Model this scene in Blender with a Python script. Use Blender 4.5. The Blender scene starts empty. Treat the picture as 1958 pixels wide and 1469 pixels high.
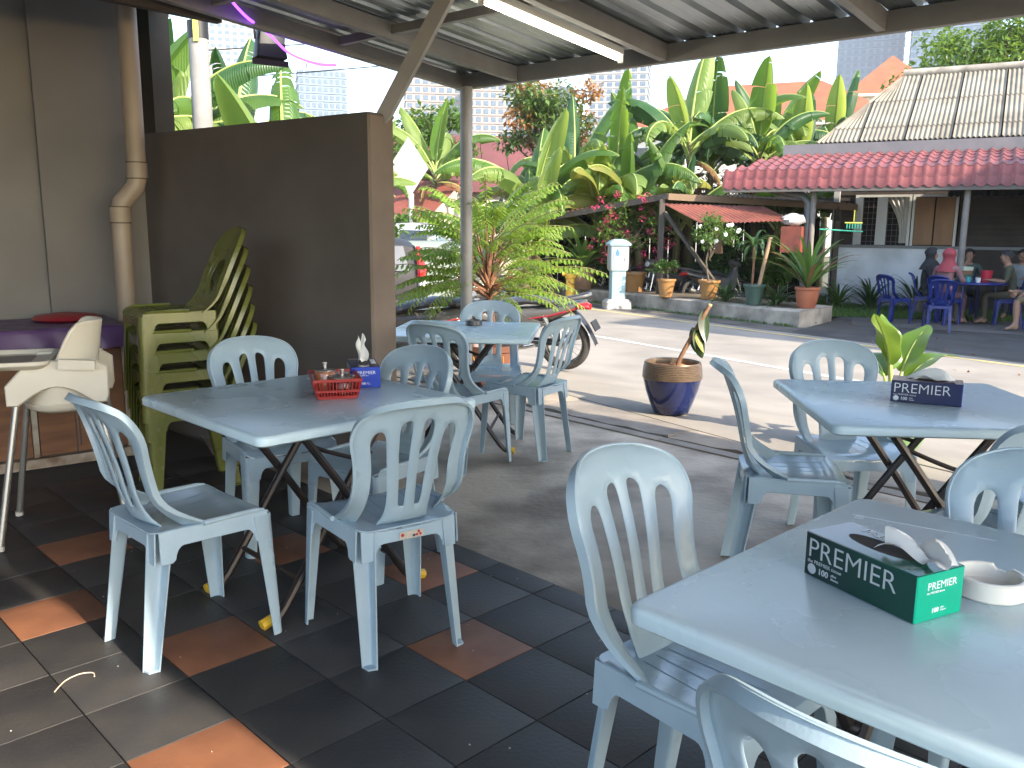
import bpy, bmesh, math, random
from math import sin, cos, pi, radians, sqrt, atan2
from mathutils import Vector, Matrix, Quaternion
from mathutils.geometry import delaunay_2d_cdt
random.seed(7)
sc = bpy.context.scene
C = sc.collection

# ---------------------------------------------------------------- camera, sky, sun, exposure
cam = bpy.data.cameras.new('camera')
cam.sensor_width = 36.0
cam.lens = 36.0 * 1640 / 1958
cam.clip_start = 0.05
cam.clip_end = 6000
camo = bpy.data.objects.new('camera', cam)
C.objects.link(camo)
camo.matrix_world = Matrix.Translation((0, 0, 1.37)) @ Matrix.Rotation(radians(79.7), 4, 'X') @ Matrix.Rotation(radians(0.5), 4, 'Z')
sc.camera = camo

SUN_AZ = (0.73, -0.683)          # horizontal direction towards the sun
SUN_EL = radians(31)
world = bpy.data.worlds.new('World')
sc.world = world
world.use_nodes = True
wn = world.node_tree
bg = wn.nodes['Background']
sky = wn.nodes.new('ShaderNodeTexSky')
sky.sky_type = 'NISHITA'
sky.sun_disc = False
sky.sun_elevation = SUN_EL
sky.sun_rotation = atan2(SUN_AZ[0], SUN_AZ[1])
sky.air_density = 1.0
sky.dust_density = 1.2
sky.ozone_density = 1.0
wn.links.new(sky.outputs[0], bg.inputs[0])
bg.inputs[1].default_value = 0.15

sl = bpy.data.lights.new('sun', 'SUN')
sl.energy = 2.7
sl.angle = radians(0.6)
sl.color = (1.0, 0.89, 0.73)
slo = bpy.data.objects.new('sun', sl)
C.objects.link(slo)
slo.rotation_euler = Vector((SUN_AZ[0] * cos(SUN_EL), SUN_AZ[1] * cos(SUN_EL), sin(SUN_EL))).to_track_quat('Z', 'Y').to_euler()

sc.view_settings.view_transform = 'Standard'
sc.view_settings.look = 'None'
sc.view_settings.exposure = 2.18
sc.view_settings.gamma = 1.0
sc.cycles.use_denoising = True
sc.cycles.max_bounces = 8
sc.cycles.diffuse_bounces = 4
sc.cycles.glossy_bounces = 3
sc.cycles.transmission_bounces = 6
sc.cycles.transparent_max_bounces = 8
sc.cycles.caustics_reflective = False
sc.cycles.caustics_refractive = False
sc.cycles.sample_clamp_indirect = 6.0

# ---------------------------------------------------------------- materials
MATS = {}
def mat(name, col, rough=0.6, var=None, vscale=6.0, metal=0.0, bump=0.0, bscale=40.0, spec=0.5, emit=None, trans=0.0, alpha=1.0, stretch=None, vdet=5.0, lo=0.35, hi=0.65, coat=0.0, randomv=0.0):
    """Principled material with noise-driven colour wear and fine relief in object coordinates."""
    if name in MATS: return MATS[name]
    m = bpy.data.materials.new(name); m.use_nodes = True
    nt = m.node_tree; N = nt.nodes; L = nt.links
    p = N['Principled BSDF']
    p.inputs['Base Color'].default_value = (*col, 1)
    p.inputs['Roughness'].default_value = rough
    p.inputs['Metallic'].default_value = metal
    p.inputs['Specular IOR Level'].default_value = spec
    p.inputs['Coat Weight'].default_value = coat
    if trans: p.inputs['Transmission Weight'].default_value = trans
    if alpha < 1: p.inputs['Alpha'].default_value = alpha
    if emit:
        p.inputs['Emission Color'].default_value = (*emit[0], 1)
        p.inputs['Emission Strength'].default_value = emit[1]
    tc = N.new('ShaderNodeTexCoord'); src = tc.outputs['Object']
    if stretch:
        mp = N.new('ShaderNodeMapping'); mp.inputs['Scale'].default_value = stretch
        L.new(src, mp.inputs[0]); src = mp.outputs[0]
    out = None
    if var:
        n = N.new('ShaderNodeTexNoise'); n.inputs['Scale'].default_value = vscale; n.inputs['Detail'].default_value = vdet
        L.new(src, n.inputs['Vector'])
        r = N.new('ShaderNodeValToRGB')
        r.color_ramp.elements[0].position = lo; r.color_ramp.elements[1].position = hi
        r.color_ramp.elements[0].color = (*col, 1); r.color_ramp.elements[1].color = (*var, 1)
        L.new(n.outputs['Fac'], r.inputs[0]); out = r.outputs[0]
        rr = N.new('ShaderNodeMapRange'); rr.inputs['To Min'].default_value = max(0.03, rough - 0.08); rr.inputs['To Max'].default_value = min(1, rough + 0.1)
        L.new(n.outputs['Fac'], rr.inputs['Value']); L.new(rr.outputs[0], p.inputs['Roughness'])
    if randomv:
        oi = N.new('ShaderNodeObjectInfo')
        mr = N.new('ShaderNodeMapRange'); mr.inputs['To Min'].default_value = 1 - randomv; mr.inputs['To Max'].default_value = 1 + randomv
        L.new(oi.outputs['Random'], mr.inputs['Value'])
        hs = N.new('ShaderNodeHueSaturation'); hs.inputs['Color'].default_value = (*col, 1)
        if out: L.new(out, hs.inputs['Color'])
        L.new(mr.outputs[0], hs.inputs['Value']); out = hs.outputs[0]
    if out: L.new(out, p.inputs['Base Color'])
    if bump:
        n2 = N.new('ShaderNodeTexNoise'); n2.inputs['Scale'].default_value = bscale; n2.inputs['Detail'].default_value = 4
        L.new(src, n2.inputs['Vector'])
        b = N.new('ShaderNodeBump'); b.inputs['Strength'].default_value = bump; b.inputs['Distance'].default_value = 0.01
        L.new(n2.outputs['Fac'], b.inputs['Height']); L.new(b.outputs[0], p.inputs['Normal'])
    MATS[name] = m
    return m

def leafmat(name, c1, c2, tcol, rough=0.45, vscale=3.0, tw=0.45, randomv=0.25, veins=0):
    """Leaf: glossy front plus light passing through."""
    if name in MATS: return MATS[name]
    m = bpy.data.materials.new(name); m.use_nodes = True
    nt = m.node_tree; N = nt.nodes; L = nt.links
    p = N['Principled BSDF']; out = N['Material Output']
    p.inputs['Roughness'].default_value = rough; p.inputs['Specular IOR Level'].default_value = 0.4
    tc = N.new('ShaderNodeTexCoord'); n = N.new('ShaderNodeTexNoise'); n.inputs['Scale'].default_value = vscale; n.inputs['Detail'].default_value = 3
    L.new(tc.outputs['Object'], n.inputs['Vector'])
    r = N.new('ShaderNodeValToRGB'); r.color_ramp.elements[0].position = 0.35; r.color_ramp.elements[1].position = 0.65
    r.color_ramp.elements[0].color = (*c1, 1); r.color_ramp.elements[1].color = (*c2, 1)
    L.new(n.outputs['Fac'], r.inputs[0])
    oi = N.new('ShaderNodeObjectInfo'); ge = N.new('ShaderNodeNewGeometry'); ad = N.new('ShaderNodeMath'); ad.operation = 'ADD'
    L.new(oi.outputs['Random'], ad.inputs[0]); L.new(ge.outputs['Random Per Island'], ad.inputs[1])
    mr = N.new('ShaderNodeMapRange'); mr.inputs['From Max'].default_value = 2.0; mr.inputs['To Min'].default_value = 1 - randomv; mr.inputs['To Max'].default_value = 1 + randomv
    L.new(ad.outputs[0], mr.inputs['Value'])
    hs = N.new('ShaderNodeHueSaturation'); L.new(mr.outputs[0], hs.inputs['Value']); L.new(r.outputs[0], hs.inputs['Color'])
    L.new(hs.outputs[0], p.inputs['Base Color'])
    if veins:
        wv = N.new('ShaderNodeTexWave'); wv.bands_direction = 'Y'; wv.inputs['Scale'].default_value = veins; wv.inputs['Distortion'].default_value = 1.2; wv.inputs['Detail'].default_value = 1
        L.new(tc.outputs['Object'], wv.inputs['Vector'])
        bp_ = N.new('ShaderNodeBump'); bp_.inputs['Strength'].default_value = 0.35; bp_.inputs['Distance'].default_value = 0.02
        L.new(wv.outputs['Fac'], bp_.inputs['Height']); L.new(bp_.outputs[0], p.inputs['Normal'])
    t = N.new('ShaderNodeBsdfTranslucent'); t.inputs[0].default_value = (*tcol, 1)
    mx = N.new('ShaderNodeMixShader'); mx.inputs[0].default_value = tw
    L.new(p.outputs[0], mx.inputs[1]); L.new(t.outputs[0], mx.inputs[2]); L.new(mx.outputs[0], out.inputs[0])
    MATS[name] = m
    return m

# ---------------------------------------------------------------- mesh helpers
class MB:
    """Collects shapes for one mesh object."""
    def __init__(s): s.v = []; s.f = []; s.m = []; s.M = Matrix(); s.cur = 0
    def tf(s, m=None): s.M = m or Matrix(); return s
    def mi(s, i): s.cur = i; return s
    def add(s, vs, fs):
        o = len(s.v); s.v += [tuple(s.M @ Vector(v)) for v in vs]
        s.f += [tuple(i + o for i in f) for f in fs]; s.m += [s.cur] * len(fs); return s
    def box(s, c, d, rot=None):
        x, y, z = [k / 2 for k in d]; R = rot or Matrix.Identity(3)
        vs = [Vector(c) + R @ Vector((a * x, b * y, e * z)) for a in (-1, 1) for b in (-1, 1) for e in (-1, 1)]
        return s.add(vs, [(0, 1, 3, 2), (4, 6, 7, 5), (0, 4, 5, 1), (2, 3, 7, 6), (0, 2, 6, 4), (1, 5, 7, 3)])
    def bar(s, a, b, w, h, up=(0, 0, 1)):
        """rectangular bar from a to b, w sideways and h along up"""
        a = Vector(a); b = Vector(b); d = (b - a); l = d.length; d.normalize()
        u = Vector(up); x = d.cross(u)
        if x.length < 1e-4: x = d.cross(Vector((1, 0, 0)))
        x.normalize(); u = x.cross(d)
        R = Matrix((x, d, u)).transposed()
        return s.box((a + b) / 2, (w, l, h), R)
    def tube(s, path, r, n=8, cap=True):
        P = [Vector(p) for p in path]; k = len(P)
        rr = r if isinstance(r, (list, tuple)) else [r] * k
        vs = []; fs = []; px = None
        for i, p in enumerate(P):
            d = (P[min(i + 1, k - 1)] - P[max(i - 1, 0)])
            if d.length < 1e-9: d = Vector((0, 0, 1))
            d.normalize()
            if px is None:
                px = d.cross(Vector((0, 0, 1)))
                if px.length < 1e-3: px = d.cross(Vector((1, 0, 0)))
            px = (px - d * px.dot(d)); px.normalize(); py = d.cross(px)
            for j in range(n):
                a = 2 * pi * j / n; vs.append(p + (px * cos(a) + py * sin(a)) * rr[i])
        for i in range(k - 1):
            for j in range(n):
                fs.append((i * n + j, i * n + (j + 1) % n, (i + 1) * n + (j + 1) % n, (i + 1) * n + j))
        if cap: fs.append(tuple(range(n - 1, -1, -1))); fs.append(tuple(range((k - 1) * n, k * n)))
        return s.add(vs, fs)
    def lathe(s, prof, n=24, c=(0, 0, 0), cap=True):
        vs = []; fs = []; k = len(prof)
        for r, z in prof:
            for j in range(n):
                a = 2 * pi * j / n; vs.append((c[0] + r * cos(a), c[1] + r * sin(a), c[2] + z))
        for i in range(k - 1):
            for j in range(n):
                fs.append((i * n + j, i * n + (j + 1) % n, (i + 1) * n + (j + 1) % n, (i + 1) * n + j))
        if cap:
            if prof[0][0] > 1e-5: fs.append(tuple(range(n - 1, -1, -1)))
            if prof[-1][0] > 1e-5: fs.append(tuple(range((k - 1) * n, k * n)))
        return s.add(vs, fs)
    def grid(s, fn, nu, nv, closed=False):
        vs = [fn(i / nu, j / nv) for i in range(nu + 1) for j in range(nv + 1)]
        fs = [(i * (nv + 1) + j, (i + 1) * (nv + 1) + j, (i + 1) * (nv + 1) + j + 1, i * (nv + 1) + j + 1) for i in range(nu) for j in range(nv)]
        return s.add(vs, fs)
    def poly(s, pts): return s.add(pts, [tuple(range(len(pts)))])
    def prism(s, pts, z0, z1):
        n = len(pts); vs = [(x, y, z0) for x, y in pts] + [(x, y, z1) for x, y in pts]
        return s.add(vs, [tuple(range(n - 1, -1, -1)), tuple(range(n, 2 * n))] + [(i, (i + 1) % n, n + (i + 1) % n, n + i) for i in range(n)])
    def rr(s, levels, n=5):
        """rounded-rectangle rings (half w, half d, corner radius, z, [cx, cy]) lofted and capped"""
        vs = []; fs = []; k = 4 * (n + 1)
        for lv in levels:
            hw, hd, r, z = lv[:4]; ox, oy = lv[4:6] if len(lv) > 4 else (0, 0)
            r = min(r, hw, hd)
            for q, (sx, sy) in enumerate(((1, 1), (-1, 1), (-1, -1), (1, -1))):
                for j in range(n + 1):
                    a = (q + j / n) * pi / 2
                    vs.append((ox + sx * (hw - r) + r * cos(a), oy + sy * (hd - r) + r * sin(a), z))
        for i in range(len(levels) - 1):
            for j in range(k): fs.append((i * k + j, i * k + (j + 1) % k, (i + 1) * k + (j + 1) % k, (i + 1) * k + j))
        fs.append(tuple(range(k - 1, -1, -1))); fs.append(tuple(range((len(levels) - 1) * k, len(levels) * k)))
        return s.add(vs, fs)
    def sphere(s, c, r, nu=12, nv=8, sq=(1, 1, 1)):
        vs = [(c[0], c[1], c[2] - r * sq[2])]; fs = []
        for i in range(1, nv):
            t = pi * i / nv
            for j in range(nu):
                a = 2 * pi * j / nu; vs.append((c[0] + r * sq[0] * sin(t) * cos(a), c[1] + r * sq[1] * sin(t) * sin(a), c[2] - r * sq[2] * cos(t)))
        vs.append((c[0], c[1], c[2] + r * sq[2])); top = len(vs) - 1
        for j in range(nu):
            fs.append((0, 1 + (j + 1) % nu, 1 + j)); fs.append((top, top - nu + j, top - nu + (j + 1) % nu))
        for i in range(nv - 2):
            for j in range(nu): fs.append((1 + i * nu + j, 1 + i * nu + (j + 1) % nu, 1 + (i + 1) * nu + (j + 1) % nu, 1 + (i + 1) * nu + j))
        return s.add(vs, fs)
    def plate(s, outline, holes, fmap, th, step, rim=0.35):
        """thin curved sheet: 2D outline with holes, mapped to space, with thickness and rounded edges"""
        loops = [outline] + list(holes); pts = []; eds = []
        for lp in loops:
            o = len(pts); pts += [Vector(p) for p in lp]; eds += [(o + i, o + (i + 1) % len(lp)) for i in range(len(lp))]
        def inside(x, y):
            c = False
            for lp in loops:
                j = len(lp) - 1
                for i in range(len(lp)):
                    (xi, yi), (xj, yj) = lp[i], lp[j]
                    if (yi > y) != (yj > y) and x < (xj - xi) * (y - yi) / (yj - yi) + xi: c = not c
                    j = i
            return c
        bp = list(pts); xs = [p[0] for p in outline]; ys = [p[1] for p in outline]
        nx = int((max(xs) - min(xs)) / step); ny = int((max(ys) - min(ys)) / step)
        for i in range(1, nx + 1):
            for j in range(1, ny + 1):
                x = min(xs) + i * step; y = min(ys) + j * step
                if inside(x, y) and min((x - b.x) ** 2 + (y - b.y) ** 2 for b in bp) > (0.45 * step) ** 2: pts.append(Vector((x, y)))
        V, E, Fc, _, _, _ = delaunay_2d_cdt(pts, eds, [], 0, 1e-6)
        tris = []
        for f in Fc:
            cx = sum(V[i].x for i in f) / 3; cy = sum(V[i].y for i in f) / 3
            if inside(cx, cy): tris.append(f)
        n = len(V); e = 1e-4; front = []; back = []; P = []
        for v in V:
            p = Vector(fmap(v.x, v.y)); du = Vector(fmap(v.x + e, v.y)) - p; dv = Vector(fmap(v.x, v.y + e)) - p
            nn = du.cross(dv); nn.normalize(); front.append(p + nn * th / 2); back.append(p - nn * th / 2); P.append(p)
        cnt = {}
        for f in tris:
            for a, b in ((f[0], f[1]), (f[1], f[2]), (f[2], f[0])): cnt[(a, b)] = 1
        bd = [k for k in cnt if (k[1], k[0]) not in cnt]
        nrm = {}
        for a, b in bd:
            d = V[b] - V[a]; q = Vector((d.y, -d.x)); q.normalize()
            for i in (a, b): nrm[i] = nrm.get(i, Vector((0, 0))) + q
        mid = {}; vs = front + back
        for i, q in nrm.items():
            if q.length > 1e-6: q.normalize()
            w = V[i] + q * th * rim; mid[i] = len(vs); vs.append(Vector(fmap(w.x, w.y)))
        fs = [tuple(f) for f in tris] + [(f[2] + n, f[1] + n, f[0] + n) for f in tris]
        for a, b in bd: fs += [(b, a, mid[a], mid[b]), (mid[b], mid[a], a + n, b + n)]
        return s.add(vs, fs)
    def build(s, name, mats=None, parent=None, smooth=38, fix=True):
        me = bpy.data.meshes.new(name)
        me.from_pydata(s.v, [], s.f)
        if mats is not None:
            for m in (mats if isinstance(mats, (list, tuple)) else [mats]): me.materials.append(m)
            if len(me.materials) > 1: me.polygons.foreach_set('material_index', s.m)
        if fix:
            bm = bmesh.new(); bm.from_mesh(me); bmesh.ops.recalc_face_normals(bm, faces=bm.faces); bm.to_mesh(me); bm.free()
        me.validate()
        if smooth:
            me.polygons.foreach_set('use_smooth', [True] * len(me.polygons))
            if smooth < 180: me.set_sharp_from_angle(angle=radians(smooth))
        me.update()
        return link(name, me, parent)

def link(name, data, parent=None):
    o = bpy.data.objects.new(name, data); C.objects.link(o)
    if parent: o.parent = parent
    return o
def tag(o, label=None, cat=None, group=None, kind=None):
    if label: o['label'] = label
    if cat: o['category'] = cat
    if group: o['group'] = group
    if kind: o['kind'] = kind
    return o
def thing(name, label, cat, loc=(0, 0, 0), rz=0.0, group=None):
    o = link(name, None); o.location = loc; o.rotation_euler = (0, 0, rz); o.empty_display_size = 0.1
    return tag(o, label, cat, group)
def dup(o, loc=None, rz=None, label=None, group=None, parent=None):
    c = o.copy(); C.objects.link(c); c.parent = parent
    if loc is not None: c.location = loc
    if rz is not None: c.rotation_euler = (0, 0, rz)
    if label: c['label'] = label
    if group: c['group'] = group
    for ch in o.children: dup(ch, parent=c)
    return c
def face(fx, fy): return atan2(-fx, fy)      # rotation that turns local +y to the ground direction (fx, fy)
def spline(pts, n=6, closed=False):
    """Catmull-Rom through 2D/3D points"""
    P = [Vector(p) for p in pts]; k = len(P); out = []
    for i in range(k if closed else k - 1):
        if closed: a, b, c, d = P[i - 1], P[i], P[(i + 1) % k], P[(i + 2) % k]
        else: a, b, c, d = P[max(i - 1, 0)], P[i], P[i + 1], P[min(i + 2, k - 1)]
        for j in range(n):
            t = j / n
            out.append(0.5 * ((2 * b) + (c - a) * t + (2 * a - 5 * b + 4 * c - d) * t * t + (3 * b - a - 3 * c + d) * t ** 3))
    if not closed: out.append(P[-1])
    return [tuple(q) for q in out]
def text_part(body, size, m, parent, mtx, name='lettering', ext=0.0004, off=0.0, align='LEFT', space=1.0):
    cu = bpy.data.curves.new('t', 'FONT'); cu.body = body; cu.size = size; cu.extrude = ext; cu.offset = off; cu.align_x = align; cu.space_character = space
    cu.resolution_u = 3
    o = bpy.data.objects.new('t', cu); C.objects.link(o)
    me = bpy.data.meshes.new_from_object(o); bpy.data.objects.remove(o)
    me.materials.clear(); me.materials.append(m)
    q = link(name, me, parent); q.matrix_local = mtx
    return q
def frame(o, x, y, z): return Matrix((Vector(x), Vector(y), Vector(z))).transposed().to_4x4() if o is None else Matrix.Translation(o) @ Matrix((Vector(x), Vector(y), Vector(z))).transposed().to_4x4()

# ================================================================ SETTING: ground, road, floor
U = Vector((cos(0.7777), sin(0.7777)))       # floor-tile rows run this way (right and away)
W = Vector((sin(0.7777), -cos(0.7777)))      # and this way (right and near)
TS = 0.303
T0 = Vector((-1.1421 * TS, 8.7436 * TS))
A = Vector((0.65, 0.76)); B = Vector((0.76, -0.65))      # canopy axes: A towards the road, B along the eaves
RD = Vector((0.547, -0.837)); RN = Vector((0.837, 0.547))  # road direction and its normal

def quadsheet(name, pts, z, m, kind='structure'):
    o = MB().poly([(x, y, z) for x, y in pts]).build(name, m, smooth=0)
    return tag(o, kind=kind)

m_ground = mat('yard earth', (0.12, 0.105, 0.065), 0.95, (0.08, 0.085, 0.04), 0.8, bump=0.6, bscale=6)
g = MB().poly([(-690, -55, -0.30), (690, -55, -0.30), (690, 745, -0.30), (-690, 745, -0.30)]).build('ground', m_ground, smooth=0)
tag(g, kind='structure')
def rs(n0, n1, d0, d1): return [tuple(RN * n + RD * d) for n, d in ((n0, d0), (n0, d1), (n1, d1), (n1, d0))]
m_asph = mat('road asphalt', (0.30, 0.265, 0.22), 0.85, (0.225, 0.20, 0.168), 1.3, bump=0.35, bscale=90, vdet=8)
GZ = -0.25                                   # the road and the yards beyond lie lower than the terrace
def roadz(n): t = min(1, max(0, (n - 4.4) / 2.4)); return -0.02 + (GZ + 0.02) * (t * t * (3 - 2 * t))
ns = [4.32, 4.6, 5.0, 5.4, 5.8, 6.2, 6.6, 6.9, 9.0, 12.1]
mb = MB(); vs = []
for n_ in ns:
    for d in (-70, 45): p = RN * n_ + RD * d; vs.append((p.x, p.y, roadz(n_)))
mb.add(vs, [(2 * i, 2 * i + 1, 2 * i + 3, 2 * i + 2) for i in range(len(ns) - 1)])
tag(mb.build('road', m_asph, smooth=60), kind='structure')
m_yel = mat('worn yellow paint', (0.62, 0.46, 0.16), 0.7, (0.34, 0.29, 0.20), 5.0, vdet=8, lo=0.4, hi=0.75)
m_wht = mat('worn white paint', (0.62, 0.60, 0.55), 0.7, (0.33, 0.30, 0.26), 5.0, vdet=8, lo=0.4, hi=0.75)
o = MB().poly([(x, y, 0) for x, y in rs(10.9, 11.01, -60, 45)]).build('road_marking', m_yel, smooth=0); o.location.z = GZ + 0.004
tag(o, 'faded yellow edge line painted along far side of road', 'road marking')
o = MB().poly([(x, y, 0) for x, y in rs(8.17, 8.28, -60, 45)]).build('road_marking', m_wht, smooth=0); o.location.z = GZ + 0.004
tag(o, 'faded white centre line painted on the sunlit road', 'road marking')

# concrete apron between the tiles and the drain
m_conc = mat('stained concrete', (0.53, 0.445, 0.345), 0.66, (0.23, 0.185, 0.14), 1.9, bump=0.6, bscale=28, vdet=14, lo=0.40, hi=0.63, stretch=(1, 1, 1))
P = [T0 + U * (2.43 * TS) + W * (-9 * TS), T0 + U * (2.43 * TS) + W * (22 * TS)]
I0 = Vector((0.455, 5.982)) - Vector((0.885, -0.954)).normalized() * 9; I1 = Vector((1.337, 5.028)) + Vector((0.885, -0.954)).normalized() * 9
quadsheet('concrete_apron', [tuple(P[0] - U * 0.1), tuple(P[1] - U * 0.1), (I1.x + 0.1, I1.y), (I0.x, I0.y)], -0.004, m_conc)
# drain strip: recessed gutter with cover slabs and torn sheet lying on it
m_slab = mat('weathered cover slab', (0.40, 0.33, 0.25), 0.8, (0.24, 0.20, 0.16), 3, bump=0.4, bscale=25, vdet=8)
m_slab2 = mat('grey cover slab', (0.30, 0.26, 0.215), 0.8, (0.19, 0.165, 0.14), 3, bump=0.4, bscale=25, vdet=8)
m_dark = mat('drain dark', (0.02, 0.018, 0.015), 0.95)
ID = Vector((0.885, -0.954)).normalized(); IN = Vector((-ID.y, ID.x))
OD = Vector((0.535, -0.845)).normalized()
quadsheet('drain_bed', [tuple(I0 - IN * 0.02), tuple(I1 - IN * 0.02), (8.0, -4.0), (8.6, -3.6), tuple(RN * 4.5 - RD * 20), tuple(I0 + IN * 0.4)], -0.05, m_dark)
dr = link('drain_cover', None); tag(dr, kind='structure')
random.seed(3)
t = -5.0
while t < 6.5:
    ln = random.uniform(0.9, 1.5)
    p0 = Vector((0.932, 5.465)) + ID * t; p1 = p0 + ID * (ln - 0.012)
    o = MB().prism([tuple(p0 + IN * 0.042), tuple(p1 + IN * 0.042), tuple(p1 + IN * 0.135), tuple(p0 + IN * 0.135)], -0.03, random.uniform(-0.002, 0.006)).build('kerb_slab', random.choice([m_slab, m_slab2]), dr, smooth=0)
    def outer(p):   # distance from inner line to the road edge at p
        return (4.27 - p.dot(RN)) / IN.dot(RN)
    w0, w1 = outer(p0), outer(p1); g0 = 0.178 + random.uniform(0, 0.02)
    nseg = 7; ed = [random.uniform(-0.012, 0.016) for _ in range(nseg + 1)]; hz = [random.uniform(-0.012, 0.012) for _ in range(nseg + 1)]
    mb = MB(); vs = []
    for i in range(nseg + 1):
        f = i / nseg; p = p0.lerp(p1, f); w = w0 + (w1 - w0) * f
        q0 = p + IN * (g0 + ed[i]); q1 = p + IN * ((g0 + w) / 2); q2 = p + IN * max(w, g0 + 0.1)
        vs += [(q0.x, q0.y, 0.004 + hz[i]), (q1.x, q1.y, 0.008 + hz[i] * 0.3), (q2.x, q2.y, -0.008)]
    n = len(vs); vs += [(x, y, z - 0.03) for x, y, z in vs]; fs = []
    for i in range(nseg):
        for k in (0, 1):
            a = i * 3 + k; fs.append((a, a + 3, a + 4, a + 1)); fs.append((a + n, a + 1 + n, a + 4 + n, a + 3 + n))
        a = i * 3; fs.append((a, a + n, a + 3 + n, a + 3)); a += 2; fs.append((a, a + 3, a + 3 + n, a + n))
    fs += [(0, 1, 1 + n, n), (1, 2, 2 + n, 1 + n)]; a = nseg * 3; fs += [(a, a + n, a + 1 + n, a + 1), (a + 1, a + 1 + n, a + 2 + n, a + 2)]
    mb.add(vs, fs).build('cover_slab', random.choice([m_slab, m_slab2, m_slab]), dr, smooth=30)
    t += ln

# tiled floor: every tile its own piece on a mortar bed
m_grout = mat('tile grout', (0.06, 0.05, 0.04), 0.9)
quadsheet('floor_bed', [tuple(T0 + U * (u * TS) + W * (v * TS)) for u, v in ((2.43, -12), (2.43, 25), (-25, 25), (-25, -12))], -0.012, m_grout)
floor = link('floor', None); tag(floor, kind='structure')
m_tile = mat('charcoal floor tile', (0.031, 0.030, 0.032), 0.5, (0.047, 0.043, 0.040), 5, bump=0.18, bscale=70, vdet=8, randomv=0.22, spec=0.4)
m_terra = mat('terracotta floor tile', (0.25, 0.102, 0.05), 0.55, (0.185, 0.075, 0.038), 6, bump=0.12, bscale=60, vdet=8, randomv=0.15)
def tmesh(name, w, d, m):
    mb = MB(); h = 0.0035
    mb.rr([(w / 2 - h - 0.0012, d / 2 - h - 0.0012, 0.002, -0.010), (w / 2 - 0.0015, d / 2 - 0.0015, 0.002, -0.003), (w / 2 - 0.0022, d / 2 - 0.0022, 0.002, -0.0006), (w / 2 - h, d / 2 - h, 0.002, 0)], n=1)
    ob = mb.build(name, m); me = ob.data; bpy.data.objects.remove(ob); return me
me_d = tmesh('tile', TS, TS, m_tile); me_t = tmesh('tile', TS, TS, m_terra); me_h = tmesh('tile', TS * 0.43, TS, m_tile)
TERRA = {(0, 0), (-2, -2), (-3, -4), (-3, 0), (1, -2), (-2, -6), (0, -4), (-6, -2), (-5, -6), (-7, 0)}
random.seed(11)
for u in range(-9, 3):
    for v in range(-9, 13):
        du = 0.5
        if u == 2: du = 0.215
        p = T0 + U * ((u + du) * TS) + W * ((v + 0.5) * TS)
        if p.y < -0.3 or abs(p.x) > 0.66 * p.y + 1.2: continue
        if u == 2: o = link('tile', me_h, floor)
        else: o = link('tile', me_t if (u, v) in TERRA else me_d, floor)
        o.location = (p.x, p.y, random.uniform(-0.0006, 0.0006)); o.rotation_euler = (random.uniform(-.0016, .0016), random.uniform(-.0016, .0016), 0.7777)

# planter kerb on the far side of the road
m_kerb = mat('weathered kerb concrete', (0.42, 0.37, 0.30), 0.85, (0.16, 0.14, 0.115), 2.6, bump=0.5, bscale=14, vdet=9, lo=0.38, hi=0.68)
k1 = Vector((4.84, 14.45)); k0 = k1 - RD * 30; ke = Vector((0.66, 0.75)); KT = 0.03
def wob(p, q, n): return [tuple(Vector(p).lerp(Vector(q), i / n) + RN * random.uniform(-0.018, 0.018)) for i in range(n)]
pl = wob(k0, k1, 46) + [tuple(k1), tuple(k1 + ke * 1.42)] + [tuple(k0 + RN * 1.42)]
mb = MB(); n = len(pl)
tops = [KT + random.uniform(-0.01, 0.01) for _ in pl]
inn = [tuple(Vector(p) + RN * 0.025) for p in pl]
mb.add([(x, y, GZ - 0.04) for x, y in pl] + [(x, y, tops[i] - 0.02) for i, (x, y) in enumerate(pl)], [(i, (i + 1) % n, n + (i + 1) % n, n + i) for i in range(n)])
mb.add([(x, y, tops[i] - 0.02) for i, (x, y) in enumerate(pl)] + [(x, y, tops[i]) for i, (x, y) in enumerate(inn)], [(i, (i + 1) % n, n + (i + 1) % n, n + i) for i in range(n)] + [tuple(range(n, 2 * n))])
tag(mb.build('planter_kerb', m_kerb, smooth=40), kind='structure')
m_soil = mat('planter soil', (0.16, 0.125, 0.085), 0.95, (0.09, 0.075, 0.05), 4, bump=0.8, bscale=12)
quadsheet('planter_soil', [tuple(k0 + RN * 0.25), tuple(k1 + RN * 0.25 - RD * 0.3), tuple(k1 + RN * 0.25 - RD * 0.3 + ke * 1.0), tuple(k0 + RN * 1.35)], KT + 0.012, m_soil)
m_gut = mat('gutter asphalt', (0.13, 0.115, 0.10), 0.9, (0.07, 0.065, 0.055), 3, bump=0.4, bscale=40, vdet=8)
quadsheet('gutter', rs(11.25, 12.0, -60, 27), GZ + 0.006, m_gut)
m_drive = mat('driveway tar', (0.065, 0.06, 0.055), 0.9, (0.04, 0.037, 0.034), 2, bump=0.5, bscale=40, vdet=8)
quadsheet('driveway', [(4.5, 13.8), (5.8, 15.55), (7.1, 18.0), (16, 14), (16, 3), (10.0, 5.5)], GZ + 0.010, m_drive)
m_yardc = mat('yard concrete', (0.11, 0.10, 0.09), 0.85, (0.07, 0.065, 0.058), 1.5, bump=0.3, bscale=25, vdet=8)
quadsheet('yard_slab', [(5.9, 14.9), (6.6, 16.6), (15, 13), (14.5, 9.8)], GZ + 0.016, m_yardc)
m_grassb = mat('lawn earth', (0.07, 0.085, 0.03), 0.95, (0.10, 0.09, 0.05), 2.5, bump=0.7, bscale=30)
quadsheet('lawn', [(5.8, 16.1), (7.3, 21.0), (13, 18.3), (11.8, 14.9), (7.1, 16.8)], GZ + 0.022, m_grassb)

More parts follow.
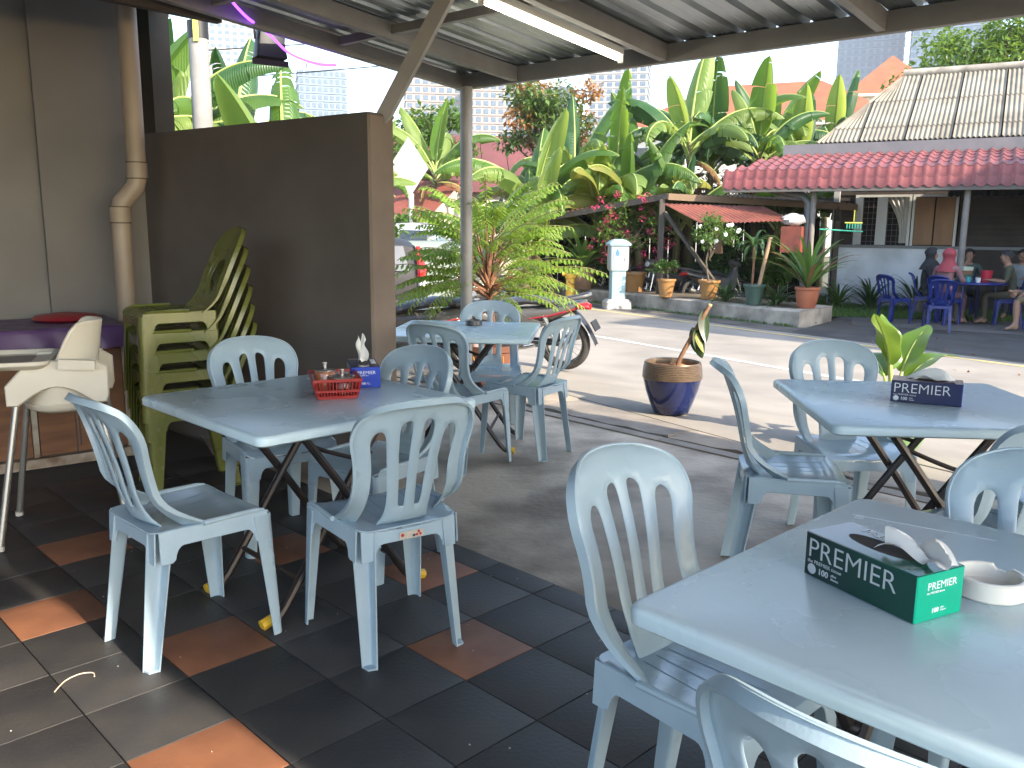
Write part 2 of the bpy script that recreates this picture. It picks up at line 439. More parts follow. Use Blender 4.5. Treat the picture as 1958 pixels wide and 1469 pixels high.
# ================================================================ SHOP: walls, canopy
m_wall = mat('grey shop wall', (0.245, 0.235, 0.222), 0.9, (0.20, 0.192, 0.182), 1.8, bump=0.12, bscale=30, vdet=6)
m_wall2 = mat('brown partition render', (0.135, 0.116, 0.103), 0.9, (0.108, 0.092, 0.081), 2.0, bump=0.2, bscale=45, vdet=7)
m_wall3 = mat('lit partition end render', (0.22, 0.172, 0.138), 0.9, (0.175, 0.138, 0.112), 3.0, bump=0.2, bscale=45, vdet=7)  # lighter copy of the partition render: light on the end face put into colour
WD = Vector((0.79, 0.613)); WN = Vector((0.613, -0.79)); CR = Vector((-2.44, 5.81))   # left wall runs along WD to the corner CR
PD = (Vector((-0.75, 4.59)) - CR).normalized(); PN = Vector((-PD.y, PD.x))
w = thing('shop_wall', 'plain grey painted wall on the left behind the bench', 'wall')
def slabwall(d0, d1, off, th, z0, z1, nm, m):
    p = [CR + WD * d0 + WN * off, CR + WD * d1 + WN * off, CR + WD * d1 + WN * (off - th), CR + WD * d0 + WN * (off - th)]
    return MB().prism([tuple(q) for q in p], z0, z1).build(nm, m, w, smooth=0)
slabwall(-6.5, 0.12, 0.0, 0.2, -0.05, 3.3, 'panel', m_wall)
slabwall(-0.62, -0.10, 0.05, 0.048, -0.04, 3.28, 'pilaster', mat('grey pilaster', (0.215, 0.205, 0.195), 0.9, (0.18, 0.17, 0.162), 1.5, bump=0.12, bscale=30))
mb = MB().bar(tuple(CR - WD * 1.52 + WN * 0.02) + (1.78,), tuple(CR - WD * 1.40 + WN * 0.02) + (1.78,), 0.035, 0.5)
o = mb.build('wall_screen', mat('black plastic', (0.02, 0.02, 0.022), 0.35), smooth=0); tag(o, 'black screen edge mounted on the grey wall at left border', 'screen')
o = MB().bar(tuple(CR - WD * 1.56 + WN * 0.015) + (1.17,), tuple(CR - WD * 1.375 + WN * 0.015) + (1.17,), 0.025, 0.16).build('wall_switch_box', mat('switch white', (0.7, 0.7, 0.66), 0.4), smooth=0)
tag(o, 'small white box fixed low on the grey wall at left border', 'switch box')

# partition: long brown wall, slightly rounded free end
pa = thing('partition_wall', 'brown rendered partition wall behind the tables with cut-off top', 'wall')
e0 = CR - PD * 0.25; e1 = Vector((-0.75, 4.59)); TH = 0.197
mb = MB(); prof = [(e0 + PN * 0.0), e1 - PD * 0.012, e1 + PN * 0.012, e1 + PN * (TH - 0.02), e1 + PN * TH - PD * 0.02, e0 + PN * TH]
n = len(prof)
mb.add([(p.x, p.y, -0.05) for p in prof] + [(p.x, p.y, 1.94) for p in prof], [(i, (i + 1) % n, n + (i + 1) % n, n + i) for i in range(n)])
cc = sum(prof, Vector((0, 0))) / n
mb.add([(p.x, p.y, 1.94) for p in prof] + [(p.x + (cc.x - p.x) * 0.006, p.y + (cc.y - p.y) * 0.006, 1.955) for p in prof], [(i, (i + 1) % n, n + (i + 1) % n, n + i) for i in range(n)] + [tuple(range(n, 2 * n))])
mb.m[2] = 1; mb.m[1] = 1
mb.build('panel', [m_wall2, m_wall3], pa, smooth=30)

# rain downpipe in the corner with its swan-neck
m_pipe = mat('beige pvc pipe', (0.40, 0.325, 0.25), 0.45, (0.33, 0.265, 0.20), 4, bump=0.03)
dp = thing('rain_downpipe', 'beige plastic downpipe with a swan-neck bend in the wall corner', 'pipe')
c0 = CR - PD * -0.12 + PN * -0.13
x0, y0 = -2.33, 5.45
q = Vector((-0.10, -0.05))
path = [(x0, y0, 3.2), (x0, y0, 1.72), (x0, y0, 1.66), (x0 + q.x * 0.15, y0 + q.y * .15, 1.60), (x0 + q.x * 0.9, y0 + q.y * .9, 1.50), (x0 + q.x, y0 + q.y, 1.44), (x0 + q.x, y0 + q.y, 0.6), (x0 + q.x, y0 + q.y, 0.0)]
MB().tube(path, 0.056, 16).build('pipe', m_pipe, dp)
for z, xx, yy in ((1.70, x0, y0), (1.43, x0 + q.x, y0 + q.y)):
    MB().tube([(xx, yy, z - 0.045), (xx, yy, z + 0.045)], 0.061, 16).build('collar', m_pipe, dp)
    MB().tube([(xx, yy, z - 0.052), (xx, yy, z - 0.045)], 0.0615, 16).build('joint_ring', mat('dark pipe joint', (0.10, 0.07, 0.05), 0.8), dp)  # darker ring at both edges of each collar
    MB().tube([(xx, yy, z + 0.045), (xx, yy, z + 0.052)], 0.0615, 16).build('joint_ring', MATS['dark pipe joint'], dp)

# canopy over the terrace: steel frame and corrugated sheets, falling slightly towards the road
m_steel = mat('grey painted steel', (0.33, 0.315, 0.298), 0.55, (0.275, 0.26, 0.245), 5, bump=0.05)
m_zinc = mat('zinc roof sheet', (0.30, 0.34, 0.36), 0.30, (0.40, 0.43, 0.44), 2.5, metal=0.75, bump=0.04, bscale=12, stretch=(1, 1, 1))
F0 = Vector((-0.373, 6.805)); SLP = 0.078
def rp(a, b, dz=0.0):
    """point on the canopy: a metres back from the eaves, b metres along them from the corner post"""
    p = F0 - A * a + B * b
    return (p.x, p.y, 2.40 + SLP * a + dz)
can = thing('canopy', 'corrugated metal canopy on a grey steel frame over the terrace', 'canopy')
BMAX = 10.5; AMAX = 3.97
MB().bar(rp(0, -0.08, 0.055), rp(0, BMAX, 0.055), 0.05, 0.11).build('eaves_beam', m_steel, can, smooth=0)
MB().bar(rp(0.03, -0.03, 0.05), rp(AMAX, -0.03, 0.05), 0.05, 0.10).build('edge_beam', m_steel, can, smooth=0)
for b in (0.515, 1.74, 3.06, 4.35, 5.65, 6.95, 8.25, 9.5):
    MB().bar(rp(0.03, b, 0.055), rp(AMAX, b, 0.055), 0.05, 0.10).build('rafter', m_steel, can, smooth=0)
for a in (1.2, 2.1, 3.0, 3.9):
    bs = [0.0, 0.515, 1.74, 3.06, 4.35, 5.65, 6.95, 8.25, 9.5]
    for i in range(len(bs) - 1):
        MB().bar(rp(a, bs[i] + 0.03, 0.06), rp(a, bs[i + 1] - 0.03, 0.06), 0.04, 0.05).build('purlin', m_steel, can, smooth=0)
# corrugated sheets, one per metre of eaves
pit = 0.20
b = -0.12; k = 0
while b < BMAX:
    wsh = pit * 5
    mb = MB(); xs = []
    for i in range(5):
        s0 = b + i * pit
        xs += [(s0, 0.0), (s0 + 0.065, 0.0), (s0 + 0.07, 0.005), (s0 + 0.075, 0.0), (s0 + 0.142, 0.0), (s0 + 0.156, 0.030), (s0 + 0.186, 0.030)]
    xs.append((b + wsh, 0.0)); 
    lo = []
    for a in (-0.06, 1.5, 2.8, AMAX):
        lo.append([rp(a, s + random.uniform(-.001, .001), 0.114 + h + (k % 2) * 0.002) for s, h in xs])
    m = len(xs); vs = [v for r in lo for v in r]
    mb.add(vs, [(i * m + j, i * m + j + 1, (i + 1) * m + j + 1, (i + 1) * m + j) for i in range(3) for j in range(m - 1)])
    mb.add([(x, y, z + 0.0025) for x, y, z in vs], [(i * m + j, (i + 1) * m + j, (i + 1) * m + j + 1, i * m + j + 1) for i in range(3) for j in range(m - 1)])
    mb.build('roof_sheet', m_zinc, can, smooth=25, fix=False)
    b += wsh; k += 1
# corner post and diagonal strut
o = MB().tube([(-0.36, 6.68, -0.03), (-0.36, 6.68, 2.40)], 0.046, 20).build('post', m_steel, can)
for b in (4.6, 8.6):
    p = rp(0.1, b); MB().tube([(p[0], p[1], -0.03), (p[0], p[1], p[2])], 0.046, 14).build('post', m_steel, can)
MB().bar((-0.70, 4.72, 1.93), (-0.29, 4.56, 2.60), 0.07, 0.07, up=(0.2, -1, 0.4)).build('strut', m_steel, can, smooth=0)
# square corner column over the partition end and the dark tie beam running from it
m_col = mat('dark olive column', (0.055, 0.05, 0.04), 0.8, (0.042, 0.038, 0.03), 3)
pz = CR + PD * 0.02 + PN * 0.08
col = thing('corner_column', 'dark square column rising from the partition beside the downpipe', 'column')
MB().prism([tuple(pz + PD * a + PN * b) for a, b in ((-0.05, -0.07), (0.13, -0.07), (0.13, 0.07), (-0.05, 0.07))], 1.95, 3.3).build('shaft', m_col, col, smooth=0)
o = MB().bar((-2.20, 5.72, 2.80), (-1.05, 4.70, 2.80), 0.06, 0.16).build('tie_beam', mat('dark brown beam', (0.07, 0.055, 0.045), 0.7), col, smooth=0)
# the shop behind the viewer: ceiling and back wall, open to the right where the sun comes in
m_ceil = mat('shop ceiling', (0.42, 0.40, 0.37), 0.9)
def rq(a, b): p = F0 - A * a + B * b; return (p.x, p.y)
cl = thing('shop_ceiling', 'flat grey ceiling of the shop above the viewer', 'ceiling')
MB().prism([rq(3.99, -4.5), rq(3.99, 6.0), rq(6.6, 6.0), rq(6.6, 1.5), rq(8.3, 1.5), rq(8.3, -4.5)], 2.74, 2.86).build('slab', m_ceil, cl, smooth=0)
bw = thing('back_wall', 'grey back wall of the shop behind the viewer', 'wall')
MB().prism([rq(8.3, -4.5), rq(8.3, 1.5), rq(8.5, 1.5), rq(8.5, -4.5)], -0.05, 2.86).build('panel', m_wall, bw, smooth=0)

# fluorescent batten under a rafter: a lit lamp
bt = thing('tube_light', 'lit white fluorescent tube under the canopy rafter', 'lamp')
pA = Vector(rp(1.56, 1.60, -0.03)); pB = Vector(rp(0.30, 1.60, -0.03))
MB().bar(pA + Vector((0, 0, 0.045)), pB + Vector((0, 0, 0.045)), 0.05, 0.04).build('batten', mat('batten white', (0.75, 0.74, 0.70), 0.4), bt, smooth=0)
d = (pB - pA).normalized()
MB().tube([pA + d * 0.03, pB - d * 0.03], 0.014, 12).build('tube', mat('lit tube', (0.9, 0.88, 0.8), 0.4, emit=((1.0, 0.93, 0.74), 3.2)), bt)
for q in (pA, pB): MB().box(q + Vector((0, 0, 0.01)), (0.03, 0.03, 0.06)).build('end_cap', MATS['batten white'], bt, smooth=0)
# black floodlight and purple rope light at the far end of the canopy
fl = thing('floodlight', 'small black floodlight hanging under the far canopy edge', 'lamp', (-1.60, 5.90, 2.54), 0.6)
m_blk = mat('black metal', (0.007, 0.007, 0.008), 0.5)
MB().rr([(0.085, 0.05, 0.01, -0.10), (0.10, 0.06, 0.012, -0.09), (0.075, 0.05, 0.012, 0.09), (0.05, 0.035, 0.01, 0.10)], n=2).build('housing', m_blk, fl)
MB().rr([(0.12, 0.012, 0.004, -0.135), (0.12, 0.012, 0.004, -0.10)], n=1).build('flange', m_blk, fl)
for sx in (-1, 1): MB().tube([(sx * 0.095, 0, 0.02), (sx * 0.10, 0, 0.10), (sx * 0.04, 0, 0.135), (0, 0, 0.14)], 0.008, 6).build('bracket', m_blk, fl)
rl = MB().tube(spline([(-1.62, 5.0, 2.66), (-1.58, 5.3, 2.58), (-1.53, 5.62, 2.545), (-1.43, 5.74, 2.45), (-1.28, 5.86, 2.41), (-1.18, 5.95, 2.42)], 5), 0.008, 6).build('rope_light', mat('purple rope light', (0.2, 0.05, 0.5), 0.4, emit=((0.28, 0.06, 1.0), 1.3)))
tag(rl, 'glowing purple rope light strung along the canopy edge', 'rope light')

# soffit added over the left wall to keep the sun off it
pf = thing('sun_stop_soffit', 'added soffit keeping sun off the left wall and downpipe', 'soffit')
MB().prism([rq(1.95, -5.0), rq(1.95, -0.16), rq(3.99, -0.16), rq(3.99, -5.0)], 3.02, 3.12).build('slab', m_ceil, pf, smooth=0)
MB().prism([rq(1.95, -0.20), rq(1.95, -0.14), rq(3.99, -0.14), rq(3.99, -0.20)], 2.56, 3.02).build('fascia', MATS['dark brown beam'], pf, smooth=0)  # board added to stop sun leaking in above the canopy

# ================================================================ FURNITURE
def seatlines(name, col, col2, rough):
    """moulded plastic with shallow grooves fanning over the seat"""
    m = mat(name, col, rough, col2, 9, bump=0.05, bscale=160, spec=0.5, vdet=6)
    N = m.node_tree.nodes; L = m.node_tree.links
    return m
BLUE = (0.365, 0.465, 0.525); BLUE2 = (0.325, 0.425, 0.485)
m_blue = mat('pale blue moulded plastic', BLUE, 0.30, BLUE2, 7, bump=0.06, bscale=140, vdet=7, randomv=0.05)
m_blues = mat('pale blue seat plastic', (0.38, 0.48, 0.545), 0.13, (0.34, 0.44, 0.505), 9, bump=0.05, bscale=120, vdet=7, randomv=0.05)
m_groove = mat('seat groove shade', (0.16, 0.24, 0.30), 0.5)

OUT = spline([(0.188, 0.0), (0.189, 0.05), (0.187, 0.12), (0.184, 0.19), (0.190, 0.25), (0.200, 0.30), (0.200, 0.335), (0.188, 0.372), (0.160, 0.402), (0.110, 0.422), (0.055, 0.430), (0, 0.432)], 3)
OPN = spline([(0.142, 0.0), (0.143, 0.05), (0.140, 0.12), (0.137, 0.19), (0.143, 0.25), (0.149, 0.29), (0.145, 0.318), (0.129, 0.335), (0.109, 0.333), (0.097, 0.312), (0.090, 0.27), (0.080, 0.18), (0.074, 0.09), (0.076, 0.04), (0.086, 0.0)], 3)
SLT = spline([(0.015, 0.075), (0.013, 0.18), (0.013, 0.29), (0.015, 0.345), (0.024, 0.364), (0.042, 0.364), (0.058, 0.350), (0.062, 0.325), (0.056, 0.25), (0.048, 0.16), (0.043, 0.085), (0.036, 0.068), (0.022, 0.066)], 3, True)
def mir(l): return [(-x, y) for x, y in reversed(l)]
def back_map(s, t):
    T = t / 0.432
    y = -0.172 - 0.032 * T - 0.085 * T * T + 1.05 * s * s * (0.6 + 0.4 * T)
    low = max(0.0, 1 - T / 0.34)
    y += low * low * (0.145 * min(1.0, abs(s) / 0.19) ** 2 + 0.022)
    lip = max(0.0, (T - 0.9) / 0.1)
    return (s, y - 0.02 * lip * lip, 0.432 + t)
def leg_mb(ct, cb, da, db, wa, wb, th=0.0045, zt=0.435, fill=0.02, flare=0.0):
    """L-section tapering leg: corner line from ct to cb, flanges along da and db"""
    mb = MB(); ring = []; da = Vector(da); db = Vector(db); lv = 9
    for i in range(lv):
        f = i / (lv - 1); c = Vector(ct).lerp(Vector(cb), f); z = zt * (1 - f)
        fl = flare * max(0.0, 1 - f / 0.22) ** 2
        a = wa[0] + (wa[1] - wa[0]) * f + 0.03 * fl; b = wb[0] + (wb[1] - wb[0]) * f + 0.03 * fl
        def pts(off):
            o = c + (da + db) * off; r = max(fill - off, 0.004)
            P = [o + da * (a - off)]
            for k in range(4):
                t = k / 3; P.append(o + da * r * (1 - sin(t * pi / 2)) + db * r * (1 - cos(t * pi / 2)))
            P.append(o + db * (b - off)); return P
        R = pts(0) + list(reversed(pts(th)))
        ring.append([(p.x, p.y, z) for p in R])
    n = len(ring[0]); vs = [v for r in ring for v in r]
    fs = [(i * n + j, i * n + (j + 1) % n, (i + 1) * n + (j + 1) % n, (i + 1) * n + j) for i in range(lv - 1) for j in range(n)]
    fs += [tuple(range(n)), tuple(range((lv - 1) * n + n - 1, (lv - 1) * n - 1, -1))]
    return mb.add(vs, fs)
def apron(mb, p0, p1, out, hz=0.43, h0=0.05, drop=0.05, th=0.005, splay=0.05, sag=0.0):
    """skirt between two legs with an arched lower edge"""
    p0 = Vector(p0); p1 = Vector(p1); L = (p1 - p0).length; d = (p1 - p0) / L; out = Vector(out)
    bot = [(0, -h0 - drop)] + [(0.035 + 0.0 * k, -h0 - drop) for k in range(1)] + [(0.045 + 0.03 * (1 - cos(t * pi / 2)), -h0 - drop * (1 - sin(t * pi / 2))) for t in (0.1, 0.3, 0.55, 0.8, 1.0)]
    o = [(0, 0.0)] + bot + [(L - x, y) for x, y in reversed(bot)] + [(L, 0.0)] + [(L * (1 - k / 8), -sag * sin(pi * k / 8) ** 0.6) for k in range(1, 8)]
    mb.plate(o, [], lambda u, v: (p0.x + d.x * u - out.x * v * splay, p0.y + d.y * u - out.y * v * splay, hz + v), th, 0.045)
def seat_outline(wf, wr, y0, y1, r=0.045):
    pts = []
    for cx, cy, a0 in ((wf - r, y1 - r, 0), (-(wf - r), y1 - r, 90), (-(wr - r), y0 + r, 180), (wr - r, y0 + r, 270)):
        for k in range(6): a = radians(a0 + 18 * k); pts.append((cx + r * cos(a), cy + r * sin(a)))
    return pts
def seat_map(x, y):
    z = 0.437 + 0.010 * min(1, abs(x) / 0.2) ** 3 - 0.010 * cos(min(1, abs(x) / 0.2) * pi / 2) * (0.6 + 0.4 * cos(y * 7))
    f = max(0.0, (y - 0.15) / 0.06)
    return (x, y, z - 0.018 * f * f)
def flange(mb, rim, fm, w, dep):
    """turned-back edge following a rim on a mapped sheet"""
    n = len(rim); vs = []
    for i, (x, y) in enumerate(rim):
        p = Vector(fm(x, y)); t = Vector(fm(*rim[min(i + 1, n - 1)])) - Vector(fm(*rim[max(i - 1, 0)])); t.normalize()
        nn = (Vector(fm(x + 1e-4, y)) - p).cross(Vector(fm(x, y + 1e-4)) - p); nn.normalize(); o = t.cross(nn)
        if nn.y < 0: nn = -nn
        dp_ = dep * min(1.0, (i + 0.3) / 7, (n - 0.7 - i) / 7)
        vs += [p + o * w + nn * 0.003, p + o * w - nn * dp_, p - o * w - nn * dp_, p - o * w + nn * 0.003, p + nn * 0.006]
    k = 5; fs = [(i * k + j, i * k + (j + 1) % k, (i + 1) * k + (j + 1) % k, (i + 1) * k + j) for i in range(n - 1) for j in range(k)]
    fs += [tuple(range(k)), tuple(range(n * k - 1, n * k - k - 1, -1))]
    mb.add(vs, fs)
def make_chair(name, label, group, mb_, ms, mg, solid=False):
    t = thing(name, label, 'chair', group=group)
    b = MB()
    if solid:
        so = spline([(0.186, 0.0), (0.188, 0.1), (0.192, 0.2), (0.188, 0.29), (0.175, 0.345), (0.145, 0.39), (0.085, 0.422), (0, 0.432)], 4)
        hole = spline([(0, 0.10), (0.05, 0.115), (0.085, 0.16), (0.085, 0.21), (0.055, 0.25), (0, 0.262), (-0.055, 0.25), (-0.085, 0.21), (-0.085, 0.16), (-0.05, 0.115)], 3, True)
        rim = spline([(0, 0.07), (0.07, 0.09), (0.12, 0.16), (0.12, 0.23), (0.08, 0.29), (0, 0.31), (-0.08, 0.29), (-0.12, 0.23), (-0.12, 0.16), (-0.07, 0.09)], 3, True)
        o = so[:-1] + mir(so)
        def bm(s, u):
            T = u / 0.432; return (s, -0.158 - 0.175 * T - 0.03 * T * T + 0.7 * s * s * (0.4 + 0.6 * T) + 0.05 * max(0.0, 1 - T / 0.22) ** 2, 0.432 + u)
        b.plate(o, [hole], bm, 0.007, 0.03)
        b.tube([Vector(bm(*p)) + Vector((0, 0.004, 0)) for p in rim + rim[:1]], 0.004, 6, cap=False)
        flange(b, o, bm, 0.004, 0.018)
    else:
        o = OUT[:-1] + mir(OUT)
        o = OUT[:-1] + mir(OUT) + [(-x, y) for x, y in OPN] + list(reversed(OPN))
        b.plate(o, [SLT, list(reversed(mir(SLT)))], back_map, 0.008, 0.022, rim=0.5)
        # turned-back outer rim
        rim = OUT[:-1] + mir(OUT)
        flange(b, rim, back_map, 0.0045, 0.019)
    b.build('backrest', mb_, t, smooth=50)
    s = MB()
    s.plate(seat_outline(0.208, 0.178, -0.178, 0.212), [], seat_map, 0.006, 0.03)
    for sx in (-1, 1): apron(s, (sx * 0.176, -0.165), (sx * 0.203, 0.19), (sx, 0.0), hz=0.442)
    apron(s, (-0.195, 0.205), (0.195, 0.205), (0, 1), hz=0.426, sag=0.014)
    apron(s, (-0.165, -0.172), (0.165, -0.172), (0, -1), hz=0.440, sag=0.014)
    for sx in (-1, 1):
        s.tube([Vector(seat_map(sx * 0.2, y)) + Vector((sx * 0.001 * 0, 0, 0.003)) for y in (-0.03, 0.03, 0.09, 0.15, 0.18)], [0.009, 0.009, 0.008, 0.007, 0.004], 8)
    so_ = s.build('seat', ms, t, smooth=42)
    gr = MB()  # flat strips laid on the seat, groove shade put into their colour
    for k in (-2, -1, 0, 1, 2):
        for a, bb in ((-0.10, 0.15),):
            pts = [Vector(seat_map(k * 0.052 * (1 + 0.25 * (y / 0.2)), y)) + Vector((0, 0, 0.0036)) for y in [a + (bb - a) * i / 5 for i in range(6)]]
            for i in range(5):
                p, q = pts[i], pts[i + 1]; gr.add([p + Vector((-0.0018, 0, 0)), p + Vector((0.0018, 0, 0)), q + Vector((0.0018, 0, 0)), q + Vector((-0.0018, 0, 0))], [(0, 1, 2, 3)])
    tag(gr.build('groove_shade_strip', mg, so_, smooth=0), kind='stuff')
    for sx in (-1, 1):
        l = leg_mb((sx * 0.207, 0.207), (sx * 0.222, 0.226), (-sx, 0), (0, -1), (0.062, 0.036), (0.066, 0.038), zt=0.428); l.build('leg', mb_, t)
        l = leg_mb((sx * 0.118, -0.120), (sx * 0.142, -0.190), (sx, 0), (0, -1), (0.060, 0.038), (0.058, 0.040), zt=0.432, fill=0.012)
        l.prism([(sx * 0.145, -0.193), (sx * 0.178, -0.193), (sx * 0.172, -0.222), (sx * 0.145, -0.228)], 0.0, 0.006)
        l.build('leg', mb_, t)
    return t
chair0 = make_chair('plastic_chair', 'x', 'pale blue plastic terrace chairs', m_blue, m_blues, m_groove)
CH = [  # x, y, facing, label
    (-1.09, 2.73, (0.68, 0.73), 'pale blue plastic chair at far left, side-on, leg in the sun'),
    (-0.42, 2.76, (-0.55, 0.84), 'pale blue plastic chair seen from behind with a small sticker, nearest the tiled aisle'),
    (-1.05, 3.70, (0.60, -0.80), 'pale blue plastic chair between the left table and the brown partition, beside green stack'),
    (-0.55, 3.44, (-0.62, -0.78), 'pale blue plastic chair tucked behind the left table, right of the blue tissue box'),
    (-0.30, 4.90, (0.55, 0.84), 'pale blue plastic chair seen from behind, just right of the brown partition'),
    (-0.15, 5.74, (0.03, -1.0), 'pale blue plastic chair facing the viewer in front of the brown plant pot'),
    (0.105, 5.20, (-0.82, 0.56), 'pale blue plastic chair in front of the motorcycle rear wheel'),
    (1.50, 3.70, (0.06, -1.0), 'sunlit pale blue plastic chair before the big-leaved plant, behind right table'),
    (1.10, 3.30, (0.985, -0.17), 'pale blue plastic chair side-on left of the table with the navy tissue box'),
    (1.46, 2.62, (-0.38, 0.92), 'pale blue plastic chair seen from behind at the right border, upper of two'),
    (2.04, 3.02, (-1.0, 0.05), 'pale blue plastic chair of which only a seat corner shows at right border'),
    (0.43, 1.74, (0.69, -0.73), 'pale blue plastic chair at the left corner of the near table with arched back'),
    (0.55, 1.02, (0.73, 0.69), 'pale blue plastic chair cut off at the bottom border with sunlit edges'),
    (1.08, 1.72, (-0.66, -0.75), 'pale blue plastic chair at the right border beyond the near table, lower of two'),
]
chairs = []
for i, (x, y, f, lb) in enumerate(CH):
    o = chair0 if i == 0 else dup(chair0)
    o.location = (x, y, 0.0); o.rotation_euler = (0, 0, face(*f)); o['label'] = lb; chairs.append(o)
st = MB().box((0.06, -0.181, 0.405), (0.085, 0.002, 0.024), Matrix.Rotation(0.0, 3, 'X')).build('sticker', mat('sticker paper', (0.62, 0.55, 0.45), 0.6, (0.5, 0.42, 0.33), 60), chairs[1], smooth=0)
st.location = (-0.055, 0.0, 0)
m_red = mat('red print', (0.5, 0.03, 0.03), 0.5)
for dx, dz in ((0, 0.006), (-0.006, -0.003), (0.006, -0.003)): MB().sphere((0.085 + dx, -0.182, 0.405 + dz), 0.005, 8, 5, (1, 0.2, 1)).build('sticker_mark', m_red, st)
MB().box((0.068, -0.1825, 0.401), (0.010, 0.001, 0.008)).build('sticker_mark', mat('dark print', (0.06, 0.05, 0.05), 0.5), st, smooth=0)
MB().sphere((0.028, -0.182, 0.407), 0.006, 8, 5, (1, 0.2, 1)).build('sticker_mark', m_red, st)

# stacked olive chairs in the corner
m_olive = mat('olive green moulded plastic', (0.145, 0.158, 0.034), 0.25, (0.12, 0.132, 0.03), 7, bump=0.06, bscale=140)
m_olg = mat('olive groove shade', (0.12, 0.13, 0.03), 0.5)
ol0 = make_chair('stacked_chair', 'x', 'olive green chairs stacked in the corner', m_olive, m_olive, m_olg, solid=True)
ORD = ['bottom', 'second from bottom', 'third from bottom', 'third from top', 'second from top', 'topmost']
for k in range(6):
    o = ol0 if k == 0 else dup(ol0)
    o.location = (-1.73 - 0.006 * k, 4.46 - 0.004 * k, k * 0.1); o.rotation_euler = (0, 0, face(-0.83, -0.56) + random.uniform(-.012, .012))
    o['label'] = 'olive green plastic chair, %s of the corner stack' % ORD[k]

# folding tables
m_top = mat('blue-grey table top', (0.60, 0.74, 0.79), 0.27, (0.525, 0.665, 0.725), 3.4, bump=0.05, bscale=45, vdet=10, spec=0.4)
m_edge = mat('table edge plastic', (0.5, 0.58, 0.62), 0.35, (0.35, 0.43, 0.48), 6)
m_tleg = mat('black steel leg', (0.03, 0.027, 0.027), 0.35, (0.05, 0.035, 0.03), 12, metal=0.4)
m_cap = mat('yellow foot cap', (0.72, 0.43, 0.03), 0.45)
def make_table(name, label):
    t = thing(name, label, 'table', group='pale blue folding tables')
    h = 0.45; zt = 0.74
    MB().rr([(h - 0.03, h - 0.03, 0.02, zt - 0.036), (h - 0.008, h - 0.008, 0.03, zt - 0.036), (h, h, 0.035, zt - 0.030), (h + 0.001, h + 0.001, 0.036, zt - 0.010), (h - 0.003, h - 0.003, 0.034, zt - 0.003), (h - 0.010, h - 0.010, 0.03, zt)], n=5).build('table_top', m_top, t, smooth=50)
    for s in (-1, 1):
        for q in (-1, 1):
            y = q * (0.24 if s > 0 else 0.21)
            MB().tube(spline([(-s * 0.20, y, zt - 0.045), (0.0, y, 0.42), (s * 0.25, y, 0.055), (s * 0.315, y, 0.018)], 4), 0.0155, 8).build('leg', m_tleg, t)
            MB().tube([(s * 0.30, y, 0.026), (s * 0.345, y, 0.014)], 0.020, 8).build('foot_cap', m_cap, t)
        yy = 0.24 if s > 0 else 0.21
        MB().tube([(s * 0.19, -yy, 0.14), (s * 0.19, yy, 0.14)], 0.010, 6).build('cross_bar', m_tleg, t)
        MB().bar((-s * 0.20, -0.28, zt - 0.043), (-s * 0.20, 0.28, zt - 0.043), 0.02, 0.012).build('mount_bar', m_tleg, t, smooth=0)
    for q in (-1, 1):
        MB().tube(spline([(-0.165, q * 0.225, 0.64), (-0.10, q * 0.225, 0.60), (0.07, q * 0.225, 0.535), (0.115, q * 0.225, 0.555)], 4), 0.009, 6).build('stay', m_tleg, t)
        MB().sphere((0, q * 0.225, 0.42), 0.018, 8, 6, (1, 1.6, 1)).build('hinge', m_tleg, t)
    return t
tb0 = make_table('folding_table', 'x')
TB = [(-0.76, 3.15, 0.785, 'square folding table with the red basket, in front of the brown partition'),
      (-0.30, 5.42, -0.10, 'square folding table holding a single dark ashtray, beside the motorcycles'),
      (1.54, 3.17, -0.07, 'square folding table with the navy tissue box and crossed black legs'),
      (0.83, 1.36, 0.76, 'large near folding table with the green tissue box, cut by right border')]
tables = []
for i, (x, y, r, lb) in enumerate(TB):
    o = tb0 if i == 0 else dup(tb0)
    o.location = (x, y, 0); o.rotation_euler = (0, 0, r); o['label'] = lb; tables.append(o)

# tissue boxes
def gradmat(name, a, b, axis=0, lo=-0.1, hi=0.1, rough=0.3):
    if name in MATS: return MATS[name]
    m = bpy.data.materials.new(name); m.use_nodes = True; N = m.node_tree.nodes; L = m.node_tree.links; p = N['Principled BSDF']; p.inputs['Roughness'].default_value = rough
    tc = N.new('ShaderNodeTexCoord'); sp = N.new('ShaderNodeSeparateXYZ'); L.new(tc.outputs['Object'], sp.inputs[0])
    mr = N.new('ShaderNodeMapRange'); mr.inputs['From Min'].default_value = lo; mr.inputs['From Max'].default_value = hi; L.new(sp.outputs[axis], mr.inputs['Value'])
    r = N.new('ShaderNodeValToRGB'); r.color_ramp.elements[0].color = (*a, 1); r.color_ramp.elements[1].color = (*b, 1); L.new(mr.outputs[0], r.inputs[0]); L.new(r.outputs[0], p.inputs['Base Color'])
    MATS[name] = m; return m
m_paper = mat('white tissue', (0.80, 0.79, 0.76), 0.9)
m_print = mat('silver print', (0.62, 0.64, 0.66), 0.35, metal=0.2)
m_wprint = mat('white print', (0.85, 0.86, 0.86), 0.5)
m_hole = mat('box opening shade', (0.05, 0.04, 0.035), 0.9)
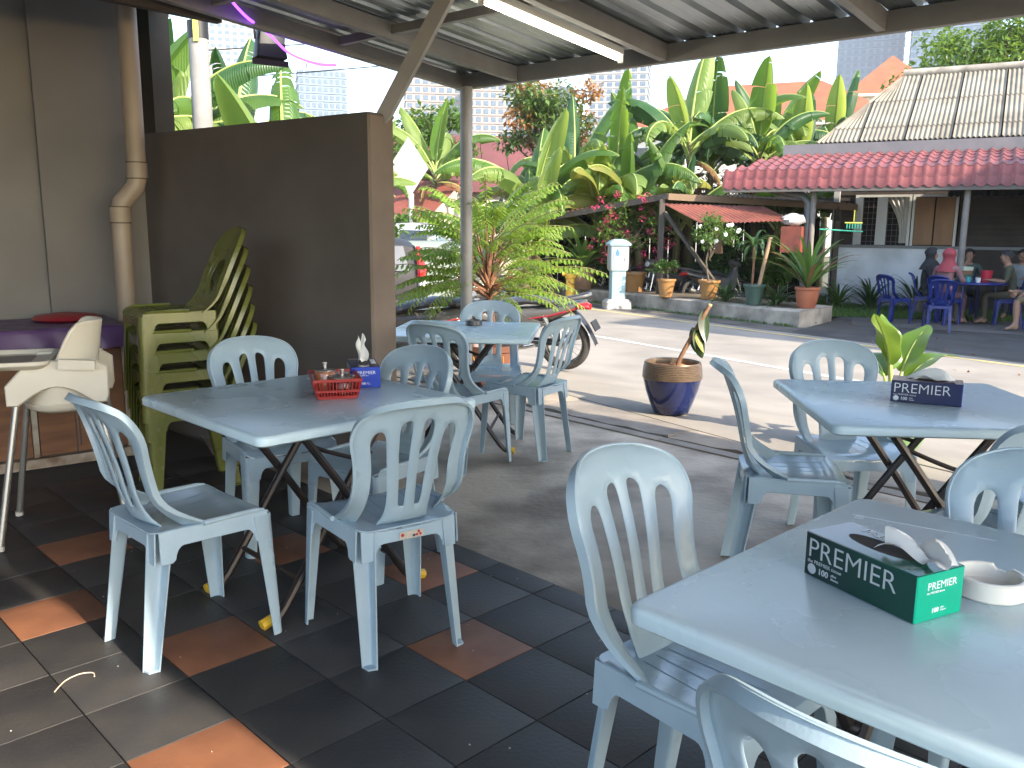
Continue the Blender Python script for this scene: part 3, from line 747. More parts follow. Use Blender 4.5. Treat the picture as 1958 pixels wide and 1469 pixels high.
def tissue_box(name, label, loc, rz, dark, bright, tissue):
    t = thing(name, label, 'tissue box', loc, rz, 'tissue boxes on the tables')
    Lh, Wh, Hh = 0.120, 0.0575, 0.083
    ms = gradmat(name + ' side ' + label[:14], dark, [d * 0.6 + b * 0.12 for d, b in zip(dark, bright)])
    me = mat(name + ' end ' + label[:14], bright, 0.3)
    mt = gradmat(name + ' top ' + label[:14], [d * 0.7 + 0.22 for d in dark], [d * 0.8 + b * 0.2 for d, b in zip(dark, bright)], rough=0.18)
    mb = MB(); r = 0.0015
    mb.rr([(Lh - r, Wh - r, 0.002, 0.0), (Lh, Wh, 0.002, r), (Lh, Wh, 0.002, Hh - r), (Lh - r, Wh - r, 0.002, Hh)], n=1)
    for i, f in enumerate(mb.f):
        c = sum((Vector(mb.v[k]) for k in f), Vector()) / len(f)
        mb.m[i] = 1 if abs(c.x) > Lh - 0.004 and c.z < Hh - 0.002 else (2 if c.z > Hh - 0.003 else 0)
    bx = mb.build('carton', [ms, me, mt], t, smooth=25)
    ell = [(0.070 * cos(a * pi / 12), 0.024 * sin(a * pi / 12)) for a in range(24)]
    MB().poly([(x, y, Hh + 0.0006) for x, y in ell]).build('opening', m_hole, t, smooth=0)  # flat dark disc on the lid, the opening's inner shade painted in
    X, Y, Z = Vector((1, 0, 0)), Vector((0, 1, 0)), Vector((0, 0, 1))
    fs = frame((-Lh + 0.006, -Wh - 0.0004, 0.037), X, Z, -Y)
    for sgn in (1, -1):
        if sgn > 0: F = lambda x, z: frame((x, -Wh - 0.0004, z), X, Z, -Y)
        else: F = lambda x, z: frame((-x, Wh + 0.0004, z), -X, Z, Y)
        text_part('PREMIER', 0.052, m_print, t, F(-Lh + 0.007, 0.0375), off=-0.0006)
        text_part('the PREMIER tissue', 0.010, m_print, t, F(-Lh + 0.008, 0.0265), off=-0.0001)
        text_part('100', 0.016, m_print, t, F(-Lh + 0.034, 0.010), off=0.0003)
        text_part('plies\nsheets', 0.007, m_print, t, F(-Lh + 0.064, 0.0165))
        MB().sphere((0, 0, 0), 0.010, 12, 6, (1, 0.05, 1)).build('print_mark', m_print, t).location = (sgn * (-Lh + 0.019), -sgn * (Wh + 0.0002), 0.015)
        if sgn > 0: E_ = lambda y, z: frame((Lh + 0.0004, y, z), Y, Z, X)
        else: E_ = lambda y, z: frame((-Lh - 0.0004, -y, z), -Y, Z, -X)
        text_part('PREMIER', 0.0192, m_wprint, t, E_(-0.033, 0.054), off=-0.0001)
        text_part('the PREMIER tissue', 0.0055, m_wprint, t, E_(-0.033, 0.047))
        text_part('100', 0.0115, m_wprint, t, E_(-0.018, 0.013), off=0.0003)
        text_part('plies\n2 layers', 0.0048, m_wprint, t, E_(0.003, 0.018))
    text_part('PREMIER', 0.030, m_print, t, frame((-0.075, 0.030, Hh + 0.0006), X, Y, Z), off=-0.0004)
    rnd = random.Random(len(label))
    mb = MB()
    if tissue == 'flat':
        mb.grid(lambda u, v: (0.005 + 0.13 * u + 0.01 * sin(v * 6), -0.028 + 0.052 * v + 0.018 * sin(u * 3.3), Hh + 0.004 + 0.034 * abs(sin(u * 4.6 + v * 1.7)) * (0.35 + 0.65 * v) + 0.006 * sin(v * 11 + u * 9)), 16, 10)
    elif tissue == 'up':
        mb.grid(lambda u, v: (-0.02 - 0.10 * v + 0.012 * sin(u * 6), 0.045 * (u - 0.5) * (1 - 0.35 * v) + 0.006 * sin(v * 9), Hh - 0.005 + 0.115 * v * (1 - 0.18 * v) + 0.016 * sin(u * 7.5 + v * 2.0)), 14, 12)
    else:
        mb.grid(lambda u, v: (-0.055 + 0.13 * u + 0.02 * sin(v * 5), -0.03 + 0.06 * v, Hh + 0.003 + 0.045 * sin(u * 3.0) * (0.55 + 0.45 * sin(v * 8 + u * 7)) * (0.5 + 0.5 * sin(pi * v))), 18, 14)
    mb.build('tissue', m_paper, t, smooth=30, fix=False)
    return t
NAVY = (0.012, 0.016, 0.06)
tissue_box('tissue_box', 'green tissue box lying on the near table beside the white ashtray', (0.654, 1.436, 0.7405), -1.105, (0.012, 0.035, 0.035), (0.0, 0.36, 0.22), 'flat')
tissue_box('tissue_box', 'navy tissue box on the right table with crumpled tissue on top', (1.558, 3.17, 0.7405), -0.456, NAVY, (0.015, 0.035, 0.30), 'crumple')
tissue_box('tissue_box', 'blue tissue box with a tissue pulled up, behind the red basket', (-0.61, 3.47, 0.7405), -1.32, NAVY, (0.012, 0.05, 0.42), 'up')
# ashtrays
def ashtray(label, loc, m, mi, R=0.062, H=0.036, notch=True):
    t = thing('ashtray', label, 'ashtray', loc, 0.5, 'ashtrays on the tables')
    mb = MB(); n = 40; prof = [(R * 0.93, 0.0), (R, 0.004), (R, H - 0.003), (R - 0.003, H), (R - 0.008, H), (R - 0.011, H - 0.003), (R - 0.013, 0.010), (R - 0.022, 0.007), (0.0005, 0.006)]
    mb.lathe(prof, n)
    if notch:
        for i, v in enumerate(mb.v):
            a = (i % n) * 3
            if (a % 120) < 7 and v[2] > H - 0.004: mb.v[i] = (v[0], v[1], v[2] - 0.009)
    mb.build('bowl', m, t)
    return t
ashtray('white round ashtray beside the green tissue box', (0.848, 1.436, 0.7405), mat('cream melamine', (0.72, 0.69, 0.62), 0.25), None)
ashtray('dark metal ashtray alone on the far table', (-0.255, 5.62, 0.7405), mat('tin ashtray', (0.13, 0.125, 0.12), 0.35, metal=0.6), None, 0.055, 0.034, False)
# red slotted basket with two condiment jars
m_rbk = mat('red basket plastic', (0.34, 0.022, 0.018), 0.35)
bk = thing('basket', 'red slotted plastic basket holding jars on the left table', 'basket', (-0.676, 3.215, 0.7405), 1.886)
bw_, bl, bh = 0.088, 0.120, 0.072
MB().rr([(bl - 0.018, bw_ - 0.016, 0.012, 0.0), (bl - 0.018, bw_ - 0.016, 0.012, 0.004)], n=3).build('base', m_rbk, bk)
for z, g_ in ((0.008, 0.016), (0.031, 0.009), (bh, 0.0)):
    for sx in (-1, 1):
        MB().bar((sx * (bl - g_), -bw_ + g_, z), (sx * (bl - g_), bw_ - g_, z), 0.004, 0.008 if z < bh else 0.010).build('rail', m_rbk, bk, smooth=0)
        MB().bar((-bl + g_ + .002, sx * (bw_ - g_), z), (bl - g_ - .002, sx * (bw_ - g_), z), 0.004, 0.008 if z < bh else 0.010).build('rail', m_rbk, bk, smooth=0)
for sx in (-1, 1):
    n = 22
    for i in range(n):
        f = (i + 0.5) / n * 2 - 1
        MB().bar((f * (bl - 0.016), sx * (bw_ - 0.016), 0.005), (f * bl, sx * bw_, bh), 0.0045, 0.003, up=(0, sx, 0)).build('slat', m_rbk, bk, smooth=0)
    for i in range(14):
        f = (i + 0.5) / 14 * 2 - 1
        MB().bar((sx * (bl - 0.016), f * (bw_ - 0.016), 0.005), (sx * bl, f * bw_, bh), 0.0045, 0.003, up=(sx, 0, 0)).build('slat', m_rbk, bk, smooth=0)
MB().rr([(bl + 0.007, bw_ + 0.007, 0.012, bh + 0.003), (bl + 0.007, bw_ + 0.007, 0.012, bh + 0.006)], n=3)
m_glass = mat('jar glass', (0.9, 0.92, 0.9), 0.05, trans=1.0)
m_steelb = mat('bright steel', (0.65, 0.64, 0.62), 0.22, metal=1.0)
for lb, lx, ly, rad, hh, mc in (('amber sauce jar with steel lid knob standing in the red basket', 0.03, 0.045, 0.040, 0.078, (0.35, 0.12, 0.05)), ('low dark sauce jar with glass lid standing in the red basket', -0.025, -0.035, 0.046, 0.062, (0.03, 0.015, 0.01))):
    p = Matrix.Rotation(1.886, 3, 'Z') @ Vector((ly, lx, 0))
    j = thing('sauce_jar', lb, 'jar', (-0.676 + p.x, 3.215 + p.y, 0.7455), 0, 'sauce jars in the basket')
    MB().lathe([(rad * 0.85, 0), (rad, 0.006), (rad, hh - 0.008), (rad * 0.9, hh)], 20).build('body', mat('sauce ' + lb[:5], mc, 0.15, coat=0.5), j)
    l = MB().lathe([(rad * 0.95, hh), (rad * 1.05, hh + 0.003), (rad * 1.05, hh + 0.008), (rad * 0.4, hh + 0.013), (0.0005, hh + 0.014)], 20).build('lid', mat('smoked lid', (0.30, 0.27, 0.24), 0.08, metal=0.5), j)
    MB().lathe([(0.007, hh + 0.012), (0.007, hh + 0.028), (0.009, hh + 0.030), (0.009, hh + 0.036), (0.0005, hh + 0.038)], 12).build('knob', m_steelb, l)

# bench with the purple cloth along the left wall, red lid on it
FR = Vector((-2.55, 4.83)); BD = WD
bn = thing('bench', 'wooden cabinet bench under a purple cloth along the left wall', 'bench')
m_wood = mat('brown cabinet wood', (0.20, 0.085, 0.035), 0.6, (0.135, 0.055, 0.025), 4, stretch=(1, 1, 6), vdet=7)
m_skirt = mat('chipped white skirting', (0.42, 0.36, 0.28), 0.8, (0.16, 0.10, 0.06), 9, vdet=8)
def bpt(a, d): p = FR + BD * a - WN * d; return (p.x, p.y)
BNL, BNR = -2.2, 0.33
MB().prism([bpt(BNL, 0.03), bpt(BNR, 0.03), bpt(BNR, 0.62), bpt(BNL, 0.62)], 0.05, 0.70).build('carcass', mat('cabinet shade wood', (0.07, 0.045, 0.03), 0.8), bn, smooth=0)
for i in range(5):
    a0 = BNL + 0.04 + i * 0.5; a1 = min(a0 + 0.46, BNR - 0.02)
    MB().prism([bpt(a0, 0.0), bpt(a1, 0.0), bpt(a1, 0.028), bpt(a0, 0.028)], 0.07, 0.66).build('door', m_wood, bn, smooth=0)
    MB().prism([bpt(a1 + 0.005, 0.005), bpt(a1 + 0.035, 0.005), bpt(a1 + 0.035, 0.028), bpt(a1 + 0.005, 0.028)], 0.06, 0.68).build('stile', m_skirt, bn, smooth=0)
MB().prism([bpt(BNL, -0.012), bpt(BNR, -0.012), bpt(BNR, 0.05), bpt(BNL, 0.05)], 0.0, 0.055).build('skirting', m_skirt, bn, smooth=0)
m_purple = mat('purple cloth', (0.115, 0.055, 0.16), 0.38, (0.085, 0.04, 0.125), 6, bump=0.35, bscale=7)
cl_ = MB()
def clo(u, v):
    a = BNL + (BNR + 0.02 - BNL) * u; k = v
    if k < 0.62: d = 0.62 - 0.67 * (k / 0.62); z = 0.795 + 0.003 * sin(a * 23) * sin(k * 30)
    else:
        f = (k - 0.62) / 0.38; d = -0.05 - 0.022 * sin(f * pi / 2) - 0.010 * sin(a * 31 + 1.3 * sin(a * 9)) * f; z = 0.795 - 0.004 - 0.125 * f - 0.006 * sin(a * 17) * f
    p = FR + BD * a - WN * d; return (p.x, p.y, z)
cl_.grid(clo, 90, 26).build('tablecloth_sheet', m_purple, bn, smooth=60, fix=False)
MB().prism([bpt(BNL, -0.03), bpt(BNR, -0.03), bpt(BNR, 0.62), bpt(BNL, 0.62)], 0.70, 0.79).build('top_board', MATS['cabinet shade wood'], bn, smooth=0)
rp_ = FR + BD * 0.10 - WN * 0.40
o = MB().lathe([(0.17, 0.0), (0.19, 0.012), (0.17, 0.03), (0.05, 0.045), (0.0005, 0.046)], 28).build('tray_lid', mat('dull red plastic', (0.30, 0.02, 0.03), 0.4)); o.location = (rp_.x, rp_.y, 0.797)
tag(o, 'flat dull red round lid lying on the purple cloth', 'lid')

# white high chair
m_cream = mat('cream white plastic', (0.66, 0.61, 0.51), 0.35, (0.60, 0.55, 0.45), 5)
hc = thing('high_chair', 'white plastic high chair with grey metal legs at the left border', 'high chair', (-2.02, 3.78, 0), face(-0.93, -0.36))
sh = MB()
def shell(u, v):
    # u around from right arm over the back to left arm, v bottom to top; local +y forward
    a = -0.35 * pi + 1.70 * pi * u; k = v
    wx = 0.145 + 0.02 * k; wy = 0.135
    x = wx * cos(a - pi / 2 + 0.0) ; y = -wy * sin(a + 0.0)
    ang = 2 * pi * (u - 0.5)
    x = wx * sin(ang); y = -wy * cos(ang) - 0.05 * k * max(0, cos(ang)) ** 2
    q_ = min(1, max(0, (cos(ang) + 0.25) / 0.95)); back = q_ * q_ * (3 - 2 * q_)
    z = 0.60 + k * (0.13 + 0.22 * back)
    return (x, y, z)
sh.grid(shell, 40, 12)
sh.grid(lambda u, v: (Vector(shell(u, v)) * 1.0 + Vector((-0.010 * sin(2 * pi * (u - .5)), 0.012 * cos(2 * pi * (u - .5)), 0.0))), 40, 12)
sh.tube([Vector(shell(i / 40, 1.0)) + Vector((-0.005 * sin(2 * pi * (i / 40 - .5)), 0.006 * cos(2 * pi * (i / 40 - .5)), 0)) for i in range(41)], 0.008, 6)
sh.lathe([(0.155, 0.60), (0.148, 0.575), (0.11, 0.555), (0.0005, 0.55)], 30)
sh.build('seat_shell', m_cream, hc, smooth=50)
mb = MB()
for sx in (-1, 1):
    pts = [(-0.20, 0.0), (-0.20, 0.12), (-0.155, 0.15), (0.10, 0.15), (0.19, 0.05), (0.19, -0.03), (0.15, -0.03)] + [(0.15 - 0.30 * k / 10, -0.03 + 0.075 * sin(pi * k / 10)) for k in range(1, 11)] + [(-0.19, -0.03)]
    mb.plate(pts, [], lambda u, v: (sx * (0.165 + 0.03 * max(0, (0.1 - v))), u, 0.64 + v), 0.018, 0.06)
mb.build('side_frame', m_cream, hc)
tr = MB().rr([(0.20, 0.16, 0.05, 0.765, 0, 0.20), (0.225, 0.185, 0.06, 0.785, 0, 0.20), (0.225, 0.185, 0.06, 0.80, 0, 0.20), (0.205, 0.165, 0.05, 0.80, 0, 0.20), (0.195, 0.155, 0.045, 0.782, 0, 0.20)], n=5).build('tray', m_cream, hc)
MB().rr([(0.12, 0.10, 0.03, 0.7828, 0, 0.20), (0.12, 0.10, 0.03, 0.7835, 0, 0.20)], n=4).build('tray_insert', mat('tray grey', (0.28, 0.24, 0.21), 0.5), tr)
for sx in (-1, 1): MB().bar((sx * 0.205, -0.02, 0.785), (sx * 0.205, -0.16, 0.775), 0.035, 0.04).build('tray_arm', m_cream, tr)
m_tubeg = mat('brushed grey tube', (0.33, 0.32, 0.30), 0.35, metal=0.7)
for sx in (-1, 1):
    for sy in (-1, 1):
        MB().tube([(sx * 0.150, sy * 0.155, 0.635), (sx * 0.245, sy * 0.255, 0.012)], 0.0145, 12).build('leg', m_tubeg, hc)
        MB().tube([(sx * 0.244, sy * 0.254, 0.02), (sx * 0.2465, sy * 0.2567, 0.0)], 0.018, 10).build('foot', mat('foot plastic', (0.5, 0.47, 0.42), 0.5), hc)
for dx in (-0.06, 0.08): MB().bar((dx, -0.05, 0.565), (dx + 0.01, -0.05, 0.36), 0.022, 0.003, up=(0, 1, 0)).build('strap', mat('black strap', (0.05, 0.05, 0.055), 0.7), hc, smooth=0)

# bits of string on the floor
o = MB().tube(spline([(-1.35, 2.34, 0.004), (-1.35, 2.40, 0.005), (-1.325, 2.44, 0.006), (-1.29, 2.45, 0.005), (-1.275, 2.43, 0.004)], 4), 0.0022, 5).build('string', mat('string', (0.55, 0.45, 0.33), 0.8))
tag(o, 'short curled piece of string on the sunlit floor tiles', 'string')

rnd = random.Random(21); mb = MB()
for k in range(34):
    x = rnd.uniform(-1.9, 0.4); y = rnd.uniform(1.7, 3.6)
    mb.box((x, y, 0.0022), (rnd.uniform(0.002, 0.006), rnd.uniform(0.0015, 0.004), 0.002), Matrix.Rotation(rnd.uniform(0, 3), 3, 'Z'))
tag(mb.build('crumbs', mat('pale crumb', (0.5, 0.44, 0.36), 0.9), smooth=0, fix=False), 'tiny pale crumbs scattered over the dark floor tiles', 'crumbs', kind='stuff')

m_scr = mat('pale scratch', (0.74, 0.81, 0.85), 0.3)
for i, (a, b_) in enumerate((((0.30, 0.40), (0.36, 0.12)), ((-0.30, -0.12), (-0.22, -0.30)))):
    MB().bar((a[0], a[1], 0.7401), (b_[0], b_[1], 0.7401), 0.0014, 0.0004).build('scratch', m_scr, tables[3], smooth=0)

# ================================================================ FAR SIDE OF THE ROAD: house, shed, buildings
HE = Vector((0.8765, -0.4815)); HN = Vector((0.4815, 0.8765)); HO = Vector((4.14, 17.5))
def hp(s, d, z=0.0): p = HO + HE * s + HN * d; return Vector((p.x, p.y, z))
house = thing('wooden_house', 'dark timber house with grey corrugated roof and red tiled awning', 'house')
m_plank = mat('dark brown plank', (0.045, 0.032, 0.024), 0.75, (0.03, 0.022, 0.017), 3, stretch=(1, 1, 1), bump=0.2, bscale=30, randomv=0.25)
m_plinth = mat('whitewashed plinth', (0.74, 0.75, 0.78), 0.85, (0.55, 0.56, 0.58), 2, vdet=7)
m_inside = mat('interior shade', (0.012, 0.010, 0.010), 0.95)
WS0, WS1, WDp = 1.76, 10.0, 2.6
def hbox(s0, s1, d0, d1, z0, z1, nm, m, par=house): return MB().prism([tuple(hp(s, d)[:2]) for s, d in ((s0, d0), (s1, d0), (s1, d1), (s0, d1))], z0, z1).build(nm, m, par, smooth=0)
hbox(WS0, 4.22, WDp, WDp + 0.12, GZ, 1.05, 'plinth_wall', m_plinth); hbox(4.22, WS1, WDp, WDp + 0.12, GZ, 1.05, 'lower_wall', m_plank)
hbox(WS0, WS1, WDp + 0.16, WDp + 0.2, 1.05, 3.0, 'wall', m_inside)  # near-black sheet behind the windows, darkness of the unlit rooms painted in
hbox(WS0 - 0.02, WS0 + 0.10, WDp - 0.03, WDp + 0.15, GZ, 2.95, 'corner_post', mat('white corner post', (0.55, 0.55, 0.53), 0.7))
hbox(WS0, WS0 + 0.12, WDp + 0.1, WDp + 5, GZ, 3.0, 'side_wall', m_plank)
hbox(WS1 - 0.12, WS1, WDp + 0.1, WDp + 5, GZ, 3.0, 'side_wall', m_plank)
hbox(WS0, WS1, WDp + 4.9, WDp + 5, GZ, 3.0, 'rear_wall', m_plank)
hbox(WS0 + 0.05, WS1, WDp - 0.03, WDp + 0.13, 1.02, 1.08, 'sill', mat('grey sill', (0.20, 0.20, 0.20), 0.7))
# clapboards: above the windows the full width, between sill and lintel only where there is no opening
k = 0
for z in [1.09 + 0.115 * i for i in range(17)]:
    if z > 2.1: segs = [(WS0 + 0.1, WS1)]
    else: segs = [(WS0 + 0.1, 2.15), (4.18, 5.55)]
    for s0, s1 in segs:
        o = MB().prism([tuple(hp(s, d)[:2]) for s, d in ((s0, WDp + 0.06), (s1, WDp + 0.06), (s1, WDp + 0.16), (s0, WDp + 0.16))], z, z + 0.108)
        for i in range(2): x, y, zz = o.v[i]; o.v[i] = (x - HN.x * 0.03, y - HN.y * 0.03, zz)
        o.build('plank', m_plank, house, smooth=0)
m_wframe = mat('white window frame', (0.62, 0.60, 0.56), 0.6)
m_shut = mat('varnished shutter', (0.30, 0.155, 0.065), 0.5, (0.23, 0.115, 0.05), 4, stretch=(1, 1, 0.3), bump=0.1)
m_mesh = mat('window grille', (0.10, 0.09, 0.085), 0.6)
def window(s0, s1, kind):
    wv = link('window', None, house)
    hbox(s0, s0 + 0.05, WDp, WDp + 0.1, 1.08, 2.08, 'frame', m_wframe, wv); hbox(s1 - 0.05, s1, WDp, WDp + 0.1, 1.08, 2.08, 'frame', m_wframe, wv)
    hbox(s0, s1, WDp + 0.005, WDp + 0.1, 2.08, 2.13, 'frame', m_wframe, wv)
    if kind == 'shutter':
        m0 = (s0 + s1) / 2
        for a, b in ((s0 + 0.06, m0 - 0.015), (m0 + 0.015, s1 - 0.06)):
            hbox(a, b, WDp + 0.02, WDp + 0.05, 1.10, 2.07, 'shutter', m_shut, wv)
            for z0, z1 in ((1.15, 1.50), (1.56, 2.02)): hbox(a + 0.07, b - 0.07, WDp + 0.008, WDp + 0.02, z0, z1, 'shutter_panel', m_shut, wv)
    else:
        for i in range(11): hbox(s0 + 0.06 + i * (s1 - s0 - 0.12) / 10, s0 + 0.07 + i * (s1 - s0 - 0.12) / 10, WDp + 0.06, WDp + 0.07, 1.08, 2.08, 'grille_bar', m_mesh, wv)
        for i in range(8): hbox(s0 + 0.05, s1 - 0.05, WDp + 0.072, WDp + 0.08, 1.15 + i * 0.12, 1.162 + i * 0.12, 'grille_bar', m_mesh, wv)
    return wv
w1 = window(2.18, 3.28, 'open'); w2 = window(3.30, 4.15, 'shutter')
for s0, s1 in ((2.20, 2.34), (2.62, 2.82)):     # leaves of the open window standing out
    MB().prism([tuple(hp(s, d)[:2]) for s, d in ((s0, WDp - 0.02), (s1, WDp - 0.12), (s1 + 0.015, WDp - 0.10), (s0 + 0.015, WDp))], 1.09, 2.07).build('open_leaf', m_wframe, w1, smooth=0)
def curt(u, v):
    s = 2.78 + 0.46 * u; pull = 0.30 * sin(min(1, v * 1.25) * pi * 0.5) * (1 - u)
    p = hp(s + pull, WDp + 0.045 + 0.018 * sin(u * 26)); return (p.x, p.y, 2.08 - 0.95 * v)
MB().grid(curt, 26, 12).build('curtain', mat('sheer white curtain', (0.55, 0.53, 0.49), 0.9), w1, smooth=60, fix=False)
# dark doorway with frame, and window screens in the shade
hbox(5.6, 5.66, WDp - 0.02, WDp + 0.1, GZ, 2.2, 'door_frame', m_wframe)
hbox(6.75, 6.81, WDp - 0.02, WDp + 0.1, GZ, 2.2, 'door_frame', mat('dim frame', (0.22, 0.20, 0.18), 0.7))
# main roof of corrugated cement sheets
m_cem = mat('weathered cement sheet', (0.255, 0.225, 0.175), 0.9, (0.13, 0.112, 0.085), 1.6, bump=0.2, bscale=20, vdet=9, lo=0.45, hi=0.8, randomv=0.08)
RS0, RS1 = 1.35, 10.2; RDE, RZE = 2.35, 3.22; RDR, RZR = 5.6, 4.98; HIP = 1.3
sw = 0.86; nrow = 3
bnd = [0.0, 0.17, 0.56, 1.0]
i = 0; s = RS0
while s < RS1:
    for r in range(nrow):
        f0, f1 = bnd[r], bnd[r + 1] + (0.03 if r < 2 else 0)
        mb = MB(); nc = 54; top = []; 
        for q in range(nc + 1):
            ss = s + (sw - 0.03) * q / nc; dz = 0.016 * cos(q / nc * 2 * pi * 9)
            row = []
            for f in (f0, f1):
                p = hp(max(ss, RS0 + HIP * f), RDE + (RDR - RDE) * f); row.append((p.x, p.y, RZE + (RZR - RZE) * f + dz + (0.022 if f == f0 and r else 0.0) + 0.004 * (i % 2)))
            top.append(row)
        vs = [v for rw in top for v in rw]; n = len(vs); vs += [(x, y, z - 0.012) for x, y, z in vs]
        fs = []
        for q in range(nc):
            a = 2 * q; fs += [(a, a + 2, a + 3, a + 1), (a + n, a + 1 + n, a + 3 + n, a + 2 + n), (a, a + n, a + 2 + n, a + 2), (a + 1, a + 3, a + 3 + n, a + 1 + n)]
        mb.add(vs, fs).build('roof_sheet', m_cem, house, smooth=50)
    s += sw; i += 1
MB().tube([hp(RS0 + HIP - 0.02, RDR, RZR + 0.03), hp(RS1, RDR, RZR + 0.03)], 0.10, 10).build('ridge_cap', m_kerb, house)
mb = MB()
mb.add([hp(RS0 + HIP, RDR, RZR - 0.02), hp(RS1, RDR, RZR - 0.02), hp(RS1, RDR + 3, RZE), hp(RS0, RDR + 3, RZE)], [(0, 1, 2, 3)])
mb.build('rear_roof', m_cem, house, smooth=0)
MB().add([hp(RS0, RDE, RZE - 0.02), hp(RS0 + HIP, RDR, RZR - 0.02), hp(RS0, RDR + 3, RZE - 0.02)], [(0, 1, 2)]).build('hip_roof', m_cem, house, smooth=0)
# grey flashing board between roof and awning
MB().add([hp(RS0 + 0.02, RDE + 0.05, RZE - 0.04), hp(RS1, RDE + 0.05, RZE - 0.04), hp(RS1, RDR, RZR - 0.06), hp(RS0 + HIP + 0.02, RDR, RZR - 0.06)], [(0, 1, 2, 3)]).build('roof_underlay', mat('mossy underlay', (0.045, 0.042, 0.028), 0.95), house, smooth=0)
hbox(0.72, 10.0, 2.05, 2.12, 2.86, 3.16, 'flashing', mat('grey flashing', (0.20, 0.185, 0.19), 0.5, (0.17, 0.16, 0.165), 3))
# red concrete-tile awning: every tile a piece
m_rtile = mat('red glazed roof tile', (0.215, 0.058, 0.052), 0.45, (0.16, 0.042, 0.04), 9, randomv=0.18, bump=0.05)
tw = 0.20
prof = [(0.0, 2.16), (0.06, 2.34), (0.14, 2.52), (0.52, 2.63), (0.92, 2.72), (1.32, 2.805), (1.72, 2.88), (2.08, 2.94)]
def rtile(dd, dz):
    mb = MB(); n = 8; vs = []
    for q in range(n + 1):
        u = q / n; x = tw * 1.02 * u
        h = 0.040 * sin(min(1, u / 0.45) * pi) if u < 0.45 else -0.010 * sin((u - 0.45) / 0.55 * pi)
        vs += [(x, 0, h + 0.020), (x, dd * 1.06, dz * 1.06 + h)]
    m = len(vs); vs += [(x, y, z - 0.018) for x, y, z in vs]; fs = []
    for q in range(n):
        a = 2 * q; fs += [(a, a + 2, a + 3, a + 1), (a, a + m, a + 2 + m, a + 2), (a + m, a + 1 + m, a + 3 + m, a + 2 + m)]
    o = mb.add(vs, fs).build('roof_tile', m_rtile, smooth=60); me = o.data; bpy.data.objects.remove(o); return me
aw = link('tile_awning', None, house)
rot = atan2(HE.y, HE.x)
for r in range(len(prof) - 1):
    dd = prof[r + 1][0] - prof[r][0]; dz = prof[r + 1][1] - prof[r][1]
    me = rtile(dd, dz)
    hipo = max(0, (r - 1)) * 0.13
    c = 0
    while c * tw < 6.9:
        if c * tw >= hipo - 0.01:
            o = link('roof_tile', me, aw); p = hp(c * tw, prof[r][0], prof[r][1]); o.location = p; o.rotation_euler = (random.uniform(-.012, .012), random.uniform(-.012, .012), rot)
        c += 1
mb = MB()
und = [(d, z - 0.05) for d, z in prof]
mb.grid(lambda u, v: tuple(hp(0.03 + max(0, v * 0.75 - 0.05) * (1 - u) + u * 6.9, *und[min(len(und) - 1, int(round(v * (len(und) - 1))))])), 1, len(und) - 1)
mb.build('soffit', mat('awning underside', (0.10, 0.085, 0.075), 0.8), aw, smooth=30)
hbox(0.1, 6.9, 0.02, 0.07, 2.10, 2.17, 'eaves_board', m_steel, aw)
m_gpost = mat('grey timber post', (0.22, 0.20, 0.18), 0.7, (0.16, 0.145, 0.13), 5)
for s, d in ((1.72, 0.30), (4.35, 0.25), (6.5, 0.3)): MB().tube([hp(s, d, GZ), hp(s, d, 2.55)], 0.055, 12).build('awning_post', m_gpost, aw)
MB().tube([hp(1.62, 0.35, GZ), hp(1.62, 0.35, 1.9), hp(1.50, 0.38, 2.03), hp(0.4, 0.5, 2.28)], 0.075, 12).build('rain_pipe', mat('dark grey pipe', (0.09, 0.095, 0.09), 0.5), aw)
# corrugated inner lean-to seen under the awning
mb = MB()
mb.grid(lambda u, v: tuple(hp(4.0 + 4.2 * u, 0.9 + 1.6 * v, 2.02 + 0.42 * v + 0.015 * cos(u * 2 * pi * 36))), 150, 1)
mb.build('inner_sheet', mat('old zinc sheet', (0.20, 0.195, 0.185), 0.5, (0.13, 0.12, 0.11), 3, metal=0.4), aw, smooth=60, fix=False)
MB().bar(hp(5.6, 0.3, 1.85), hp(6.3, 0.3, 2.3), 0.06, 0.05).build('knee_brace', m_gpost, aw, smooth=0)
# rusty red water tank box on the awning post and white sack on it
o = hbox(1.20, 1.58, 0.02, 0.30, 0.95, 1.45, 'meter_cabinet', mat('rusty red tin', (0.24, 0.055, 0.03), 0.6, (0.15, 0.04, 0.025), 6), None)
tag(o, 'rusty red tin cabinet fixed to the awning post above potted palm', 'cabinet')
o = MB().sphere((0, 0, 0), 0.24, 12, 8, (1.0, 0.55, 0.5))
for i, v in enumerate(o.v): o.v[i] = tuple(Vector(v) * (1 + 0.12 * sin(i * 2.3)))
o = o.build('plastic_sack', mat('grey white plastic', (0.45, 0.45, 0.44), 0.4)); o.location = hp(1.40, 0.16, 1.575); tag(o, 'crumpled white plastic sack lying on the rusty cabinet', 'sack')
# clothes hanger frame with pegs
cg = thing('peg_hanger', 'green and yellow plastic clothes-peg hanger under the shed beam', 'hanger', tuple(hp(2.55, -0.25, 1.42)))
MB().tube([(0, 0, 0.33), (0, 0, 0.12)], 0.008, 5).build('hook', mat('yellow plastic', (0.55, 0.55, 0.05), 0.4), cg)
MB().tube([(-0.16, 0, 0.10), (0.16, 0, 0.10)], 0.012, 6).build('bar', MATS['yellow plastic'], cg)
for i in range(6): MB().box((-0.12 + i * 0.05, 0, 0.04), (0.014, 0.02, 0.09)).build('peg', mat('green plastic', (0.02, 0.30, 0.20), 0.4), cg, smooth=0)
MB().tube([(-0.6, 0.05, -0.02), (0.2, 0.05, -0.06)], 0.014, 6).build('bar', MATS['green plastic'], cg)

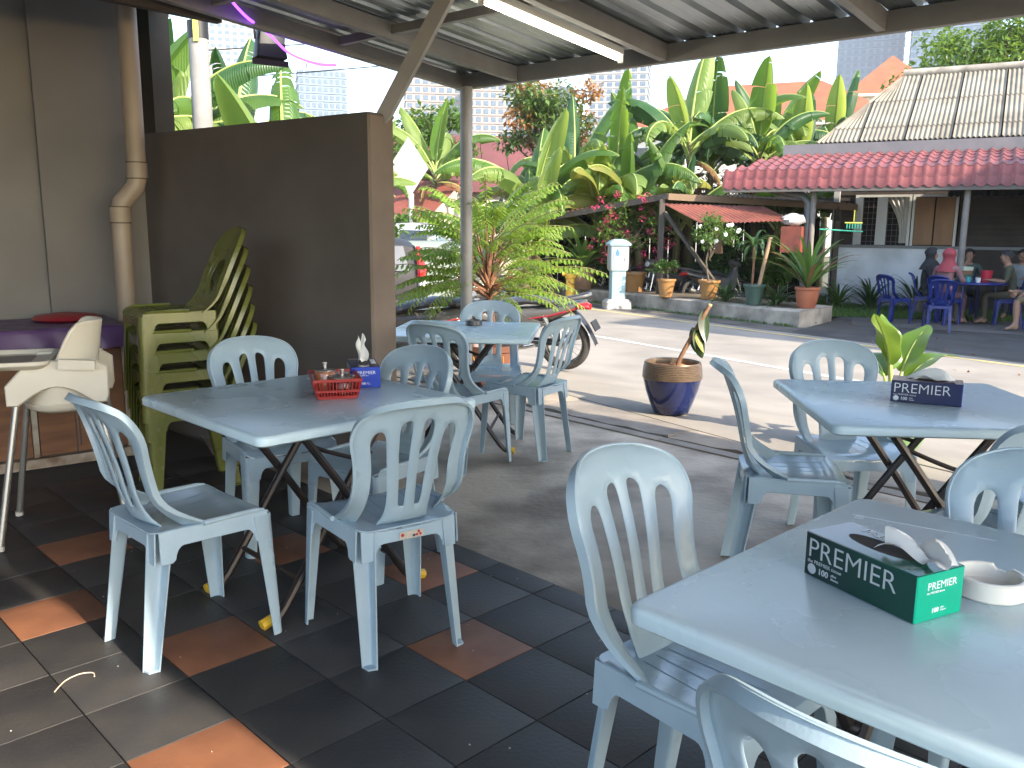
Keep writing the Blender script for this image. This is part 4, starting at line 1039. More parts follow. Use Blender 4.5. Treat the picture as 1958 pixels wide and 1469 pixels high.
# low shed with rusty roof
m_rust = mat('rusty corrugated iron', (0.12, 0.055, 0.036), 0.75, (0.065, 0.036, 0.026), 2.5, bump=0.15, bscale=20, vdet=8)
m_rust2 = mat('red rust sheet', (0.24, 0.07, 0.042), 0.7, (0.155, 0.045, 0.03), 3, vdet=8)
m_timber = mat('grey weathered timber', (0.085, 0.068, 0.053), 0.8, (0.055, 0.045, 0.035), 6, stretch=(1, 1, 0.3))
shed = thing('shed', 'low open shed with rusty iron roof on timber posts', 'shed')
RP = [Vector((0.60, 20.0, 1.62)), Vector((3.15, 17.9, 2.10)), Vector((7.4, 18.7, 1.93)), Vector((7.8, 22.5, 2.35)), Vector((0.9, 23.5, 2.1))]
def corr(p00, p10, p01, p11, waves, amp, nm, m, par, nv=2):
    mb = MB(); nu = waves * 6
    up = (p10 - p00).cross(p01 - p00).normalized()
    fn = lambda u, v: tuple((p00.lerp(p10, u)).lerp(p01.lerp(p11, u), v) + up * amp * cos(u * waves * 2 * pi))
    mb.grid(fn, nu, nv)
    fn2 = lambda u, v: tuple(Vector(fn(u, v)) - up * 0.004)
    mb.grid(fn2, nu, nv)
    return mb.build(nm, m, par, smooth=60)
corr(RP[0], RP[1], RP[4], RP[4].lerp(RP[3], 0.45), 26, 0.015, 'roof_sheet', m_rust, shed)
corr(RP[1], RP[2], RP[4].lerp(RP[3], 0.45), RP[3], 40, 0.015, 'roof_sheet', m_rust, shed)
MB().bar(RP[0] - Vector((0, 0, 0.06)), RP[1] - Vector((0, 0, 0.06)), 0.05, 0.12).build('edge_beam', m_timber, shed, smooth=0)
MB().bar(RP[1] - Vector((0, 0, 0.07)), RP[2] - Vector((0, 0, 0.07)), 0.05, 0.13).build('edge_beam', mat('pale timber', (0.17, 0.11, 0.065), 0.8), shed, smooth=0)
for x, y, z in ((3.05, 18.0, 1.98), (6.95, 18.75, 1.85), (0.8, 20.0, 1.55), (5.2, 21.5, 2.1), (2.2, 22.0, 1.95)):
    MB().bar((x, y, GZ), (x, y, z), 0.11, 0.11, up=(0, 1, 0)).build('post', m_timber, shed, smooth=0)
MB().bar((3.1, 17.95, 1.72), (4.15, 16.85, 0.1), 0.07, 0.06).build('brace', m_timber, shed, smooth=0)
MB().bar((6.95, 18.7, 1.6), (6.75, 18.2, 1.85), 0.05, 0.05).build('brace', m_timber, shed, smooth=0)
for i in range(3):
    f0, f1 = i / 3, (i + 1) / 3 - 0.004
    a, b_, c_, d_ = Vector((3.05, 17.7, 1.88)), Vector((5.1, 17.75, 1.84)), Vector((3.62, 16.9, 1.50)), Vector((5.45, 16.9, 1.55))
    corr(a.lerp(b_, f0), a.lerp(b_, f1), c_.lerp(d_, f0) + Vector((0, 0, random.uniform(-.01, .01))), c_.lerp(d_, f1), 7, 0.012, 'awning_sheet', m_rust2, shed)
MB().bar((4.05, 17.35, 1.65), (4.15, 17.5, 0.9), 0.14, 0.02).build('plank', mat('brown plank', (0.17, 0.09, 0.05), 0.8), shed, smooth=0)

m_shb = mat('dark backdrop board', (0.035, 0.028, 0.022), 0.85, (0.022, 0.018, 0.015), 4, randomv=0.3)  # boards added as a dark backdrop, shed gloom put into their colour
for i in range(30):
    x0 = 0.7 + i * 0.235; y0 = 22.6 - 0.02 * i
    MB().box((x0 + 0.11, y0 + random.uniform(-.02, .02), 0.72), (0.215, 0.03, 1.95 + random.uniform(-.08, .05))).build('backdrop_board', m_shb, shed, smooth=0)
# meter pillar and hydrant
m_pb = mat('pale blue enamel', (0.27, 0.40, 0.44), 0.5, (0.23, 0.35, 0.39), 5)
mp_ = thing('meter_pillar', 'pale blue water meter pillar with white concrete foot', 'meter pillar', (2.15, 17.75, GZ), 0.12)
MB().rr([(0.27, 0.22, 0.05, -0.02), (0.27, 0.22, 0.06, 0.14), (0.22, 0.18, 0.05, 0.20)], n=3).build('foot', mat('white concrete', (0.42, 0.40, 0.37), 0.85, (0.29, 0.27, 0.245), 6, bump=0.4, bscale=12), mp_)
MB().rr([(0.145, 0.13, 0.015, 0.15), (0.145, 0.13, 0.015, 0.80)], n=3).build('column', m_pb, mp_)
MB().rr([(0.17, 0.15, 0.02, 0.78), (0.19, 0.165, 0.025, 0.82), (0.19, 0.165, 0.025, 1.30)], n=3).build('box', mat('pale grey enamel', (0.33, 0.38, 0.39), 0.45, (0.28, 0.33, 0.34), 5), mp_)
MB().rr([(0.225, 0.195, 0.03, 1.29), (0.23, 0.20, 0.03, 1.33), (0.14, 0.12, 0.04, 1.40), (0.08, 0.07, 0.04, 1.42)], n=3).build('cap', m_pb, mp_)
dr_ = MB().box((0.01, -0.168, 1.05), (0.29, 0.012, 0.40)).build('door', MATS['pale grey enamel'], mp_, smooth=0)
MB().box((0.115, -0.18, 1.02), (0.03, 0.02, 0.07)).build('latch', m_steelb, dr_, smooth=0)
mb = MB(); dp_ = [(0.0, 0.075)] + [(0.042 * cos(a), -0.02 + 0.042 * sin(a)) for a in [0.35 - k * (pi + 0.7) / 12 for k in range(13)]]
mb.tf(frame((-0.055, -0.1765, 1.16), (1, 0, 0), (0, 0, 1), (0, -1, 0))).prism(dp_, 0.0, 0.003)
mb.build('drop_emblem', mat('blue print', (0.05, 0.16, 0.45), 0.5), dr_, smooth=0)
MB().tf(frame((-0.055, -0.1765, 1.085), (1, 0, 0), (0, 0, 1), (0, -1, 0))).prism([(-0.05, 0), (0.05, 0.008), (0.05, 0.018), (-0.05, 0.01)], 0, 0.003).build('emblem_wave', MATS['blue print'], dr_, smooth=0)
hy = thing('fire_hydrant', 'yellow pillar fire hydrant standing against the kerb', 'hydrant', (1.25, 18.75, GZ))
m_hy = mat('yellow enamel', (0.66, 0.40, 0.04), 0.5, (0.52, 0.30, 0.04), 6)
MB().lathe([(0.17, 0), (0.17, 0.03), (0.10, 0.05), (0.095, 0.55), (0.11, 0.56), (0.12, 0.60), (0.12, 0.70), (0.09, 0.74), (0.03, 0.77), (0.0005, 0.775)], 20).build('barrel', m_hy, hy)
for a in (0.0, pi): MB().tube([(0.09 * cos(a), 0, 0.655), (0.18 * cos(a), 0, 0.655)], 0.05, 10).build('outlet', m_hy, hy)
MB().tube(spline([(0.17, -0.02, 0.63), (0.16, -0.06, 0.50), (0.05, -0.11, 0.44), (-0.05, -0.11, 0.5)], 4), 0.009, 5).build('chain', mat('rust chain', (0.10, 0.06, 0.04), 0.8), hy)

# houses with red iron roofs, left of the bananas
m_mar = mat('maroon iron roof', (0.155, 0.05, 0.045), 0.6, (0.115, 0.04, 0.037), 1.2, vdet=8)
m_redr = mat('red iron roof', (0.25, 0.07, 0.048), 0.6, (0.19, 0.055, 0.04), 1.2, vdet=8)
m_cream2 = mat('cream plaster', (0.55, 0.50, 0.42), 0.8, (0.46, 0.42, 0.35), 1)
def gable_house(nm, label, c, sx, sy, zw, zr, rz, mr):
    t = thing(nm, label, 'house', (*c, GZ), rz)
    MB().box((0, 0, zw / 2), (sx * 2 - 0.6, sy * 2 - 0.6, zw)).build('wall', m_cream2, t, smooth=0)
    mb = MB(); nseg = 12
    for sgn in (-1, 1):
        for i in range(nseg):
            x0, x1 = -sx + 2 * sx * i / nseg, -sx + 2 * sx * (i + 1) / nseg
            mb = MB().add([(x0, sgn * sy, zw - 0.15), (x1 - 0.02, sgn * sy, zw - 0.15), (x1 - 0.02, 0, zr), (x0, 0, zr), (x0, sgn * sy, zw - 0.19), (x1 - 0.02, sgn * sy, zw - 0.19), (x1 - 0.02, 0, zr - 0.04), (x0, 0, zr - 0.04)], [(0, 1, 2, 3), (7, 6, 5, 4), (0, 4, 5, 1), (1, 5, 6, 2), (0, 3, 7, 4)])
            mb.build('roof_sheet', mr, t, smooth=0)
    for sx_ in (-1, 1): MB().add([(sx_ * (sx - 0.3), -sy + 0.3, zw - 0.1), (sx_ * (sx - 0.3), sy - 0.3, zw - 0.1), (sx_ * (sx - 0.3), 0, zr - 0.1)], [(0, 1, 2)]).build('gable', m_cream2, t, smooth=0)
    for i in range(3):
        wv = MB().box((-sx * 0.6 + i * sx * 0.6, -sy + 0.29, 1.3), (0.9, 0.06, 1.0)).build('window', m_wframe, t, smooth=0)
        MB().box((-sx * 0.6 + i * sx * 0.6, -sy + 0.255, 1.3), (0.75, 0.02, 0.85)).build('pane', mat('dark pane', (0.03, 0.035, 0.04), 0.1), wv, smooth=0)
    return t
gable_house('village_house', 'house with long maroon iron roof behind the small tree', (-2.2, 33.0), 5.5, 3.2, 3.0, 5.0, 0.10, m_mar)
gable_house('village_house', 'low house with red rusty iron roof beside the road sign', (-4.3, 27.0), 3.0, 2.6, 1.95, 3.0, -0.35, m_redr)

# three-storey school-like blocks with orange tile roofs
m_or = mat('orange clay tiles', (0.34, 0.105, 0.045), 0.75, (0.27, 0.085, 0.04), 0.8)
def hip_block(nm, label, c, sx, sy, z0, z1, rz, storeys=3):
    t = thing(nm, label, 'building', (*c, GZ), rz)
    MB().box((0, 0, z0 / 2), (2 * sx - 1.2, 2 * sy - 1.2, z0)).build('wall', mat('pale cream wall', (0.66, 0.60, 0.52), 0.8), t, smooth=0)
    r = max(0.1, sx - sy)
    MB().add([(-sx, -sy, z0), (sx, -sy, z0), (sx, sy, z0), (-sx, sy, z0), (-r, 0, z1), (r, 0, z1)], [(0, 1, 5, 4), (2, 3, 4, 5), (1, 2, 5), (3, 0, 4), (3, 2, 1, 0)]).build('roof', m_or, t, smooth=0)
    MB().box((0, 0, z0 - 0.15), (2 * sx + 0.1, 2 * sy + 0.1, 0.25)).build('eaves', mat('pale fascia', (0.70, 0.60, 0.50), 0.7), t, smooth=0)
    n = max(3, int(sx * 0.8))
    for k in range(storeys):
        for i in range(n):
            x = -sx + 1.6 + (2 * sx - 3.2) * i / (n - 1); z = z0 - 1.9 - k * 3.0
            if z < 1: continue
            f = MB().box((x, -sy + 0.58, z), (1.1, 0.10, 1.3)).build('window', m_wframe, t, smooth=0)
            MB().box((x, -sy + 0.52, z), (0.95, 0.03, 1.15)).build('pane', MATS['dark pane'], f, smooth=0)
    return t
hip_block('school_block', 'cream block with long orange tiled hip roof behind the bananas', (17.5, 62.0), 9.0, 5.5, 8.4, 11.6, -0.42)
hip_block('school_block', 'cream block with pointed orange roof peeping over the house ridge', (38.5, 92.0), 4.6, 4.6, 15.0, 19.2, -0.3, 4)

# neighbouring shophouse on the right, unseen, added and sized to shade the yard
nb = thing('shade_caster', 'unseen added shophouse to the right of the terrace', 'building', (14.9, 8.9, GZ), atan2(0.73, 0.68))
MB().box((1.2, -1.6, 4.2), (11.6, 3.0, 8.4)).build('wall', m_cream2, nb, smooth=0)
for k in range(2):
    for i in range(4):
        f = MB().box((-3.2 + i * 2.1, 0.0 - 0.08, 1.8 + 3.3 * k), (1.2, 0.12, 1.3)).build('window', m_wframe, nb, smooth=0)
        MB().box((-3.2 + i * 2.1, 0.0 - 0.01, 1.8 + 3.3 * k), (1.05, 0.03, 1.15)).build('pane', MATS['dark pane'], f, smooth=0)

# distant towers
def tower(label, c, sx, sy, h, rz, mw, mg, fl=3.6, bays=8, roof=None):
    t = thing('tower', label, 'tower', (*c, GZ), rz, 'distant towers')
    MB().box((0, 0, h / 2), (2 * sx, 2 * sy, h)).build('shaft', mw, t, smooth=0)
    gl = MB(); n = int(h / fl)
    for k in range(n):
        z = 2 + k * fl
        for i in range(bays):
            x = -sx + 2 * sx * (i + 0.5) / bays; w = 2 * sx / bays * 0.62
            gl.box((x, -sy - 0.1, z + fl * 0.45), (w, 0.3, fl * 0.55))
        for i in range(max(3, bays // 2)):
            nb_ = max(3, bays // 2); y = -sy + 2 * sy * (i + 0.5) / nb_
            for s_ in (-1, 1): gl.box((s_ * (sx + 0.1), y, z + fl * 0.45), (0.3, 2 * sy / nb_ * 0.62, fl * 0.55))
    tag(gl.build('window_grid', mg, t, smooth=0, fix=False), kind='stuff')
    led = MB()
    for k in range(0, n, 1): led.box((0, 0, 2 + k * fl), (2 * sx + 1.0, 2 * sy + 1.0, 0.5))
    tag(led.build('floor_ledges', mw, t, smooth=0, fix=False), kind='stuff')
    MB().box((0, 0, h + 2), (sx * 1.2, sy * 1.2, 4)).build('plant_room', mw, t, smooth=0)
m_tw = mat('pale tower concrete', (0.36, 0.345, 0.33), 0.7); m_tg = mat('tower glass', (0.06, 0.10, 0.15), 0.3)
m_tb = mat('blue tower cladding', (0.13, 0.20, 0.28), 0.5); m_tb2 = mat('pink tower concrete', (0.27, 0.215, 0.19), 0.7)
def tw_at(px, Y, z=90): return ((px - 979) / 1640 * (Y * 0.984 - (z - 1.37) * 0.179), Y)
tower('pale blue glass tower with corner balconies left of the two at right', tw_at(1655, 520), 17, 15, 128, -0.35, m_tb, m_tg, bays=9)
tower('broad blue glass tower behind the tree at the right', tw_at(1815, 470), 20, 17, 140, -0.4, m_tb, m_tg, bays=10)
tower('white tower between the mango tree and the tall bananas', tw_at(1182, 480), 15, 14, 96, -0.2, m_tw, m_tg, bays=7)
tower('pinkish tower just right of the canopy post', tw_at(935, 420), 12, 12, 66, 0.1, m_tb2, m_tg, bays=7)
tower('pinkish tower just left of the canopy post', tw_at(820, 430), 13, 12, 72, 0.15, m_tb2, m_tg, bays=7)
tower('pale tower behind the thin shoots right of the post', tw_at(1040, 520), 16, 14, 80, -0.1, m_tw, m_tg, bays=8)
tower('glassy tower with green panes seen above the partition', tw_at(605, 430), 11, 10, 74, 0.3, m_tb, m_tg, bays=8)
tower('slim white tower above the partition beside the banana leaf', tw_at(440, 520), 12, 12, 118, 0.3, m_tw, m_tg, bays=6)
tower('small white tower low above the partition top', tw_at(548, 600), 12, 12, 78, 0.3, m_tw, m_tg, bays=6)

# utility pole, wires, road sign
po = thing('utility_pole', 'thick grey concrete pole rising behind the partition', 'pole', (-3.85, 11.0, GZ))
MB().tube([(0, 0, 0), (0, 0, 3.85)], [0.14, 0.115], 18).build('shaft', mat('pale concrete pole', (0.25, 0.245, 0.23), 0.85, (0.18, 0.175, 0.165), 3, bump=0.15), po)
MB().tube([(0, 0, 3.85), (0, 0, 4.05)], 0.125, 14).build('cap', m_blk, po)
MB().box((0.02, -0.13, 3.95), (0.06, 0.02, 0.3)).build('number_band', mat('yellow band', (0.7, 0.6, 0.1), 0.5), po, smooth=0)
for lb, a, b_ in (('lower thin black cable crossing above the partition', (-8.5, 14.0, 3.4), (7.0, 20.0, 6.4)), ('upper faint cable crossing above the partition', (-8.5, 15.0, 4.05), (7.0, 23.0, 7.6))):
    a = Vector(a); b_ = Vector(b_)
    o = MB().tube([a.lerp(b_, i / 16) - Vector((0, 0, 0.35 * sin(pi * i / 16))) for i in range(17)], 0.011, 5).build('overhead_cable', m_blk); tag(o, lb, 'cable', 'overhead cables')
sg = thing('road_sign', 'diamond road sign seen from behind on a leaning post', 'road sign', (-2.62, 22.0, GZ), 0.1)
MB().tube([(0.06, 0.03, 0), (0.02, 0.03, 3.6)], 0.045, 10).build('post', mat('galvanised post', (0.45, 0.42, 0.36), 0.6), sg)
mb = MB().tf(Matrix.Translation((0, 0, 3.08)) @ Matrix.Rotation(0.0, 4, 'Y')); mb.rr([], n=1) if False else None
pts = [(0, -0.75), (0.49, 0.0), (0, 0.75), (-0.49, 0.0)]
MB().tf(frame((0, 0, 3.08), (1, 0, 0), (0, 0, 1), (0, -1, 0))).prism(pts, -0.01, 0.01).build('plate', mat('bare aluminium back', (0.30, 0.30, 0.29), 0.55), sg, smooth=0)
for z in (2.85, 3.3): MB().box((0.03, 0.02, z), (0.42, 0.03, 0.05)).build('clamp', MATS['galvanised post'], sg, smooth=0)
for z, m in ((1.15, mat('yellow wrap', (0.62, 0.42, 0.08), 0.6)), (1.9, MATS['white concrete'])): MB().tube([(0.05, 0.03, z), (0.045, 0.03, z + 0.55)], 0.075, 10).build('wrap', m, sg)
# grey rubbish container by the road
bn_ = thing('rubbish_container', 'grey-green rubbish container behind the dark car', 'container', (-1.9, 16.8, GZ), 0.58)
MB().rr([(0.60, 0.45, 0.04, 0.12), (0.75, 0.55, 0.05, 1.20)], n=2).build('tub', mat('grey green plastic', (0.18, 0.21, 0.19), 0.6), bn_)
MB().rr([(0.80, 0.60, 0.05, 1.20), (0.80, 0.60, 0.05, 1.27), (0.70, 0.5, 0.05, 1.36)], n=2).build('lid', MATS['grey green plastic'], bn_)

# hazy humid air
hz = MB().box((0, 350, 92), (1400, 820, 190)).build('haze', None, smooth=0)
mh = bpy.data.materials.new('humid haze'); mh.use_nodes = True
for n_ in list(mh.node_tree.nodes):
    if n_.type == 'BSDF_PRINCIPLED': mh.node_tree.nodes.remove(n_)
pv = mh.node_tree.nodes.new('ShaderNodeVolumePrincipled'); pv.inputs['Color'].default_value = (0.92, 0.95, 1.0, 1); pv.inputs['Density'].default_value = 0.0004
mh.node_tree.links.new(pv.outputs[0], mh.node_tree.nodes['Material Output'].inputs['Volume'])
hz.data.materials.append(mh); tag(hz, 'pale humid haze in the air over the whole place', 'haze', kind='stuff')

# ================================================================ PLANTS
m_ban = leafmat('banana leaf', (0.055, 0.125, 0.025), (0.09, 0.17, 0.032), (0.29, 0.44, 0.05), 0.38, 2.0, 0.42, 0.3, veins=9)
m_bany = leafmat('pale banana leaf', (0.12, 0.20, 0.045), (0.18, 0.25, 0.065), (0.42, 0.52, 0.09), 0.42, 2.0, 0.45, 0.2, veins=9)
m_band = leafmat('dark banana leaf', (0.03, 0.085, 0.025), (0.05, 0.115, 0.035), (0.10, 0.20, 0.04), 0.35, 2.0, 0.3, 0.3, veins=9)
m_banyel = leafmat('yellowing banana leaf', (0.24, 0.22, 0.04), (0.14, 0.19, 0.035), (0.36, 0.34, 0.05), 0.5, 3.0, 0.4, 0.2)
m_banbr = leafmat('dry banana leaf', (0.23, 0.125, 0.055), (0.16, 0.085, 0.04), (0.30, 0.15, 0.06), 0.8, 4.0, 0.3, 0.2)
m_rib = mat('leaf midrib', (0.30, 0.36, 0.10), 0.5)
m_pst = mat('banana stem', (0.15, 0.155, 0.055), 0.55, (0.10, 0.06, 0.03), 3, vdet=7, stretch=(1, 1, 0.4))
def leaf_mesh(rnd, L, W, el, arch, tear, twist=0.0):
    """banana leaf as one mesh: petiole, arched midrib, two half blades split into strips; local +y outward"""
    mb = MB(); n = 26; P = []; D = []; p = Vector((0, 0, 0)); a = el; roll = rnd.uniform(-0.25, 0.25)
    for i in range(n + 1):
        t = i / n; P.append(p.copy()); d = Vector((twist * t * t, cos(a), sin(a))).normalized(); D.append(d); p = p + d * (L / n); a -= arch / n * (0.3 + 1.6 * t)
    mb.mi(1).tube(P, [0.028 * (1 - 0.85 * i / n) * L / 2 + 0.003 for i in range(n + 1)], 5)
    mb.mi(0); i0 = int(n * 0.17)
    fold0 = rnd.uniform(0.15, 0.55)
    for side in (-1, 1):
        i = i0
        while i < n:
            ln = n - i if tear <= 0 else max(1, int(rnd.expovariate(tear) + 1)); j = min(n, i + ln)
            droop = fold0 + (rnd.uniform(-0.15, 0.55) if tear > 0 else 0)
            sh = rnd.uniform(0.94, 1.0) if tear > 0 else 1.0
            vs = []
            for k in range(i, j + 1):
                t = (k / n - 0.17) / 0.83; w = W * max(0.0, sin(pi * min(1, t * 0.93 + 0.05) ** 0.72)) ** 0.62 * sh
                if k == n: w = 0.01
                d = D[k]; x = d.cross(Vector((0, 0, 1)))
                if x.length < 0.05: x = Vector((1, 0, 0))
                x.normalize(); up = x.cross(d); 
                x2 = x * cos(roll) + up * sin(roll); up2 = up * cos(roll) - x * sin(roll)
                kk = k + (0.06 if k == i and tear > 0 else (-0.06 if k == j and tear > 0 else 0))
                base = P[k] + d * (kk - k) * L / n
                for q in range(4):
                    f = q / 3; ang = -droop * f - 0.25 * f * f
                    # strips sweep forward towards the tip
                    vs.append(base + (x2 * side * cos(ang) + up2 * sin(ang)) * w * f + d * w * f * 0.22)
            m = j - i
            mb.add(vs, [(4 * a_ + q, 4 * a_ + q + 1, 4 * a_ + q + 5, 4 * a_ + q + 4) for a_ in range(m) for q in range(3)])
            i = j
    return mb
LEAVES = {}
def leaf_variants(key, m, specs, seed):
    rnd = random.Random(seed); L = []
    for L_, W_, el, arch, tear in specs:
        o = leaf_mesh(rnd, L_, W_, el, arch, tear, rnd.uniform(-.3, .3)).build('leaf', [m, m_rib], None, smooth=50, fix=False); L.append(o.data); bpy.data.objects.remove(o)
    LEAVES[key] = L
UPS = [(2.3, 0.36, 1.42, 0.35, 0.08), (2.5, 0.38, 1.30, 0.7, 0.25), (2.2, 0.40, 1.2, 0.5, 0.12)]
ARC = [(2.5, 0.36, 1.0, 1.7, 0.5), (2.3, 0.33, 0.8, 1.9, 1.0), (2.6, 0.38, 1.1, 1.5, 0.15), (2.2, 0.35, 0.6, 1.6, 0.6), (2.4, 0.32, 0.9, 2.4, 1.3)]
leaf_variants('g', m_ban, UPS + ARC, 1); leaf_variants('p', m_bany, UPS + ARC, 2); leaf_variants('d', m_band, UPS + ARC, 3)
leaf_variants('y', m_banyel, ARC, 4)
leaf_variants('b', m_banbr, [(1.6, 0.20, -0.2, 1.4, 1.2), (1.5, 0.16, -0.6, 0.9, 1.5), (1.4, 0.2, 0.2, 2.2, 1.0)], 5)
def banana(label, x, y, h, n, seed, scale=1.0, mix='ggpd', brown=2, z0=GZ, up=2):
    rnd = random.Random(seed)
    t = thing('banana_plant', label, 'banana plant', (x, y, z0), rnd.uniform(0, 6.28), 'banana plants')
    lean = (rnd.uniform(-.15, .15), rnd.uniform(-.15, .15))
    P = [(lean[0] * f * f, lean[1] * f * f, h * f) for f in (0, .25, .5, .75, 1.0)]
    MB().tube(P, [0.13 * scale, 0.12 * scale, 0.105 * scale, 0.085 * scale, 0.05 * scale], 10).build('trunk', m_pst, t)
    for i in range(n):
        key = rnd.choice(mix); V = LEAVES[key]
        if key in 'gpd': me = V[rnd.randrange(3)] if i < up else V[3 + rnd.randrange(5)]
        else: me = rnd.choice(V)
        o = link('leaf', me, t); s = scale * rnd.uniform(0.8, 1.15)
        o.location = (lean[0], lean[1], h - 0.06 * i * 0.6); o.rotation_euler = (rnd.uniform(-.12, .12), rnd.uniform(-.12, .12), i * 2.4 + rnd.uniform(-.5, .5)); o.scale = (s, s, s)
    for i in range(brown):
        o = link('dry_leaf', rnd.choice(LEAVES['b']), t); s = scale * rnd.uniform(0.7, 1.0)
        o.location = (lean[0] * .8, lean[1] * .8, h * rnd.uniform(0.7, 0.92)); o.rotation_euler = (0, 0, rnd.uniform(0, 6.28)); o.scale = (s, s, s)
    return t
BN = [  # label, x, y, stem h, leaves, seed, scale, mix
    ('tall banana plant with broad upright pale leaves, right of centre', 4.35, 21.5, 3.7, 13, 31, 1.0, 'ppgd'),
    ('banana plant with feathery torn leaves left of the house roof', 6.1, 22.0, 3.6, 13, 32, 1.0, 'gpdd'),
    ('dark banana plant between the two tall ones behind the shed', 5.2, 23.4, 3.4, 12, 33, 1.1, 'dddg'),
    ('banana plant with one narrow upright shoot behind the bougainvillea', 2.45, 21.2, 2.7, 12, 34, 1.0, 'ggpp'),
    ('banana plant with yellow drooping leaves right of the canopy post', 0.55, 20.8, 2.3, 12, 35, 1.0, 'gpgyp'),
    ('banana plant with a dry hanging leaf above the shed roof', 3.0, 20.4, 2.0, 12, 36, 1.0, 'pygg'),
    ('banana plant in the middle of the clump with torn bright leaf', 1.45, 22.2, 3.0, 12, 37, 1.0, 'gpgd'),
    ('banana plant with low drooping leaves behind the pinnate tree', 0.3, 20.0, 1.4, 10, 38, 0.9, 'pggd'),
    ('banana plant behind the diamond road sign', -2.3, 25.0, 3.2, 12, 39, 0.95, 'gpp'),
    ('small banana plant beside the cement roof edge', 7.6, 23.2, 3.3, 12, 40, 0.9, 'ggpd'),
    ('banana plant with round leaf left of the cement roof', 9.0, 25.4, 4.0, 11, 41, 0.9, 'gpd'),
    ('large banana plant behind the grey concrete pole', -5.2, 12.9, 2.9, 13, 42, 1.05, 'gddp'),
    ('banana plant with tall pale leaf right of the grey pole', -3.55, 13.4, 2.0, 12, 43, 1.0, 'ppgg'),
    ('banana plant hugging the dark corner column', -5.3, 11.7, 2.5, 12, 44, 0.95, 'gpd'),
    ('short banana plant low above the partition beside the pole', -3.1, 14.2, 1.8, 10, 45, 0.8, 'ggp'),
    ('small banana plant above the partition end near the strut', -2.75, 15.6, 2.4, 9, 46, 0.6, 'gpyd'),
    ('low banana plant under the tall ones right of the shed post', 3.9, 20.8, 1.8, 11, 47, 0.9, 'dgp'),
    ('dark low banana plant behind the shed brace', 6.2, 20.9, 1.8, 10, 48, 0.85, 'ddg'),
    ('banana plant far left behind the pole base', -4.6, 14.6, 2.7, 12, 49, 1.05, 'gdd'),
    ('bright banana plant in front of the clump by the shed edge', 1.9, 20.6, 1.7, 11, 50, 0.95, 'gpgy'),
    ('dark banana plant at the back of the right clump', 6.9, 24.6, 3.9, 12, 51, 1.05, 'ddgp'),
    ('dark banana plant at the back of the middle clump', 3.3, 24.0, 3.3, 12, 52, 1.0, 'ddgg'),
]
for a in BN: banana(*a)

# leafy trees and bushes: many small leaves around limbs
def leaf_quads(mb, c, n, r, size, rnd, asp=2.2, bend=0.35, flat=0.0):
    for _ in range(n):
        while True:
            v = Vector((rnd.uniform(-1, 1), rnd.uniform(-1, 1), rnd.uniform(-1, 1)))
            if 0.15 < v.length < 1: break
        p = Vector(c) + Vector((v.x * r[0], v.y * r[1], v.z * r[2]))
        d = Vector((rnd.uniform(-1, 1), rnd.uniform(-1, 1), rnd.uniform(-1.1, 0.5))) + v * 0.6; d.normalize()
        x = d.cross(Vector((rnd.uniform(-.4, .4), rnd.uniform(-.4, .4), 1)));
        if x.length < 0.05: continue
        x.normalize(); u = x.cross(d); s = size * rnd.uniform(0.6, 1.25); L_ = s * asp / 2
        mb.add([p, p + d * L_ * 0.5 + x * s * 0.32 + u * s * bend * 0.2, p + d * L_ - u * s * bend * 0.25, p + d * L_ * 0.5 - x * s * 0.32 + u * s * bend * 0.2], [(0, 1, 2), (0, 2, 3)])
def tree(nm, label, cat, loc, h, clumps, n, size, m, seed, trunk=0.12, spread=(1, 1, 1), group=None, extra=None):
    rnd = random.Random(seed); t = thing(nm, label, cat, loc, 0, group)
    tr_ = MB(); cr = MB()
    tr_.tube(spline([(0, 0, 0), (rnd.uniform(-.1, .1), rnd.uniform(-.1, .1), h * 0.35), (0, 0, h * 0.62)], 4), [trunk * (1 - 0.5 * i / 8) for i in range(9)], 8)
    for k in range(clumps):
        a = rnd.uniform(0, 6.28); e = rnd.uniform(-0.4, 1.0); rr_ = rnd.uniform(0.35, 1.0)
        c = Vector((cos(a) * spread[0] * rr_ * (1 - 0.35 * max(0, e)), sin(a) * spread[1] * rr_ * (1 - 0.35 * max(0, e)), h * 0.72 + e * spread[2]))
        q = c.lerp(Vector((0, 0, h * 0.5)), 0.55)
        tr_.tube([(0, 0, h * rnd.uniform(0.35, 0.6)), q, c], [trunk * 0.45, trunk * 0.28, trunk * 0.08], 5)
        f = rnd.uniform(0.26, 0.44)
        cr.mi(1 if (extra and rnd.random() < extra[1]) else 0)
        leaf_quads(cr, c, n, (spread[0] * f, spread[1] * f, spread[2] * f * 0.8), size, rnd)
    tr_.build('trunk', mat('bark', (0.14, 0.10, 0.07), 0.9, (0.09, 0.07, 0.05), 6, bump=0.4, bscale=20), t)
    cr.build('crown', [m] + ([extra[0]] if extra else []), t, smooth=0, fix=False)
    return t
m_mango = leafmat('mango leaf', (0.06, 0.115, 0.03), (0.10, 0.16, 0.04), (0.18, 0.26, 0.05), 0.4, 2.0, 0.3, 0.4)
m_mangob = leafmat('young rust leaf', (0.36, 0.17, 0.07), (0.28, 0.16, 0.06), (0.4, 0.2, 0.06), 0.5, 2.0, 0.3, 0.3)
m_lime = leafmat('fresh green leaf', (0.075, 0.15, 0.025), (0.12, 0.20, 0.035), (0.24, 0.36, 0.05), 0.45, 2.0, 0.4, 0.35)
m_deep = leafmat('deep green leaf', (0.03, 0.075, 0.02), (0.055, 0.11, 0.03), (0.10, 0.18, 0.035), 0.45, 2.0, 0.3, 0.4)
m_midg = leafmat('mid green leaf', (0.06, 0.13, 0.025), (0.10, 0.18, 0.035), (0.2, 0.32, 0.05), 0.45, 2.0, 0.35, 0.4)
